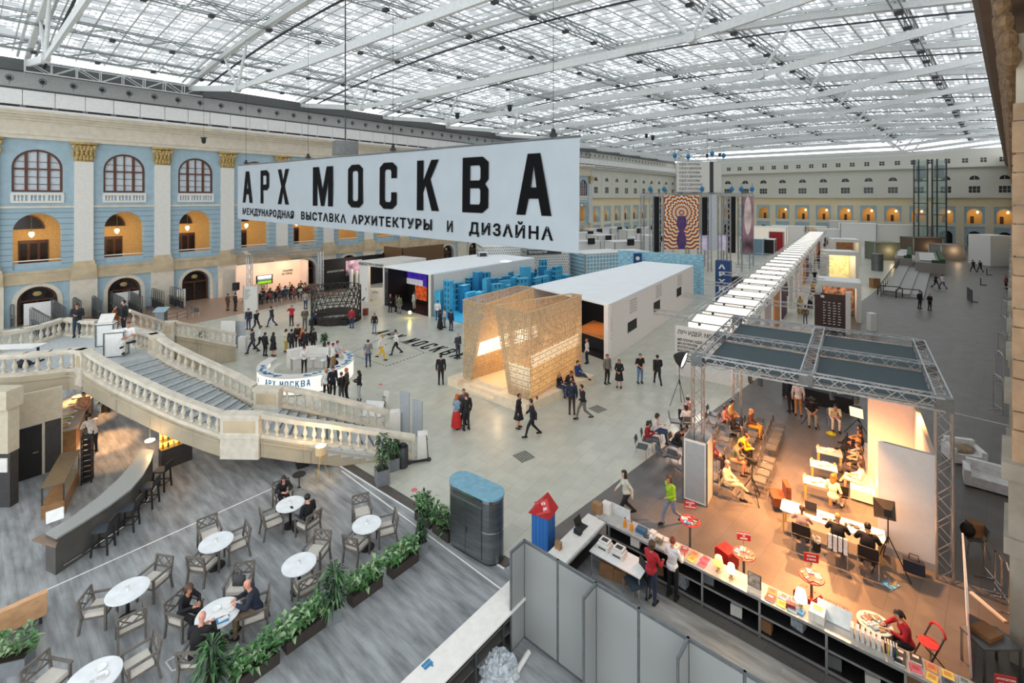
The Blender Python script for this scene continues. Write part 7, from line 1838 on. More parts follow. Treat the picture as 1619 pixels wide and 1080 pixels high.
sp0 = W(1364,752); fb = FD+180
for t, lab, k in ((1.9,'woman with long dark hair and a microphone, farthest speaker on the sofa',dict(p='sitcross',top=(206,150,80),bot=(30,28,30),hair='long',hc='dark',female=True)),
 (1.2,'speaker in black with crossed legs, second on the sofa',dict(p='sitcross',top=(40,36,38),bot=(40,36,38),hair='short',hc='brown')),
 (.5,'speaker with fair hair in a pale top, third on the sofa',dict(p='sit',top=(220,210,190),bot=(60,50,44),hair='bob',hc='fair',female=True)),
 (-.15,'speaker in a patterned beige shirt, middle of the sofa',dict(p='sit',top=(190,170,130),bot=(34,32,34),hair='short',hc='brown')),
 (-.85,'speaker in a grey jacket, fifth on the sofa',dict(p='sitcross',top=(60,58,64),bot=(70,66,70),hair='short',hc='dark',kind='jacket')),
 (-1.6,'woman in white with bare legs, nearest speaker on the sofa',dict(p='sitcross',top=(232,214,206),bot=(228,210,200),hair='bob',hc='dark',female=True,legs='shorts'))):
 person(lab, sp0+C1*t-C2*.12, fb, **k)
mc = MB().use(M_black); mc.tube([(0,0,0),(.25,.3,.28)],.018); mc.ell((.27,.33,.31),.035,.035,.035,8,6); o = mc.build('microphone', None); o.location = W(1338,703,.72); tag(o,'long microphone held by the farthest speaker','microphone')
M_gtop = mat('pale_glass_top',(226,232,232),.1,alpha=.75,var=.02)
for i, (u, v) in enumerate(((1311,714),(1302,736),(1292,762))):
 p = W(u,v,.62); r = E('glass_table', (p.x,p.y,.006), yaw(C2)+.1, 'glass topped low table with wooden legs, %s from the back' % nth(i), 'table')
 m = MB().use(M_gtop); m.box(-.45,-.3,.6,.45,.3,.62); m.build('tabletop', None, r)
 for x in (-.38,.38):
  for y in (-.24,.24): m = MB().use(mat('honey_wood',(206,164,90),.5)); m.box(x-.035,y-.025,0,x+.035,y+.025,.7 if y > 0 else .6); m.build('leg', None, r)
 m = MB().use(M_white); m.ell((0,0,0),.14,.1,.1,10,6); m.ell((.15,.03,0),.1,.1,.06,10,6); m.box(-.25,-.1,-.0,-.1,.1,.04); o = m.build('paper_model', None); o.location = (p.x,p.y,.68); tag(o,'white paper models on the low glass table, %s from the back' % nth(i),'model')
t0, t1 = W(1240,800,.74), W(1400,852,.74); tx = (t1-t0).normalized(); ty = Vector((-tx.y,tx.x,0)); tw = (t1-t0).length
tt = E('work_table', (t0.x,t0.y,.006), yaw(tx), 'long white technicians table with laptop and cables', 'table')
m = MB().use(M_white); m.box(-.05,-.3,.71,tw,.42,.74); m.build('tabletop', None, tt)
for x in (0,tw*.5,tw-.1):
 for y in (-.25,.37): m = MB().use(mat('honey_wood',(206,164,90),.5)); m.cyl(x,y,0,.71,.025,n=8); m.build('leg', None, tt)
laptop(t0+tx*.75+ty*.1, yaw(tx), 'open laptop with a blue screen on the technicians table', M_scrb)
m = MB().use(M_white); m.box(-.3,-.28,0,.32,.36,.006); o = m.build('white_board', None); o.location = t0+tx*.2+UP*.004; o.rotation_euler = (0,0,yaw(tx)); tag(o,'large white sheet on the left end of the technicians table','sheet')
m = MB().use(M_dgrey); rnd = random.Random(8)
for i in range(9):
 x = 1.15+.14*i; m.cb(x,rnd.uniform(-.15,.3),0,rnd.uniform(.06,.16),rnd.uniform(.05,.14),rnd.uniform(.02,.07),rnd.uniform(0,3))
m.tube([(1.0+.11*i,.1*math.sin(i*1.3)+.1,.015) for i in range(16)],.008,5)
o = m.build('sound_gear', None); o.location = t0+UP*.004; o.rotation_euler = (0,0,yaw(tx)); tag(o,'small black sound gear and cables on the technicians table','gear'); o['kind'] = 'stuff'
def blk_chair(p, rz, label):
 r = E('office_chair', p, rz, label, 'chair', None)
 m = MB().use(M_black); m.box(-.24,-.22,.43,.24,.24,.48); m.build('seat', None, r); m = MB().use(M_black); m.slab((-.25,-.24,.55),(.25,-.24,.55),(.25,-.3,.9),(-.25,-.3,.9),.03); m.build('backrest', None, r)
 for x in (-1,1):
  m = MB().use(M_chrome); m.tube([(x*.25,.24,0),(x*.25,.24,.44),(x*.25,-.2,.44)],.014,6); m.build('leg', None, r); m = MB().use(M_chrome); m.tube([(x*.25,-.3,0),(x*.25,-.24,.44),(x*.25,-.29,.85)],.014,6); m.build('leg', None, r)
 return r
ft = math.degrees(yaw(ty))
for t, lab, cl, k in ((.55,'woman with a brown ponytail and pinkish top at the laptop','black chair of the woman at the laptop',dict(p='sittable',top=(190,150,140),bot=(60,60,70),hair='tail',hc='brown',female=True)),
 (1.5,'man in a yellow cap and black shirt with a strap at the technicians table','black chair with a white sweater hung on it',dict(p='sittable',top=(24,24,26),bot=(36,36,40),hair='crop',hc='fair')),
 (2.25,'man in a black hoodie at the right end of the technicians table','black chair of the man in the hoodie',dict(p='sittable',top=(18,18,20),bot=(30,30,34),hair='short',hc='black',kind='jacket'))):
 p = t0+tx*t-ty*.72; p.z = .006; blk_chair(p, math.radians(ft-90), cl); person(lab, p, ft, **k)
m = MB().use(mat('striped_white_knit',(226,222,218),.9,var=.12,scale=20))
for i in range(4): m.box(-.24+.13*i,-.36,.5-.05*(i%2),-.14+.13*i,-.31,.93)
o = m.build('sweater', None); p = t0+tx*1.5-ty*.72; o.location = (p.x,p.y,.006); o.rotation_euler = (0,0,math.radians(ft-90)); tag(o,'white striped sweater hanging on a black chair back','sweater')
blk_chair(W(1326,800)+UP*.006, math.radians(FD-90+100), 'dark chair behind the ginger woman'); person('woman with long ginger hair in a cream blouse seated by the low table', W(1317,806)+UP*.006, FD+70,'sit',(238,218,190),(228,206,180),hair='long',hc='ginger',female=True)
bg_ = MB().use(mat('plant_pot_black',(30,30,30),.6)); bg_.cyl(0,0,0,.25,.11,n=12); bg_.use(M_offw)
for i in range(16): bg_.ell((.1*math.cos(i*2.4),.1*math.sin(i*2.4),.3+.02*(i%5)),.03,.03,.05,6,4)
o = bg_.build('flower_pot', None); o.location = W(1291,870)+UP*.006; tag(o,'black pot of small white flowers by the technicians table','flowers')
cj = cchair(1229,783,FD+200,'chair draped with a brown jacket left of the technicians table')
m = MB().use(mat('brown_jacket_cloth',(112,62,36),.85,var=.15)); m.prism([(-.3,-.36),(.3,-.36),(.34,.2),(-.34,.2)],.2,.5); m.prism([(-.28,-.38),(.28,-.38),(.26,-.22),(-.26,-.22)],.5,.92); o = m.build('jacket', None); o.location = cj; o.rotation_euler = (0,0,math.radians(FD+110)); tag(o,'brown jacket thrown over a chair left of the technicians table','jacket')
def tripod(name, p, h_, label, cat, spread=.42, mt=None):
 r = E(name, p, random.Random(int(p.x*9)).uniform(0,2), label, cat)
 for i in range(3): m = MB().use(mt or M_black); a = i*2*PI/3; m.tube([(0,0,h_*.62),(spread*math.cos(a),spread*math.sin(a),0)],.016,6); m.build('leg', None, r)
 m = MB().use(mt or M_black); m.cyl(0,0,h_*.5,h_,.018,n=8); m.build('column', None, r); return r
def camera_on(r, h_):
 m = MB().use(M_black); m.box(-.08,-.16,h_,.08,.14,h_+.14); m.tube([(0,.14,h_+.07),(0,.26,h_+.07)],[.05,.06],10); m.bar((0,-.1,h_),(.2,-.4,h_-.1),.02); m.build('video_camera', None, r)
r = tripod('camera_tripod', W(1189,790)+UP*.006, 1.35, 'black video tripod in front of the cream suited man', 'tripod', .5); camera_on(r,1.35)
r = tripod('camera_tripod', W(1283,673)+UP*.006, 1.2, 'black video tripod of the cameraman near the black table', 'tripod', .45); camera_on(r,1.2)
def softbox(p, h_, aim, label, s=.5):
 r = tripod('studio_lamp', p, h_, label, 'lamp', .55); c = Vector((0,0,h_))
 d = (Matrix.Rotation(-r.rotation_euler[2],3,'Z') @ (aim-p-c)).normalized(); q = d.to_track_quat('Z','Y').to_matrix().to_4x4()
 m = MB(Matrix.Translation(c) @ q).use(M_black); a = [(-s/2,-s/2,.4),(s/2,-s/2,.4),(s/2,s/2,.4),(-s/2,s/2,.4)]; b_ = [(-.1,-.1,0),(.1,-.1,0),(.1,.1,0),(-.1,.1,0)]
 m.add(a+b_, [(0,1,5,4),(1,2,6,5),(2,3,7,6),(3,0,4,7),(7,6,5,4)]); m.build('hood', None, r)
 m = MB(Matrix.Translation(c) @ q).use(mat('softbox_cloth',(255,226,190),.6,emit=1.8,ecol=(255,210,160),var=.01)); m.box(-s/2+.02,-s/2+.02,.37,s/2-.02,s/2-.02,.39); m.build('diffuser', None, r)
 return r
softbox(W(1404,905)+UP*.006, 1.75, W(1330,720), 'black softbox on a stand at the right front of the stage', .55)
softbox(W(1357,690)+UP*.006, 1.35, W(1320,740), 'black softbox behind the speakers near the black table', .55)
lp_ = W(1074,642); r = tripod('studio_lamp', lp_, 2.35, 'glaring studio lamp with umbrella reflector left of the stage truss', 'lamp', .5)
hp0 = D(1092,583,23.0)-lp_; Rr = Matrix.Rotation(-r.rotation_euler[2],4,'Z'); dd = (Vector((1.0,-.75,-.35))).normalized(); q = dd.to_track_quat('Z','Y').to_matrix().to_4x4()
m = MB(Rr @ Matrix.Translation(Vector((.2,0,2.5))) @ q).use(M_black); n = 16
vs = [(rr_*math.cos(2*PI*i/n),rr_*math.sin(2*PI*i/n),z) for rr_, z in ((.08,-.5),(.3,-.3),(.5,.1),(.48,.1),(.28,-.28),(.06,-.46)) for i in range(n)]
m.add(vs, [(i*n+k,i*n+(k+1)%n,(i+1)*n+(k+1)%n,(i+1)*n+k) for i in range(5) for k in range(n)]); m.build('reflector', None, r)
m = MB(Rr @ Matrix.Translation(Vector((.2,0,2.5))) @ q).use(mat('studio_flash',(255,250,255),.3,emit=22,var=0)); m.ell((0,0,.02),.44,.44,.05,16,6); m.build('lamp_face', None, r)
light('SPOT','studio_beam', lp_+Vector((.35,-.2,2.45)), 700, (1,.93,.9), .35, W(1170,720), 1.7)
bt = E('black_table', W(1302,640), yaw(C2)-.12, 'long table under a black cloth behind the seated cameraman', 'table')
m = MB().use(M_black); m.box(-1.9,-.38,.05,1.3,.38,.78); m.build('table_cloth', None, bt)
for i, (x, lab) in enumerate(((-.4,'row of clear glasses on the black table'),(.7,'white cups on the black table'))):
 m = MB().use(M_cupw if i else M_glass)
 for a in range(5):
  for b_ in range(2): m.lathe([(.03,0),(.035,.1)],8,(.09*a,.1*b_,0))
 o = m.build('glassware', None); o.location = bt.location+Matrix.Rotation(yaw(C2)-.12,3,'Z') @ Vector((x,-.05,.785)); tag(o,lab,'glasses'); o['kind'] = 'stuff'
person('person in tan trousers and white shirt behind the stage truss', W(1262,657), 60,'stand',(216,196,186),(176,120,72),hair='short',hc='dark'); person('person in black beside the tan trousers behind the stage truss', W(1251,652), 100,'stand',(26,26,30),(24,24,28),hair='short',hc='dark')
hat = MB().use(mat('yellow_hat',(206,196,20),.6)); hat.lathe([(.2,0),(.2,.02),(.09,.03),(.09,.09),(.05,.11)],16); o = hat.build('yellow_hat', None); o.location = W(1314,686)+UP*.006; tag(o,'yellow hat lying on the stage floor','hat')
tb_ = MB().use(mat('navy_bag',(30,38,56),.7)); tb_.prism([(-.25,-.1),(.25,-.1),(.25,.1),(-.25,.1)],0,.34); tb_.tube([(-.12,0,.34),(-.1,0,.52),(.1,0,.52),(.12,0,.34)],.015); o = tb_.build('tote_bag', None); o.location = W(1442,900)+Vector((-.05,-.12,.006)); o.rotation_euler = (0,0,-.6); tag(o,'navy tote bag at the foot of the grey white wall','bag')
for i, (a, d, ta, td, e) in enumerate(((.25,.02,.35,.35,2100),(.7,.02,.62,.4,2100),(.5,.5,.5,.2,1800),(.1,.5,.12,.5,1100),(.85,.5,.9,.25,1100),(.6,.02,.75,-.25,1800),(.3,.02,.3,-.3,1800))):
 G = lambda a, d: fL.lerp(fR,a).lerp(bL.lerp(bR,a), d)
 p = G(a,d)+UP*(TZ-.38); tg = G(ta,td)
 r = E('stage_spotlight', p, 0, 'small spotlight clamped under the stage truss, %s of seven' % nth(i), 'spotlight', 'spotlights under the stage truss')
 m = MB().use(M_dgrey); dz = (tg-p).normalized()*.2; m.tube([Vector((0,0,.1)),Vector((0,0,0)),dz],[.05,.07,.08],10); m.build('lamp_can', None, r)
 light('SPOT','stage_beam', p+dz*1.2, e*1.35, (1,.42,.15), .08, tg, 1.6, .8)
# ================================================================= right margin
for u, v, sx, lab in ((1546,742,1.0,'white armchair sofa with a beige coat by the right wall'),(1600,790,1.6,'white sofa cut by the right wall')):
 r = E('white_sofa', W(u,v)+Vector((0,.6,.006)), -.35 if u < 1560 else -.7, lab, 'sofa'); M_ws = mat('white_leather',(232,232,234),.45)
 m = MB().use(M_ws); m.box(-sx/2,-.4,.05,sx/2,.4,.42); m.build('seat', None, r); m = MB().use(M_ws); m.box(-sx/2,.3,.05,sx/2,.5,.8); m.build('backrest', None, r)
 for x in (-1,1): m = MB().use(M_ws); m.box(x*sx/2-.1,-.42,.05,x*sx/2+.1,.45,.62); m.build('arm', None, r)
m = MB().use(mat('beige_coat',(160,140,116),.9,var=.2)); m.ell((0,0,0),.42,.25,.12,12,6); m.ell((.2,.1,.05),.25,.2,.1,10,6); o = m.build('coat', None); o.location = W(1545,742)+Vector((0,.6,.5)); tag(o,'beige coat thrown on the white armchair sofa','coat')
def barrier(p, rz, w_, h_, label):
 r = E('crowd_barrier', p, rz, label, 'barrier', 'metal barriers by the right wall')
 m = MB().use(M_chrome); m.tube([(-w_/2,0,0),(-w_/2,0,h_-.12),(-w_/2+.12,0,h_),(w_/2-.12,0,h_),(w_/2,0,h_-.12),(w_/2,0,0)],.025,8); m.bar((-w_/2,0,.3),(w_/2,0,.3),.03); m.build('hoop', None, r)
 m = MB().use(M_chrome)
 for x in (-w_/2,w_/2): m.bar((x,-.25,.015),(x,.25,.015),.03)
 m.build('foot', None, r)
for i, (u, v, h_) in enumerate(((1570,930,1.2),(1584,955,1.3),(1578,652,1.9),(1580,606,1.9),(1584,566,1.7),(1586,530,1.6),(1588,500,1.5),(1592,474,1.4))): barrier(W(u,v)+UP*.006, 1.25-.1*(i%2), .75, h_, 'tall hooped metal barrier by the right wall, %s of the row' % (nth(i)))
r = cchair(1540,850,FD+190,'chair holding bags behind the white poster board')
m = MB().use(cbx); m.box(-.1,-.1,0,.25,.2,.4); m.use(M_black); m.ell((-.2,0,.2),.2,.18,.22,10,6); o = m.build('bags', None); o.location = r+UP*.5; tag(o,'black bag and paper bag on the chair by the poster board','bag')
pbx = E('poster_board', W(1531,1030)+UP*.006, .84, 'tall white poster board seen edge on at lower right', 'poster')
m = MB().use(M_offw); m.slab((-.9,0,.02),(1.5,0,.02),(1.5,.08,2.1),(-.9,.08,2.1),.04); m.build('board', None, pbx)
m = MB().use(M_red); m.slab((-.95,-.03,.4),(-.85,-.03,.4),(-.85,.03,1.5),(-.95,.03,1.5),.01); m.build('red_print', None, pbx)
tr_ = MB().use(M_steel); tr_.cb(0,0,.76,.9,.6,.04); [tr_.cb(x,y,0,.04,.04,.76) for x in (-.42,.42) for y in (-.27,.27)]; tr_.use(cbx).cb(0,.1,.8,.5,.4,.1,.3); o = tr_.build('trolley', None); o.location = W(1566,1062)+UP*.006; tag(o,'grey trolley with a cardboard tray at the lower right','trolley')
m = MB().use(M_offw); m.bar(W(1535,938)+UP*.03, W(1590,985)+UP*.03, .09,.05); m.build('floor_cable_cover', None, label='white cable cover on the floor behind the poster board', cat='cable cover')
m = MB().use(M_white); m.bar(W(1503,652)+UP*.012, W(1598,674)+UP*.012, .05,.006); m.build('floor_line', None, label='thin white line on the dark floor by the white sofas', cat='line')
# ================================================================= avenue of lit panels with its entrance poster
M_lp = mat('lit_fabric_panel',(255,252,246),.6,emit=.62,ecol=(255,244,228),var=.01)
pw_ = E('poster_wall', W(1068,591), yaw(C2), 'white poster wall with dark headline at the head of the lit avenue', 'poster'); 
m = MB().use(M_offw); m.box(0,-.1,0,3.6,.1,3.1); m.build('wall_panel', None, pw_)
for i, (l_, sz, z) in enumerate((('ЛУЧ ИДЕЙ. МОСКВА',.36,2.62),('МЕГАПОЛИС ИДЕЙ',.2,2.2),('МЫ НАЧИНАЕМ',.2,1.97),('ВОСПИТАНИЕ ИДЕИ',.2,1.74),('ВЫСТАВКА О ГОРОДЕ',.2,1.51),('архитектура и город вместе',.12,1.25),('пространство и человек',.12,1.1),('будущее столицы',.12,.95))):
 v_, f_ = text_mesh(l_, sz, .002, .78, .008); m = MB(Matrix.Translation((.15,-.105,z)) @ Matrix.Rotation(PI/2,4,'X')).use(M_dgrey); m.add(v_, f_); m.build('lettering', None, pw_)
s0 = W(1090,505,3.5); s0.z = 0; s0 = Vector((11.2,30.0,0)); 
AVL = 100; NPN = 29; pt_ = 3.4
lpanel = None
for i in range(NPN):
 p = s0 + C1*(1.2+pt_*i) + UP*3.3
 lab = 'lit white fabric panel over the avenue, %s from its entrance' % nth(i)
 if lpanel is None:
  lpanel = E('light_panel', p, yaw(C2), lab, 'light panel', 'lit panels over the avenue')
  m = MB().use(M_lp); m.add([(0,-1.35,-.1),(2.8,-1.35,-.1),(2.8,.75,.2),(0,.75,.2)],[(0,1,2,3)]); m.box(0,-1.38,-.45,2.8,-1.35,.12); m.build('fabric', None, lpanel)
  m = MB().use(M_steel); m.box(-.05,-1.4,.12,2.85,-1.34,.17); m.box(-.05,.72,.2,2.85,.78,.25); m.box(-.05,-1.4,-.48,2.85,-1.34,-.45); m.box(-.05,1.1,0,2.85,1.2,.1); m.build('frame', None, lpanel)
  m = MB().use(M_dgrey)
  m.box(.64,-1.55,.0,.76,-1.4,.15); m.build('spot_lamp', None, lpanel); m = MB().use(M_dgrey); m.box(2.0,-1.55,.0,2.12,-1.4,.15); m.build('spot_lamp', None, lpanel)
  d = lpanel
 else: d = dup(lpanel, label=lab); d.location = p
av = E('avenue_truss', s0, 0, 'long aluminium truss rails carrying the lit panels of the avenue', 'truss'); inv = Matrix.Translation(-s0)
for off in (-.25, 3.05): box_truss(s0+C2*off+UP*3.45, s0+C2*off+C1*AVL+UP*3.45, .34, inv_=inv, parent=av, n=90, r=.02)
for i in range(0,14,2): box_truss(s0+C1*(1+pt_*2*i/2)+C2*-2.6+UP*3.45, s0+C1*(1+pt_*2*i/2)+C2*(-.3)+UP*3.45, .3, inv_=inv, parent=av, name='side_truss', r=.018); box_truss(s0+C1*(2+pt_*2*i/2)+C2*3.2+UP*3.45, s0+C1*(2+pt_*2*i/2)+C2*6.2+UP*3.45, .3, inv_=inv, parent=av, name='side_truss', r=.018)
M_pinkp = mat('pale_pink_panel',(240,226,226),.6,var=.03)
for i in range(16):
 a = s0+C1*(3+5.4*i)+C2*3.05; o = MB().use((M_pinkp,M_pinkp,mat('orange_stand_panel',(222,150,90),.6),mat('plum_stand_panel',(96,56,84),.6),M_offw)[i%5 if i > 1 else 0]).box(0,-.06,0,3.4,.06,3.0).build('stand_divider', None); o.location = a; o.rotation_euler = (0,0,yaw(C1)); tag(o,'standing side panel on the right of the lit avenue, %s from its entrance' % nth(i),'panel')
sw_ = E('sea_wall', Vector((15.5,58.5,0)), yaw(C2)+.1, 'tall wall printed with blue rippling water behind the white house', 'wall panel')
M_sea = mat('blue_water_print',(150,198,224),.5,var=.3,scale=2.2,stretch=(1,1,5))
m = MB().use(M_sea); m.box(-2.5,0,0,7.6,.3,4.6); m.build('printed_wall', None, sw_)
cn = E('sign_column', Vector((19.9,49.6,0))+C2*.6+C1*3, yaw(C2), 'navy blue sign column with white marks beside the sea wall', 'sign')
M_navy = mat('navy_print',(24,66,120),.5)
m = MB().use(M_navy); m.box(0,0,0,1.5,.9,4.4); m.build('column_body', None, cn)
for i in range(5): v_, f_ = text_mesh('АРХКА'[i], .62, .004, 1.5, .03); m = MB(Matrix.Translation((.35,-.01,3.55-.8*i)) @ Matrix.Rotation(PI/2,4,'X')).use(M_white); m.add(v_, f_); m.build('lettering', None, cn)
o = MB().use(M_navy).cb(0,0,3.2,1.0,.1,1.3).build('blue_sign', None); o.location = Vector((15.2,57.4,0)); tag(o,'small blue sign with a white dot at the left of the sea wall','sign'); m = MB().use(M_white); m.tube([(0,-.06,3.9),(0,-.05,3.9)],[.25,.25],12); m.build('dot', None, o)
rn = MB().use(M_white); rn.tube([(1.0*math.cos(2*PI*i/28),0,1.0+1.0*math.sin(2*PI*i/28)) for i in range(28)],.1,8,True); o = rn.build('ring_display', None); o.location = D(1155,425,60)-UP*2; o.location.z = 1.2; tag(o,'white ring display on a dark stand beside the avenue','ring'); 
o = MB().use(M_dark).cb(0,0,0,2.6,1.0,1.2).build('dark_stand', None); o.location = D(1155,425,60)*Vector((1,1,0)); tag(o,'dark stand under the white ring display','stand')
# ================================================================= banner tower
TY = 72.0
def TP2(u, v, dy=0): return D(u, v, TY+dy)
tw_ = E('banner_tower', TP2(1115,400)*Vector((1,1,0)), 0, 'tall lattice tower hung with colourful banners in the middle of the hall', 'tower'); inv = Matrix.Translation(-(TP2(1115,400)*Vector((1,1,0))))
hT = TP2(0,308).z; xs = [TP2(u,400).x for u in (1030,1046,1106,1122,1138,1152,1170,1188)]
M_lat = mat('dark_lattice',(70,72,74),.5,.4)
for i, x in enumerate(xs):
 for dy in ((0,5) if i % 2 == 0 else (0,)): box_truss((x,TY+dy,0),(x,TY+dy,hT), .5, inv_=inv, parent=tw_, name='mast', r=.04, seg=.8)
for dy in (0,5): box_truss((xs[0],TY+dy,hT),(xs[-1],TY+dy,hT), .5, inv_=inv, parent=tw_, name='top_beam', r=.04, seg=.8)
for x in (xs[0],xs[-1]): box_truss((x,TY,hT),(x,TY+5,hT), .5, inv_=inv, parent=tw_, name='top_beam', r=.04, seg=.8)
def cloth_panel(u0, u1, v0, v1, dy, mt, nm_, parent=None):
 a, b = TP2(u0,v1,dy), TP2(u1,v0,dy); m = MB(inv).use(mt); m.box(a.x,TY+dy-.03,a.z,b.x,TY+dy+.03,b.z); return m.build(nm_, None, parent or tw_)
cloth_panel(1031,1045,310,405,.3,M_black,'black_drape'); cloth_panel(1110,1120,312,372,.3,M_black,'black_drape'); cloth_panel(1151,1163,310,400,.4,M_black,'black_drape')
cloth_panel(1121,1133,308,396,-.3,mat('grey_panel_cloth',(196,202,208),.6),'grey_drape'); cloth_panel(1106,1150,372,396,.6,mat('lilac_screen',(214,204,236),.5,emit=.25,var=.3,scale=.8),'lilac_screen')
def petal_mat():
 m = bpy.data.materials.new('petal_pattern'); m.use_nodes = True; nt = m.node_tree; b = nt.nodes['Principled BSDF']; b.inputs['Roughness'].default_value = .6; N = nt.nodes.new; L = nt.links.new
 tc = N('ShaderNodeTexCoord'); mp = N('ShaderNodeMapping'); mp.inputs['Location'].default_value = (-.5,-.5,-.68); sp = N('ShaderNodeSeparateXYZ'); L(tc.outputs['Generated'], mp.inputs[0]); L(mp.outputs[0], sp.inputs[0])
 def M(op, a, b_=None, c=None):
  n = N('ShaderNodeMath'); n.operation = op
  for i, x in enumerate((a,b_,c)):
   if x is None: continue
   if isinstance(x,(int,float)): n.inputs[i].default_value = x
   else: L(x, n.inputs[i])
  return n.outputs[0]
 zz = M('MULTIPLY', sp.outputs[2], 1.55); r = M('SQRT', M('ADD', M('MULTIPLY',sp.outputs[0],sp.outputs[0]), M('MULTIPLY',zz,zz))); th = M('ARCTAN2', zz, sp.outputs[0])
 pet = M('MULTIPLY', M('ABSOLUTE', M('SINE', M('MULTIPLY', th, 11.0))), .05); f = M('FRACT', M('MULTIPLY', M('SUBTRACT', r, pet), 9.0))
 rp = N('ShaderNodeValToRGB'); L(f, rp.inputs[0]); e = rp.color_ramp.elements; e[0].position = 0; e[0].color = srgb((40,30,90))+(1,); e[1].position = 1; e[1].color = srgb((240,236,226))+(1,)
 for pos, c in ((.22,(150,30,40)),(.4,(226,110,40)),(.58,(240,190,70)),(.75,(240,236,226))): k = e.new(pos); k.color = srgb(c)+(1,)
 wv = N('ShaderNodeTexVoronoi'); wv.inputs['Scale'].default_value = 26; L(tc.outputs['Generated'], wv.inputs['Vector'])
 r2 = N('ShaderNodeValToRGB'); L(wv.outputs['Color'], r2.inputs[0]); r2.color_ramp.elements[0].color = srgb((30,50,120))+(1,); r2.color_ramp.elements[1].color = srgb((120,70,110))+(1,)
 w_ = M('MULTIPLY', M('LESS_THAN', M('ABSOLUTE', sp.outputs[0]), M('ADD', .07, M('MULTIPLY', M('ABSOLUTE', M('SINE', M('MULTIPLY', sp.outputs[2], 9.0))), .07))), M('LESS_THAN', sp.outputs[2], -.06)); mx = N('ShaderNodeMixRGB'); L(w_, mx.inputs[0]); L(rp.outputs[0], mx.inputs[1]); L(r2.outputs[0], mx.inputs[2]); L(mx.outputs[0], b.inputs['Base Color']); return m
ar = cloth_panel(1050,1105,309,394,-.5,petal_mat(),'picture_banner'); ar['label'] = 'banner of orange petal rings'
M_face = mat('mauve_banner',(150,116,128),.7,var=.5,scale=.35); fb_ = cloth_panel(1174,1191,311,400,-.4,M_face,'tall_banner')
m = MB(inv).use(mat('pale_figure_print',(226,206,204),.7,var=.2,scale=.8)); a = TP2(1182.5,341,-.5); m.ext([(.55*math.cos(t*PI/10),2.9*math.sin(t*PI/10)) for t in range(20)],(a.x,TY-.46,a.z),(1,0,0),(0,0,1),(0,1,0),.02); m.build('pale_print', None, tw_)
c0, c1 = TP2(1070,304), TP2(1122,256); tc_ = E('text_cube', Vector((c0.x,TY,c0.z)), 0, 'white cube of printed text hanging over the banner tower', 'cube')
ww, hh = c1.x-c0.x, c1.z-c0.z
m = MB().use(M_offw); m.box(0,0,0,ww,.15,hh); m.build('text_face', None, tc_); m = MB().use(M_offw); m.slab((ww+.6,.2,0),(ww+2.4,1.6,0),(ww+2.4,1.6,hh),(ww+.6,.2,hh),.1); m.build('side_face', None, tc_); m = MB().use(M_dgrey); m.box(ww+.05,0,0,ww+.55,.4,hh); m.build('corner_lattice', None, tc_)
for i in range(8):
 v_, f_ = text_mesh(('ИДЕЯ МОСКВЫ','ГОРОД В ДВИЖЕНИИ')[i%2], .46, .003, .82 if i%2 == 0 else .62, .008, 'LEFT', 1.15); m = MB(Matrix.Translation((.35,-.01,hh-.62*(i+1)+.1)) @ Matrix.Rotation(PI/2,4,'X')).use(M_dgrey); m.add(v_, f_); m.build('lettering', None, tc_)
m = MB().use(M_dgrey); [m.cyl(x,0,hh,25.4-c0.z,.02,n=5) for x in (.3,ww-.3)]; m.build('cable', None, tc_)
M_bb = mat('blue_balloon_lamp',(34,120,170),.4)
for i, (u, v) in enumerate(((1028,299),(1050,299),(1110,299),(1157,299),(1172,299),(1189,299),(1067,246),(1088,248),(1126,243),(1144,246))):
 m = MB().use(M_bb); m.ell((0,0,0),.32,.32,.4,12,8); m.cyl(0,0,-.75,-.3,.05,n=6); m.use(M_dgrey); m.cyl(0,0,.3,.9,.03,n=5); o = m.build('blue_lamp', None, None, True); o.location = TP2(u,v); tag(o,'small blue bulb shaped lamp %s, %s from the left' % (('on top of the banner tower',nth(i)) if i < 6 else ('above the text cube',nth(i-6))),'lamp')
# ================================================================= stands on the right of the avenue
mb_ = E('menu_board', W(1288,521), yaw(C2)+.5, 'tall dark brown menu board with white rows beside the avenue', 'board')
bw_ = (W(1337,528)-W(1288,521)).length; mb_.rotation_euler[2] = yaw(W(1337,528)-W(1288,521)); Hm = 11.2-(462-CV)/F*W(1288,521).y
m = MB().use(mat('dark_brown_board',(70,48,42),.5,var=.08)); m.box(0,-.05,0,bw_,.05,Hm); m.build('board_panel', None, mb_); m = MB().use(M_offw); m.box(bw_,-.2,0,bw_+.35,.3,Hm+.3); m.build('end_pillar', None, mb_)
rnd = random.Random(6); m = MB().use(M_white)
for r_ in range(9):
 for c_ in range(4): m.box(bw_*(.28+.16*c_),-.056,Hm*(.2+.07*r_),bw_*(.28+.16*c_)+bw_*rnd.uniform(.05,.11),-.05,Hm*(.2+.07*r_)+.06)
m.box(bw_*.2,-.056,Hm*.88,bw_*.32,-.05,Hm*.95); m.build('menu_print', None, mb_)
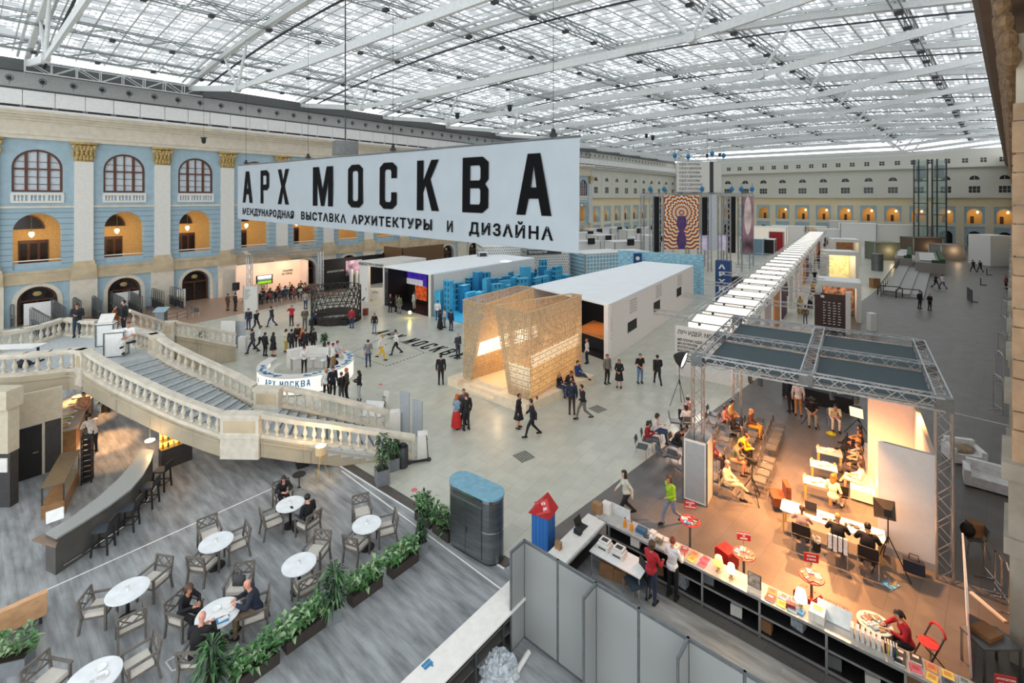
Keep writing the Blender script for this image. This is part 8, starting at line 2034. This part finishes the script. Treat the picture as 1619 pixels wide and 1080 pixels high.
def portal_stand(u0, v0, u1, v1, vtop, label, depth=3.5, inner=None, warm=60):
 a, b = W(u0,v0), W(u1,v1); a.z = b.z = 0; d = (b-a); w_ = d.length; r = E('portal_stand', a, yaw(d), label, 'booth'); h_ = 11.2-(vtop-CV)/F*a.y
 for x in (0, w_-.35): m = MB().use(M_offw); m.box(x,0,0,x+.35,depth,h_-.5); m.build('side_wall', None, r)
 m = MB().use(M_offw); m.box(0,0,h_-.5,w_,.3,h_); m.box(0,depth-.15,0,w_,depth,h_-.5); m.build('front_beam', None, r)
 m = MB().use(M_white); m.box(0,.3,h_-.12,w_,depth,h_-.06); m.build('roof', None, r)
 m = MB().use(inner or mat('dim_shelf_goods',(170,120,100),.6,var=.6,scale=3)); m.box(.4,depth-.6,.4,w_-.4,depth-.2,h_-.7); m.build('goods_shelf', None, r)
 light('POINT','stand_glow', a+d*.5+Vector((-d.y,d.x,0)).normalized()*(1.2)+UP*(h_-.9), warm, (1,.78,.5), .15); return r
portal_stand(1293,503,1362,511,443,'white portal stand with shelves of goods behind the brown menu board')
portal_stand(1306,449,1358,452,397,'white portal stand with a glowing yellow back wall',3.5,mat('yellow_lit_shelf',(240,214,150),.5,emit=.5,var=.3,scale=2),120)
portal_stand(1318,418,1362,420,378,'white portal stand under a dark lamp strip farther along the avenue',4,mat('brown_back',(120,86,60),.6,var=.3))
rnd = random.Random(9)
for i, (u, v, w_, d_, h_, mt, lab) in enumerate(((1362,388,7,3,5.2,M_white,'wide white stand with a dark top edge near the far wall'),(1428,390,12,2.5,5.0,M_offw,'long pale stand before the glass lifts'),(1316,386,5,4,3.6,M_white,'white stand with lamps at the right of the avenue end'),(1299,384,4,4,4.0,mat('pale_orange_stand',(236,206,170),.6),'pale orange stand at the far end of the avenue'),(1222,386,8,4,4.2,mat('cream_lit_stand',(244,232,214),.6,emit=.25),'cream lit stand left of the avenue'),(1231,398,2.6,1.5,4.2,M_red,'bright red stand left of the avenue'),(1214,402,4,3,3.0,M_dark,'dark stand beside the red stand'),(1196,403,4,3,3.2,mat('blue_grey_stand',(120,150,170),.5),'blue grey stand behind the tall mauve banner'),(1252,384,7,3,4.2,M_white,'low white stand at the far left of the avenue end'),(1340,383,6,3,5.4,M_offw,'pale stand with slanted roof against the far wall'))):
 p = W(u,v); cube_stand('exhibition_stand', lab, Vector((p.x,p.y+d_*.5,0)), w_, d_, h_, -.6 if i > 3 else -.45, mt)
o = MB().use(M_inox).cyl(0,0,0,2.6,.75,n=24).build('steel_column_bin', None); o.location = W(1387,428); tag(o,'round steel column standing alone by the black railing','column')
# ================================================================= steps, railing, planters, lifts on the right
g0, g1, g2, g3 = W(1397,466), W(1460,474), W(1472,428), W(1425,418)
sd_ = (g1-g0); 
for i in range(3):
 a = g0+sd_*(i/3); b = g0+sd_*((i+1)/3); c = g3+(g2-g3)*((i+1)/3); d = g3+(g2-g3)*(i/3)
 MB().use(mat('grey_step_stone',(150,150,146),.5,var=.08)).prism([a[:2],b[:2],c[:2],d[:2]],0,.55-.17*i).build('broad_step', None, label='broad low grey stone step right of the black railing, %s from it' % nth(i), cat='step', kind='structure')
rl = E('black_railing', W(1393,469), 0, 'long black railing beside the broad grey steps', 'railing'); ra, rb = W(1393,469), W(1428,415); inv = Matrix.Translation(-ra)
m = MB(inv).use(M_black); m.tube([ra+UP*1.5, rb+UP*1.5],.05); m.tube([ra+UP*.2, rb+UP*.2],.04); m.build('rail', None, rl)
for i in range(16): m = MB(inv).use(M_black); p = ra.lerp(rb,i/15); m.tube([p,p+UP*1.5],.035); m.build('baluster', None, rl)
for u, v, w_, rz, lab in ((1407,468,2.2,yaw(C2),'black hoop rail at the foot of the steps, nearer the railing'),(1437,473,2.2,yaw(C2),'black hoop rail at the foot of the steps, farther from the railing')):
 m = MB().use(M_black); m.tube([(-w_/2,0,0),(-w_/2,0,.9),(-w_/2+.2,0,1.1),(w_/2-.2,0,1.1),(w_/2,0,.9),(w_/2,0,0)],.05,8); m.tube([(-w_/2,0,.5),(w_/2,0,.5)],.03); o = m.build('hoop_rail', None); o.location = W(u,v); o.rotation_euler = (0,0,rz); tag(o,lab,'rail')
o = MB().use(M_wood).cb(0,0,0,.9,.7,1.2).build('wooden_box', None); o.location = W(1383,455); tag(o,'brown box at the near end of the black railing','box')
M_hedge = mat('clipped_hedge',(38,74,42),.7,var=.35,scale=9,bump=.4)
for (u0,v0,u1,v1,dpt,lab) in ((1414,422,1441,428,16,'raised grey planter with hedges and tables beyond the steps, left one'),(1447,430,1490,436,18,'raised grey planter with hedges and tables beyond the steps, right one')):
 a = W(u0,v0+2); w_ = (u1-u0)/12.9; r = E('raised_planter', a, yaw(-A2), lab, 'planter')
 m = MB().use(mat('grey_planter_wall',(140,134,128),.6)); m.box(0,0,0,w_,dpt,1.7); m.build('planter_wall', None, r)
 m = MB().use(M_hedge); m.box(w_*.55 if w_ < 4.2 else 0,.05,1.7,w_,.5,2.1); m.box(w_-.6,.1,1.7,w_-.05,dpt,2.3); m.build('hedge', None, r)
 m = MB().use(M_white)
 for j in range(5): m.box(w_*.15,1.6+2.6*j,1.9,w_*.7,2.8+2.6*j,1.96); 
 m.build('table_row', None, r)
kf = [(1405,412,4,3,3.2,mat('olive_kiosk',(112,118,100),.6),'olive kiosk behind the left raised planter'),(1470,404,5,4,3.4,mat('brown_kiosk',(92,78,64),.6),'brown food kiosk with lamps behind the planters'),(1508,412,3.6,3,2.8,mat('grey_kiosk',(128,122,116),.6),'grey food kiosk with lit counter right of the planters')]
for u, v, w_, d_, h_, mt, lab in kf:
 p = W(u,v); cube_stand('food_kiosk', lab, Vector((p.x,p.y+d_/2,0)), w_, d_, h_, -.15, mt, mt); light('POINT','kiosk_glow', p+Vector((0,-.8,1.8)), 60, (1,.7,.4), .2)
wb = W(1566,421); o = MB().use(M_offw).box(0,0,0,3.6,4,5.0).build('white_tent_box', None); o.location = wb; o.rotation_euler = (0,0,-.05); tag(o,'large plain white covered box near the right wall','box')
lf = E('glass_lifts', Vector((92.5,105,0)), -.7, 'pair of glass lift shafts rising against the far wall', 'lift'); M_lg = mat('green_glass',(170,196,188),.08,alpha=.35,var=.02)
for x in (-2.7,.4):
 m = MB().use(M_lg); m.box(x,0,0,x+2.3,2.2,19.5); m.build('shaft_glass', None, lf)
 m = MB().use(M_dgrey)
 for xx in (x,x+.8,x+2.3): m.box(xx-.12,-.12,0,xx+.12,.12,19.8); m.box(xx-.1,2.5,0,xx+.1,2.7,19.8)
 for z in range(1,8): m.box(x,-.06,z*2.5-.08,x+2.3,.06,z*2.5+.08)
 m.build('shaft_frame', None, lf); m = MB().use(M_steel); m.box(x+.3,.4,15.6,x+2.0,1.9,18.4); m.build('lift_car', None, lf)
for u, v, w_, h_, lab in ((1541,478,.5,1.3,'low dark slanted barrier lying alone on the right aisle'),(1555,451,.6,.9,'small dark stand farther along the right aisle'),(1564,435,.6,.9,'small dark post stand near the white covered box')):
 m = MB().use(M_dgrey); m.box(-w_/2,-.2,0,w_/2,.2,.08); m.slab((-w_/2,-.06,0),(-w_/2,2.2 if w_ < .55 else .1,0),(-w_/2,2.2 if w_ < .55 else .1,h_),(-w_/2,-.06,h_),.08); o = m.build('floor_barrier', None); o.location = W(u,v); o.rotation_euler = (0,0,-.6); tag(o,lab,'barrier')
o = MB().use(M_white).cb(0,0,0,.5,.5,1.5).build('white_bollard', None); o.location = W(1378,523); tag(o,'stack of white boxes on the warm lit floor behind the stage truss','boxes')
# ================================================================= people in the hall
K = (30,30,34); DN = (44,60,92); GR = (120,122,126); WH = (224,222,220); NV = (34,42,60); BR = (120,84,56)
hall = [
 (393,521,-90,'stand',NV,DN,'man in a navy jacket and jeans facing the camera by the left stage','short','dark',0,'jacket'),
 (405,524,-20,'walk',K,K,'blurred dark figure passing behind the man in navy','short','brown',0,'top'),
 (430,517,180,'walk',NV,DN,'man in a navy hoodie and jeans walking left across the hall','short','dark',0,'jacket'),
 (461,515,-90,'photo',(186,40,48),K,'man in a red jacket taking a photo towards the camera','short','dark',0,'jacket'),
 (482,520,-60,'hold',(92,94,84),(90,92,86),'person in grey green left of the lattice ring','short','dark',0,'jacket'),
 (493,525,50,'bend',NV,K,'man in navy bending at the left of the lattice ring','short','black',0,'jacket'),
 (556,519,80,'stand',(160,40,50),DN,'man with a red top and jeans at the right of the lattice ring','short','brown',0,'top'),
 (483,489,90,'stand',(150,146,130),DN,'man in a grey shirt and jeans behind the audience','short','brown',0,'top'),
 (400,559,-170,'walk',(56,58,64),NV,'striding man in grey left of the reception queue','short','dark',0,'jacket'),
 (411,553,20,'walk',WH,K,'blurred person in white between the walkers','short','brown',0,'top'),
 (419,563,70,'stand',K,K,'woman in black with a mustard bag left of the queue','tail','dark',1,'jacket'),
 (432,563,60,'stand',K,(26,28,34),'woman in a black dress with her back to the camera','long','dark',1,'top','skirt'),
 (452,557,60,'stand',(222,212,186),(206,180,90),'woman in a cream coat with dark hair in the reception queue','tail','black',1,'top'),
 (461,560,90,'stand',K,K,'man in a round black jacket at the reception desk','short','black',0,'jacket'),
 (471,551,-80,'hold',(40,36,36),NV,'tall man in dark clothes in the reception queue','short','brown',0,'top'),
 (478,554,-120,'hold',(200,100,44),NV,'person in an orange top in the reception queue','short','ginger',1,'top'),
 (483,560,90,'stand',K,K,'man in black behind the reception back shelf, left one','short','brown',0,'jacket'),
 (495,558,80,'stand',(34,34,36),K,'man in black behind the reception back shelf, right one','short','brown',0,'jacket'),
 (481,589,-70,'phone',WH,K,'woman in a white shirt standing inside the reception desk','bob','dark',1,'top'),
 (519,584,20,'stand',WH,K,'staff member in a white shirt inside the desk, leftmost of three','short','dark',0,'top'),
 (526,586,30,'counter',WH,(150,110,60),'staff member in white with tan trousers inside the desk','short','brown',0,'tee'),
 (533,582,10,'counter',(206,210,214),K,'staff member in pale grey at the right of the desk','short','brown',0,'tee'),
 (516,630,120,'stand',WH,K,'fair haired woman in a white jacket at the reception desk','bob','fair',1,'jacket'),
 (526,630,-40,'stand',(30,34,44),K,'man in a dark suit at the front of the reception desk','short','black',0,'jacket'),
 (540,637,150,'hold',K,(76,76,80),'woman in black with a shoulder bag at the reception desk','bun','brown',1,'jacket'),
 (548,633,190,'stand',(70,54,48),K,'person in brown behind the woman with the shoulder bag','short','ginger',0,'jacket'),
 (568,634,190,'phone',K,(170,174,178),'woman in black and grey jeans reading her phone','long','dark',1,'jacket'),
 (582,580,115,'stand',GR,DN,'man in a grey t-shirt and jeans walking into the hall','short','dark',0,'tee'),
 (603,569,-10,'stride',WH,(226,178,40),'walker in a white top and yellow trousers','short','fair',0,'top'),
 (627,561,190,'walk',WH,K,'man in a white shirt and black trousers walking left','short','dark',0,'top'),
 (592,527,-90,'stand',K,(120,140,168),'long-haired woman in black and pale jeans by the floor letters','long','brown',1,'jacket'),
 (617,494,-60,'hold',K,K,'man in black before the video room, leftmost of three','crop','grey',0,'jacket'),
 (626,493,40,'stand',(60,40,40),K,'person in dark red before the video room','short','brown',1,'top'),
 (631,496,90,'stand',(96,100,80),GR,'person in olive before the video room','short','dark',0,'jacket'),
 (655,489,150,'stand',WH,(206,200,190),'person in white inside the video room','short','brown',0,'top'),
 (692,506,90,'stand',WH,(70,70,74),'person with a white backpack entering the blue model','short','brown',0,'top'),
 (696,521,40,'stand',K,K,'woman in a long black coat before the blue model','bob','dark',1,'jacket','longskirt'),
 (703,518,-150,'hold',(220,200,200),(130,134,140),'woman in a white top with a red bag before the blue model','bob','dark',1,'top'),
 (713,523,60,'stand',(36,44,62),(40,44,54),'man in navy before the blue model','short','black',0,'jacket'),
 (724,567,-40,'hold',(64,70,84),(60,66,80),'bald man in a grey suit left of the pavilion','crop','grey',0,'jacket'),
 (697,608,100,'stand',K,K,'man all in black standing alone on the hall floor','short','black',0,'jacket'),
 (722,678,40,'hold',(120,146,166),(186,40,38),'woman in a denim jacket and long red skirt','long','ginger',1,'jacket','longskirt'),
 (737,680,120,'stand',K,K,'man in black beside the woman in the red skirt','short','brown',0,'jacket'),
 (733,672,-60,'stand',(110,90,86),K,'man in mauve partly behind the couple by the pavilion','crop','brown',0,'jacket'),
 (820,677,-20,'stand',K,K,'blurred person in a black coat at the pavilion corner','short','dark',1,'jacket','skirt'),
 (842,691,185,'walk',(28,30,36),K,'striding person in black with a backpack below the pavilion','short','dark',0,'jacket'),
 (904,655,80,'stand',NV,(60,44,40),'blurred person in dark blue before the platform','short','brown',0,'jacket'),
 (922,664,190,'stride',K,(110,104,96),'striding person in black right of the platform','short','dark',0,'jacket'),
 (928,575,150,'stand',WH,NV,'woman in white and jeans at the dark opening of the house','short','ginger',1,'top'),
 (960,607,-60,'stand',(122,118,108),K,'man in a grey green jacket with a bag beside the house','short','brown',0,'jacket'),
 (979,613,-110,'hold',K,K,'woman in black with bare legs beside the grey jacketed man','long','brown',1,'jacket','skirt'),
 (1012,606,-80,'hold',(28,28,30),(96,124,160),'man in a black t-shirt and jeans carrying a jacket','short','brown',0,'tee'),
 (1040,609,90,'walk',(34,34,36),(30,30,32),'man in black walking away along the white house','short','black',0,'jacket'),
 (579,476,10,'walk',(70,82,96),NV,'man with a backpack walking past the white portal','short','dark',0,'jacket'),
 (990,819,190,'walk',(206,204,190),(40,34,36),'blurred long-haired woman in cream walking past the bookshop','long','dark',1,'top'),
 (1061,829,200,'stride',(150,190,40),(126,136,160),'blurred woman in a neon green jacket and jeans','bob','brown',1,'jacket'),
 (360,491,70,'stand',(84,64,56),(90,60,50),'person in brown beside the left stage pillar, left one','short','dark',1,'jacket'),
 (372,492,60,'stand',(40,34,36),(40,34,36),'person in black beside the left stage pillar, right one','short','black',0,'jacket'),
 (1454,488,-80,'stand',NV,NV,'man in navy walking with a woman on the right aisle','short','dark',0,'jacket'),
 (1470,491,-90,'hold',K,K,'woman in black beside the man in navy on the right aisle','bob','fair',1,'jacket'),
 (1479,456,-60,'walk',K,K,'person in black on the right aisle near the steps','short','black',0,'jacket'),
 (1491,457,100,'walk',WH,(70,84,110),'person with a black backpack on the right aisle','short','dark',0,'jacket'),
 (1539,430,90,'walk',K,K,'left one of two dark walkers by the white covered box','short','black',0,'jacket'),
 (1550,431,90,'walk',(28,28,30),K,'right one of two dark walkers by the white covered box','short','black',0,'jacket'),
 (1525,409,-80,'stand',WH,WH,'person in white far along the right aisle','short','dark',1,'top'),
 (1536,410,80,'stand',K,K,'person in a long dark coat far along the right aisle','short','dark',0,'jacket'),
 (1546,403,60,'stand',K,K,'dark figure farthest along the right aisle','short','dark',0,'jacket'),
 (1591,457,170,'stand',(110,50,50),K,'person in dark red at the far barriers','short','dark',1,'jacket'),
 (1214,507,120,'phone',(176,130,170),K,'woman in a lilac top at the left of the corridor','long','dark',1,'top'),
 (1245,474,-90,'hold',K,K,'woman in black with folded arms in the corridor','short','dark',1,'top','skirt'),
 (1265,496,80,'stand',(196,170,110),(190,164,106),'woman in a camel coat with a brown scarf in the corridor','long','ginger',1,'jacket','longskirt'),
 (1273,512,70,'stand',(128,100,70),(84,104,128),'person in a brown jacket and jeans nearest in the corridor','bob','brown',1,'jacket'),
 (1281,489,90,'hold',(220,200,206),K,'person in wide black trousers and pale top in the corridor','short','black',1,'top','longskirt'),
 (1285,468,-90,'hold',(226,180,130),(120,70,50),'woman in a peach top in the corridor','short','dark',1,'top','skirt'),
 (1288,447,90,'hold',(28,28,30),K,'person in black with a white bag in the corridor','short','black',0,'jacket'),
 (1263,432,-80,'stand',(120,70,50),(100,60,46),'person in rust brown at the left of the corridor','short','brown',1,'jacket'),
 (1281,433,60,'stand',(150,150,150),K,'person in grey stripes in the corridor','short','dark',1,'top'),
 (1379,404,90,'stand',(110,134,170),(60,80,120),'person in pale blue by the white stands on the right','short','dark',1,'jacket'),
 (1391,404,70,'stand',(210,190,190),(190,170,170),'person in pale pink by the white stands on the right','short','brown',1,'top'),
 (1399,405,-60,'stand',NV,DN,'person in dark blue by the white stands on the right','short','dark',0,'jacket'),
 (1411,400,120,'stand',(80,60,60),K,'person in brown by the white stands on the right','short','dark',0,'jacket'),
 (1377,381,90,'stand',K,K,'dark figure beside the wide white stand','short','dark',0,'jacket')]
for t in hall:
 u, v, fc, ps, tp, bt_, lab, hr, hc, fem, kd = t[:11]
 q = W(u,v); q.z = .012 if q.y < 20 else .007
 person(lab, q, fc, ps, tp, bt_, hair=hr, hc=hc, female=bool(fem), kind=kd, legs=t[11] if len(t) > 11 else 'trousers')
for u, v, tp, lab, ps, hc in ((884,612,K,'woman in black with fair hair sitting on the pavilion platform','sitphone','fair'),(896,607,(40,34,36),'person in black beside the fair haired woman on the platform','sitlean','brown'),(914,594,(40,70,130),'man in a blue shirt sitting on the pavilion platform with stretched legs','sitcross','black')):
 q = W(u,v,.48); n_ = C2*.1; person(lab, Vector((q.x,q.y,.02)), -40, ps, tp, (50,70,100), hair='long' if hc == 'fair' else 'short', hc=hc, female=hc == 'fair')
rnd = random.Random(77); pal = [K,(60,50,46),(200,190,180),(150,110,70),(44,52,70),(120,40,40),(206,160,60),(90,92,96)]
for i in range(26):
 u = rnd.uniform(1281,1309); v = rnd.uniform(382,427); q = W(u,v); q.z = .006
 person('small distant visitor in the crowded corridor right of the lit avenue', q, rnd.choice((90,-90,60,-70,120)), rnd.choice(('stand','hold','walk')), rnd.choice(pal), rnd.choice(pal[:5]), hair=rnd.choice(('short','bob')), hc=rnd.choice(('dark','brown','black')), group='visitors in the distant corridor')
black_pad = mat('dark_chair_pad',(40,40,44),.7)
ai = 0
for r_ in range(3):
 for c_ in range(9):
  if (r_,c_) in ((2,4),(1,8),(2,8)): continue
  p = sw + A1*(-.2+.82*c_+.3*(r_%2)) - A2*(3.4+1.0*r_)
  lab_ = 'left stage audience, %s row, %s from the left' % (nth(r_), nth(c_))
  c = dup(CC, label='chair of the '+lab_, group='chairs of the left stage'); c.location = (p.x,p.y,.01); c.rotation_euler = (0,0,yaw(A2)-PI/2)
  person('seated member of the '+lab_, (p.x,p.y,.012), 139.7+rnd.uniform(-12,12), rnd.choice(('sit','sitlean','sitphone')), rnd.choice((K,K,(60,50,46),(44,60,90),(160,50,50),(190,180,160),(120,140,160))), K, hair=rnd.choice(('short','bob','long')), hc=rnd.choice(('dark','brown','black','fair')), female=bool(c_%2)); ai += 1
for i, (x, tp) in enumerate(((.6,(200,150,110)),(2.3,(206,180,150)),(3.5,(214,200,180)),(4.8,(40,40,44)))):
 p = sw-A2*1.7+A1*(x+1.6); person('speaker behind the long white table of the left stage, %s from the left' % nth(i), (p.x,p.y,.012), -40.3, 'sittable', tp, K, hair='short', hc='brown')
 c = dup(CC, label='chair of the %s speaker at the long white table of the left stage' % nth(i), group='chairs of the left stage'); c.location = (p.x,p.y,.01); c.rotation_euler = (0,0,yaw(-A2)-PI/2)
for i, (u, v) in enumerate(((236,497),(311,500))):
 c = dup(CC, label='empty dark chair near the curved guard rail, %s one' % ('left','right')[i], group='chairs of the left stage'); c.location = W(u,v)+UP*.01; c.rotation_euler = (0,0,.4)
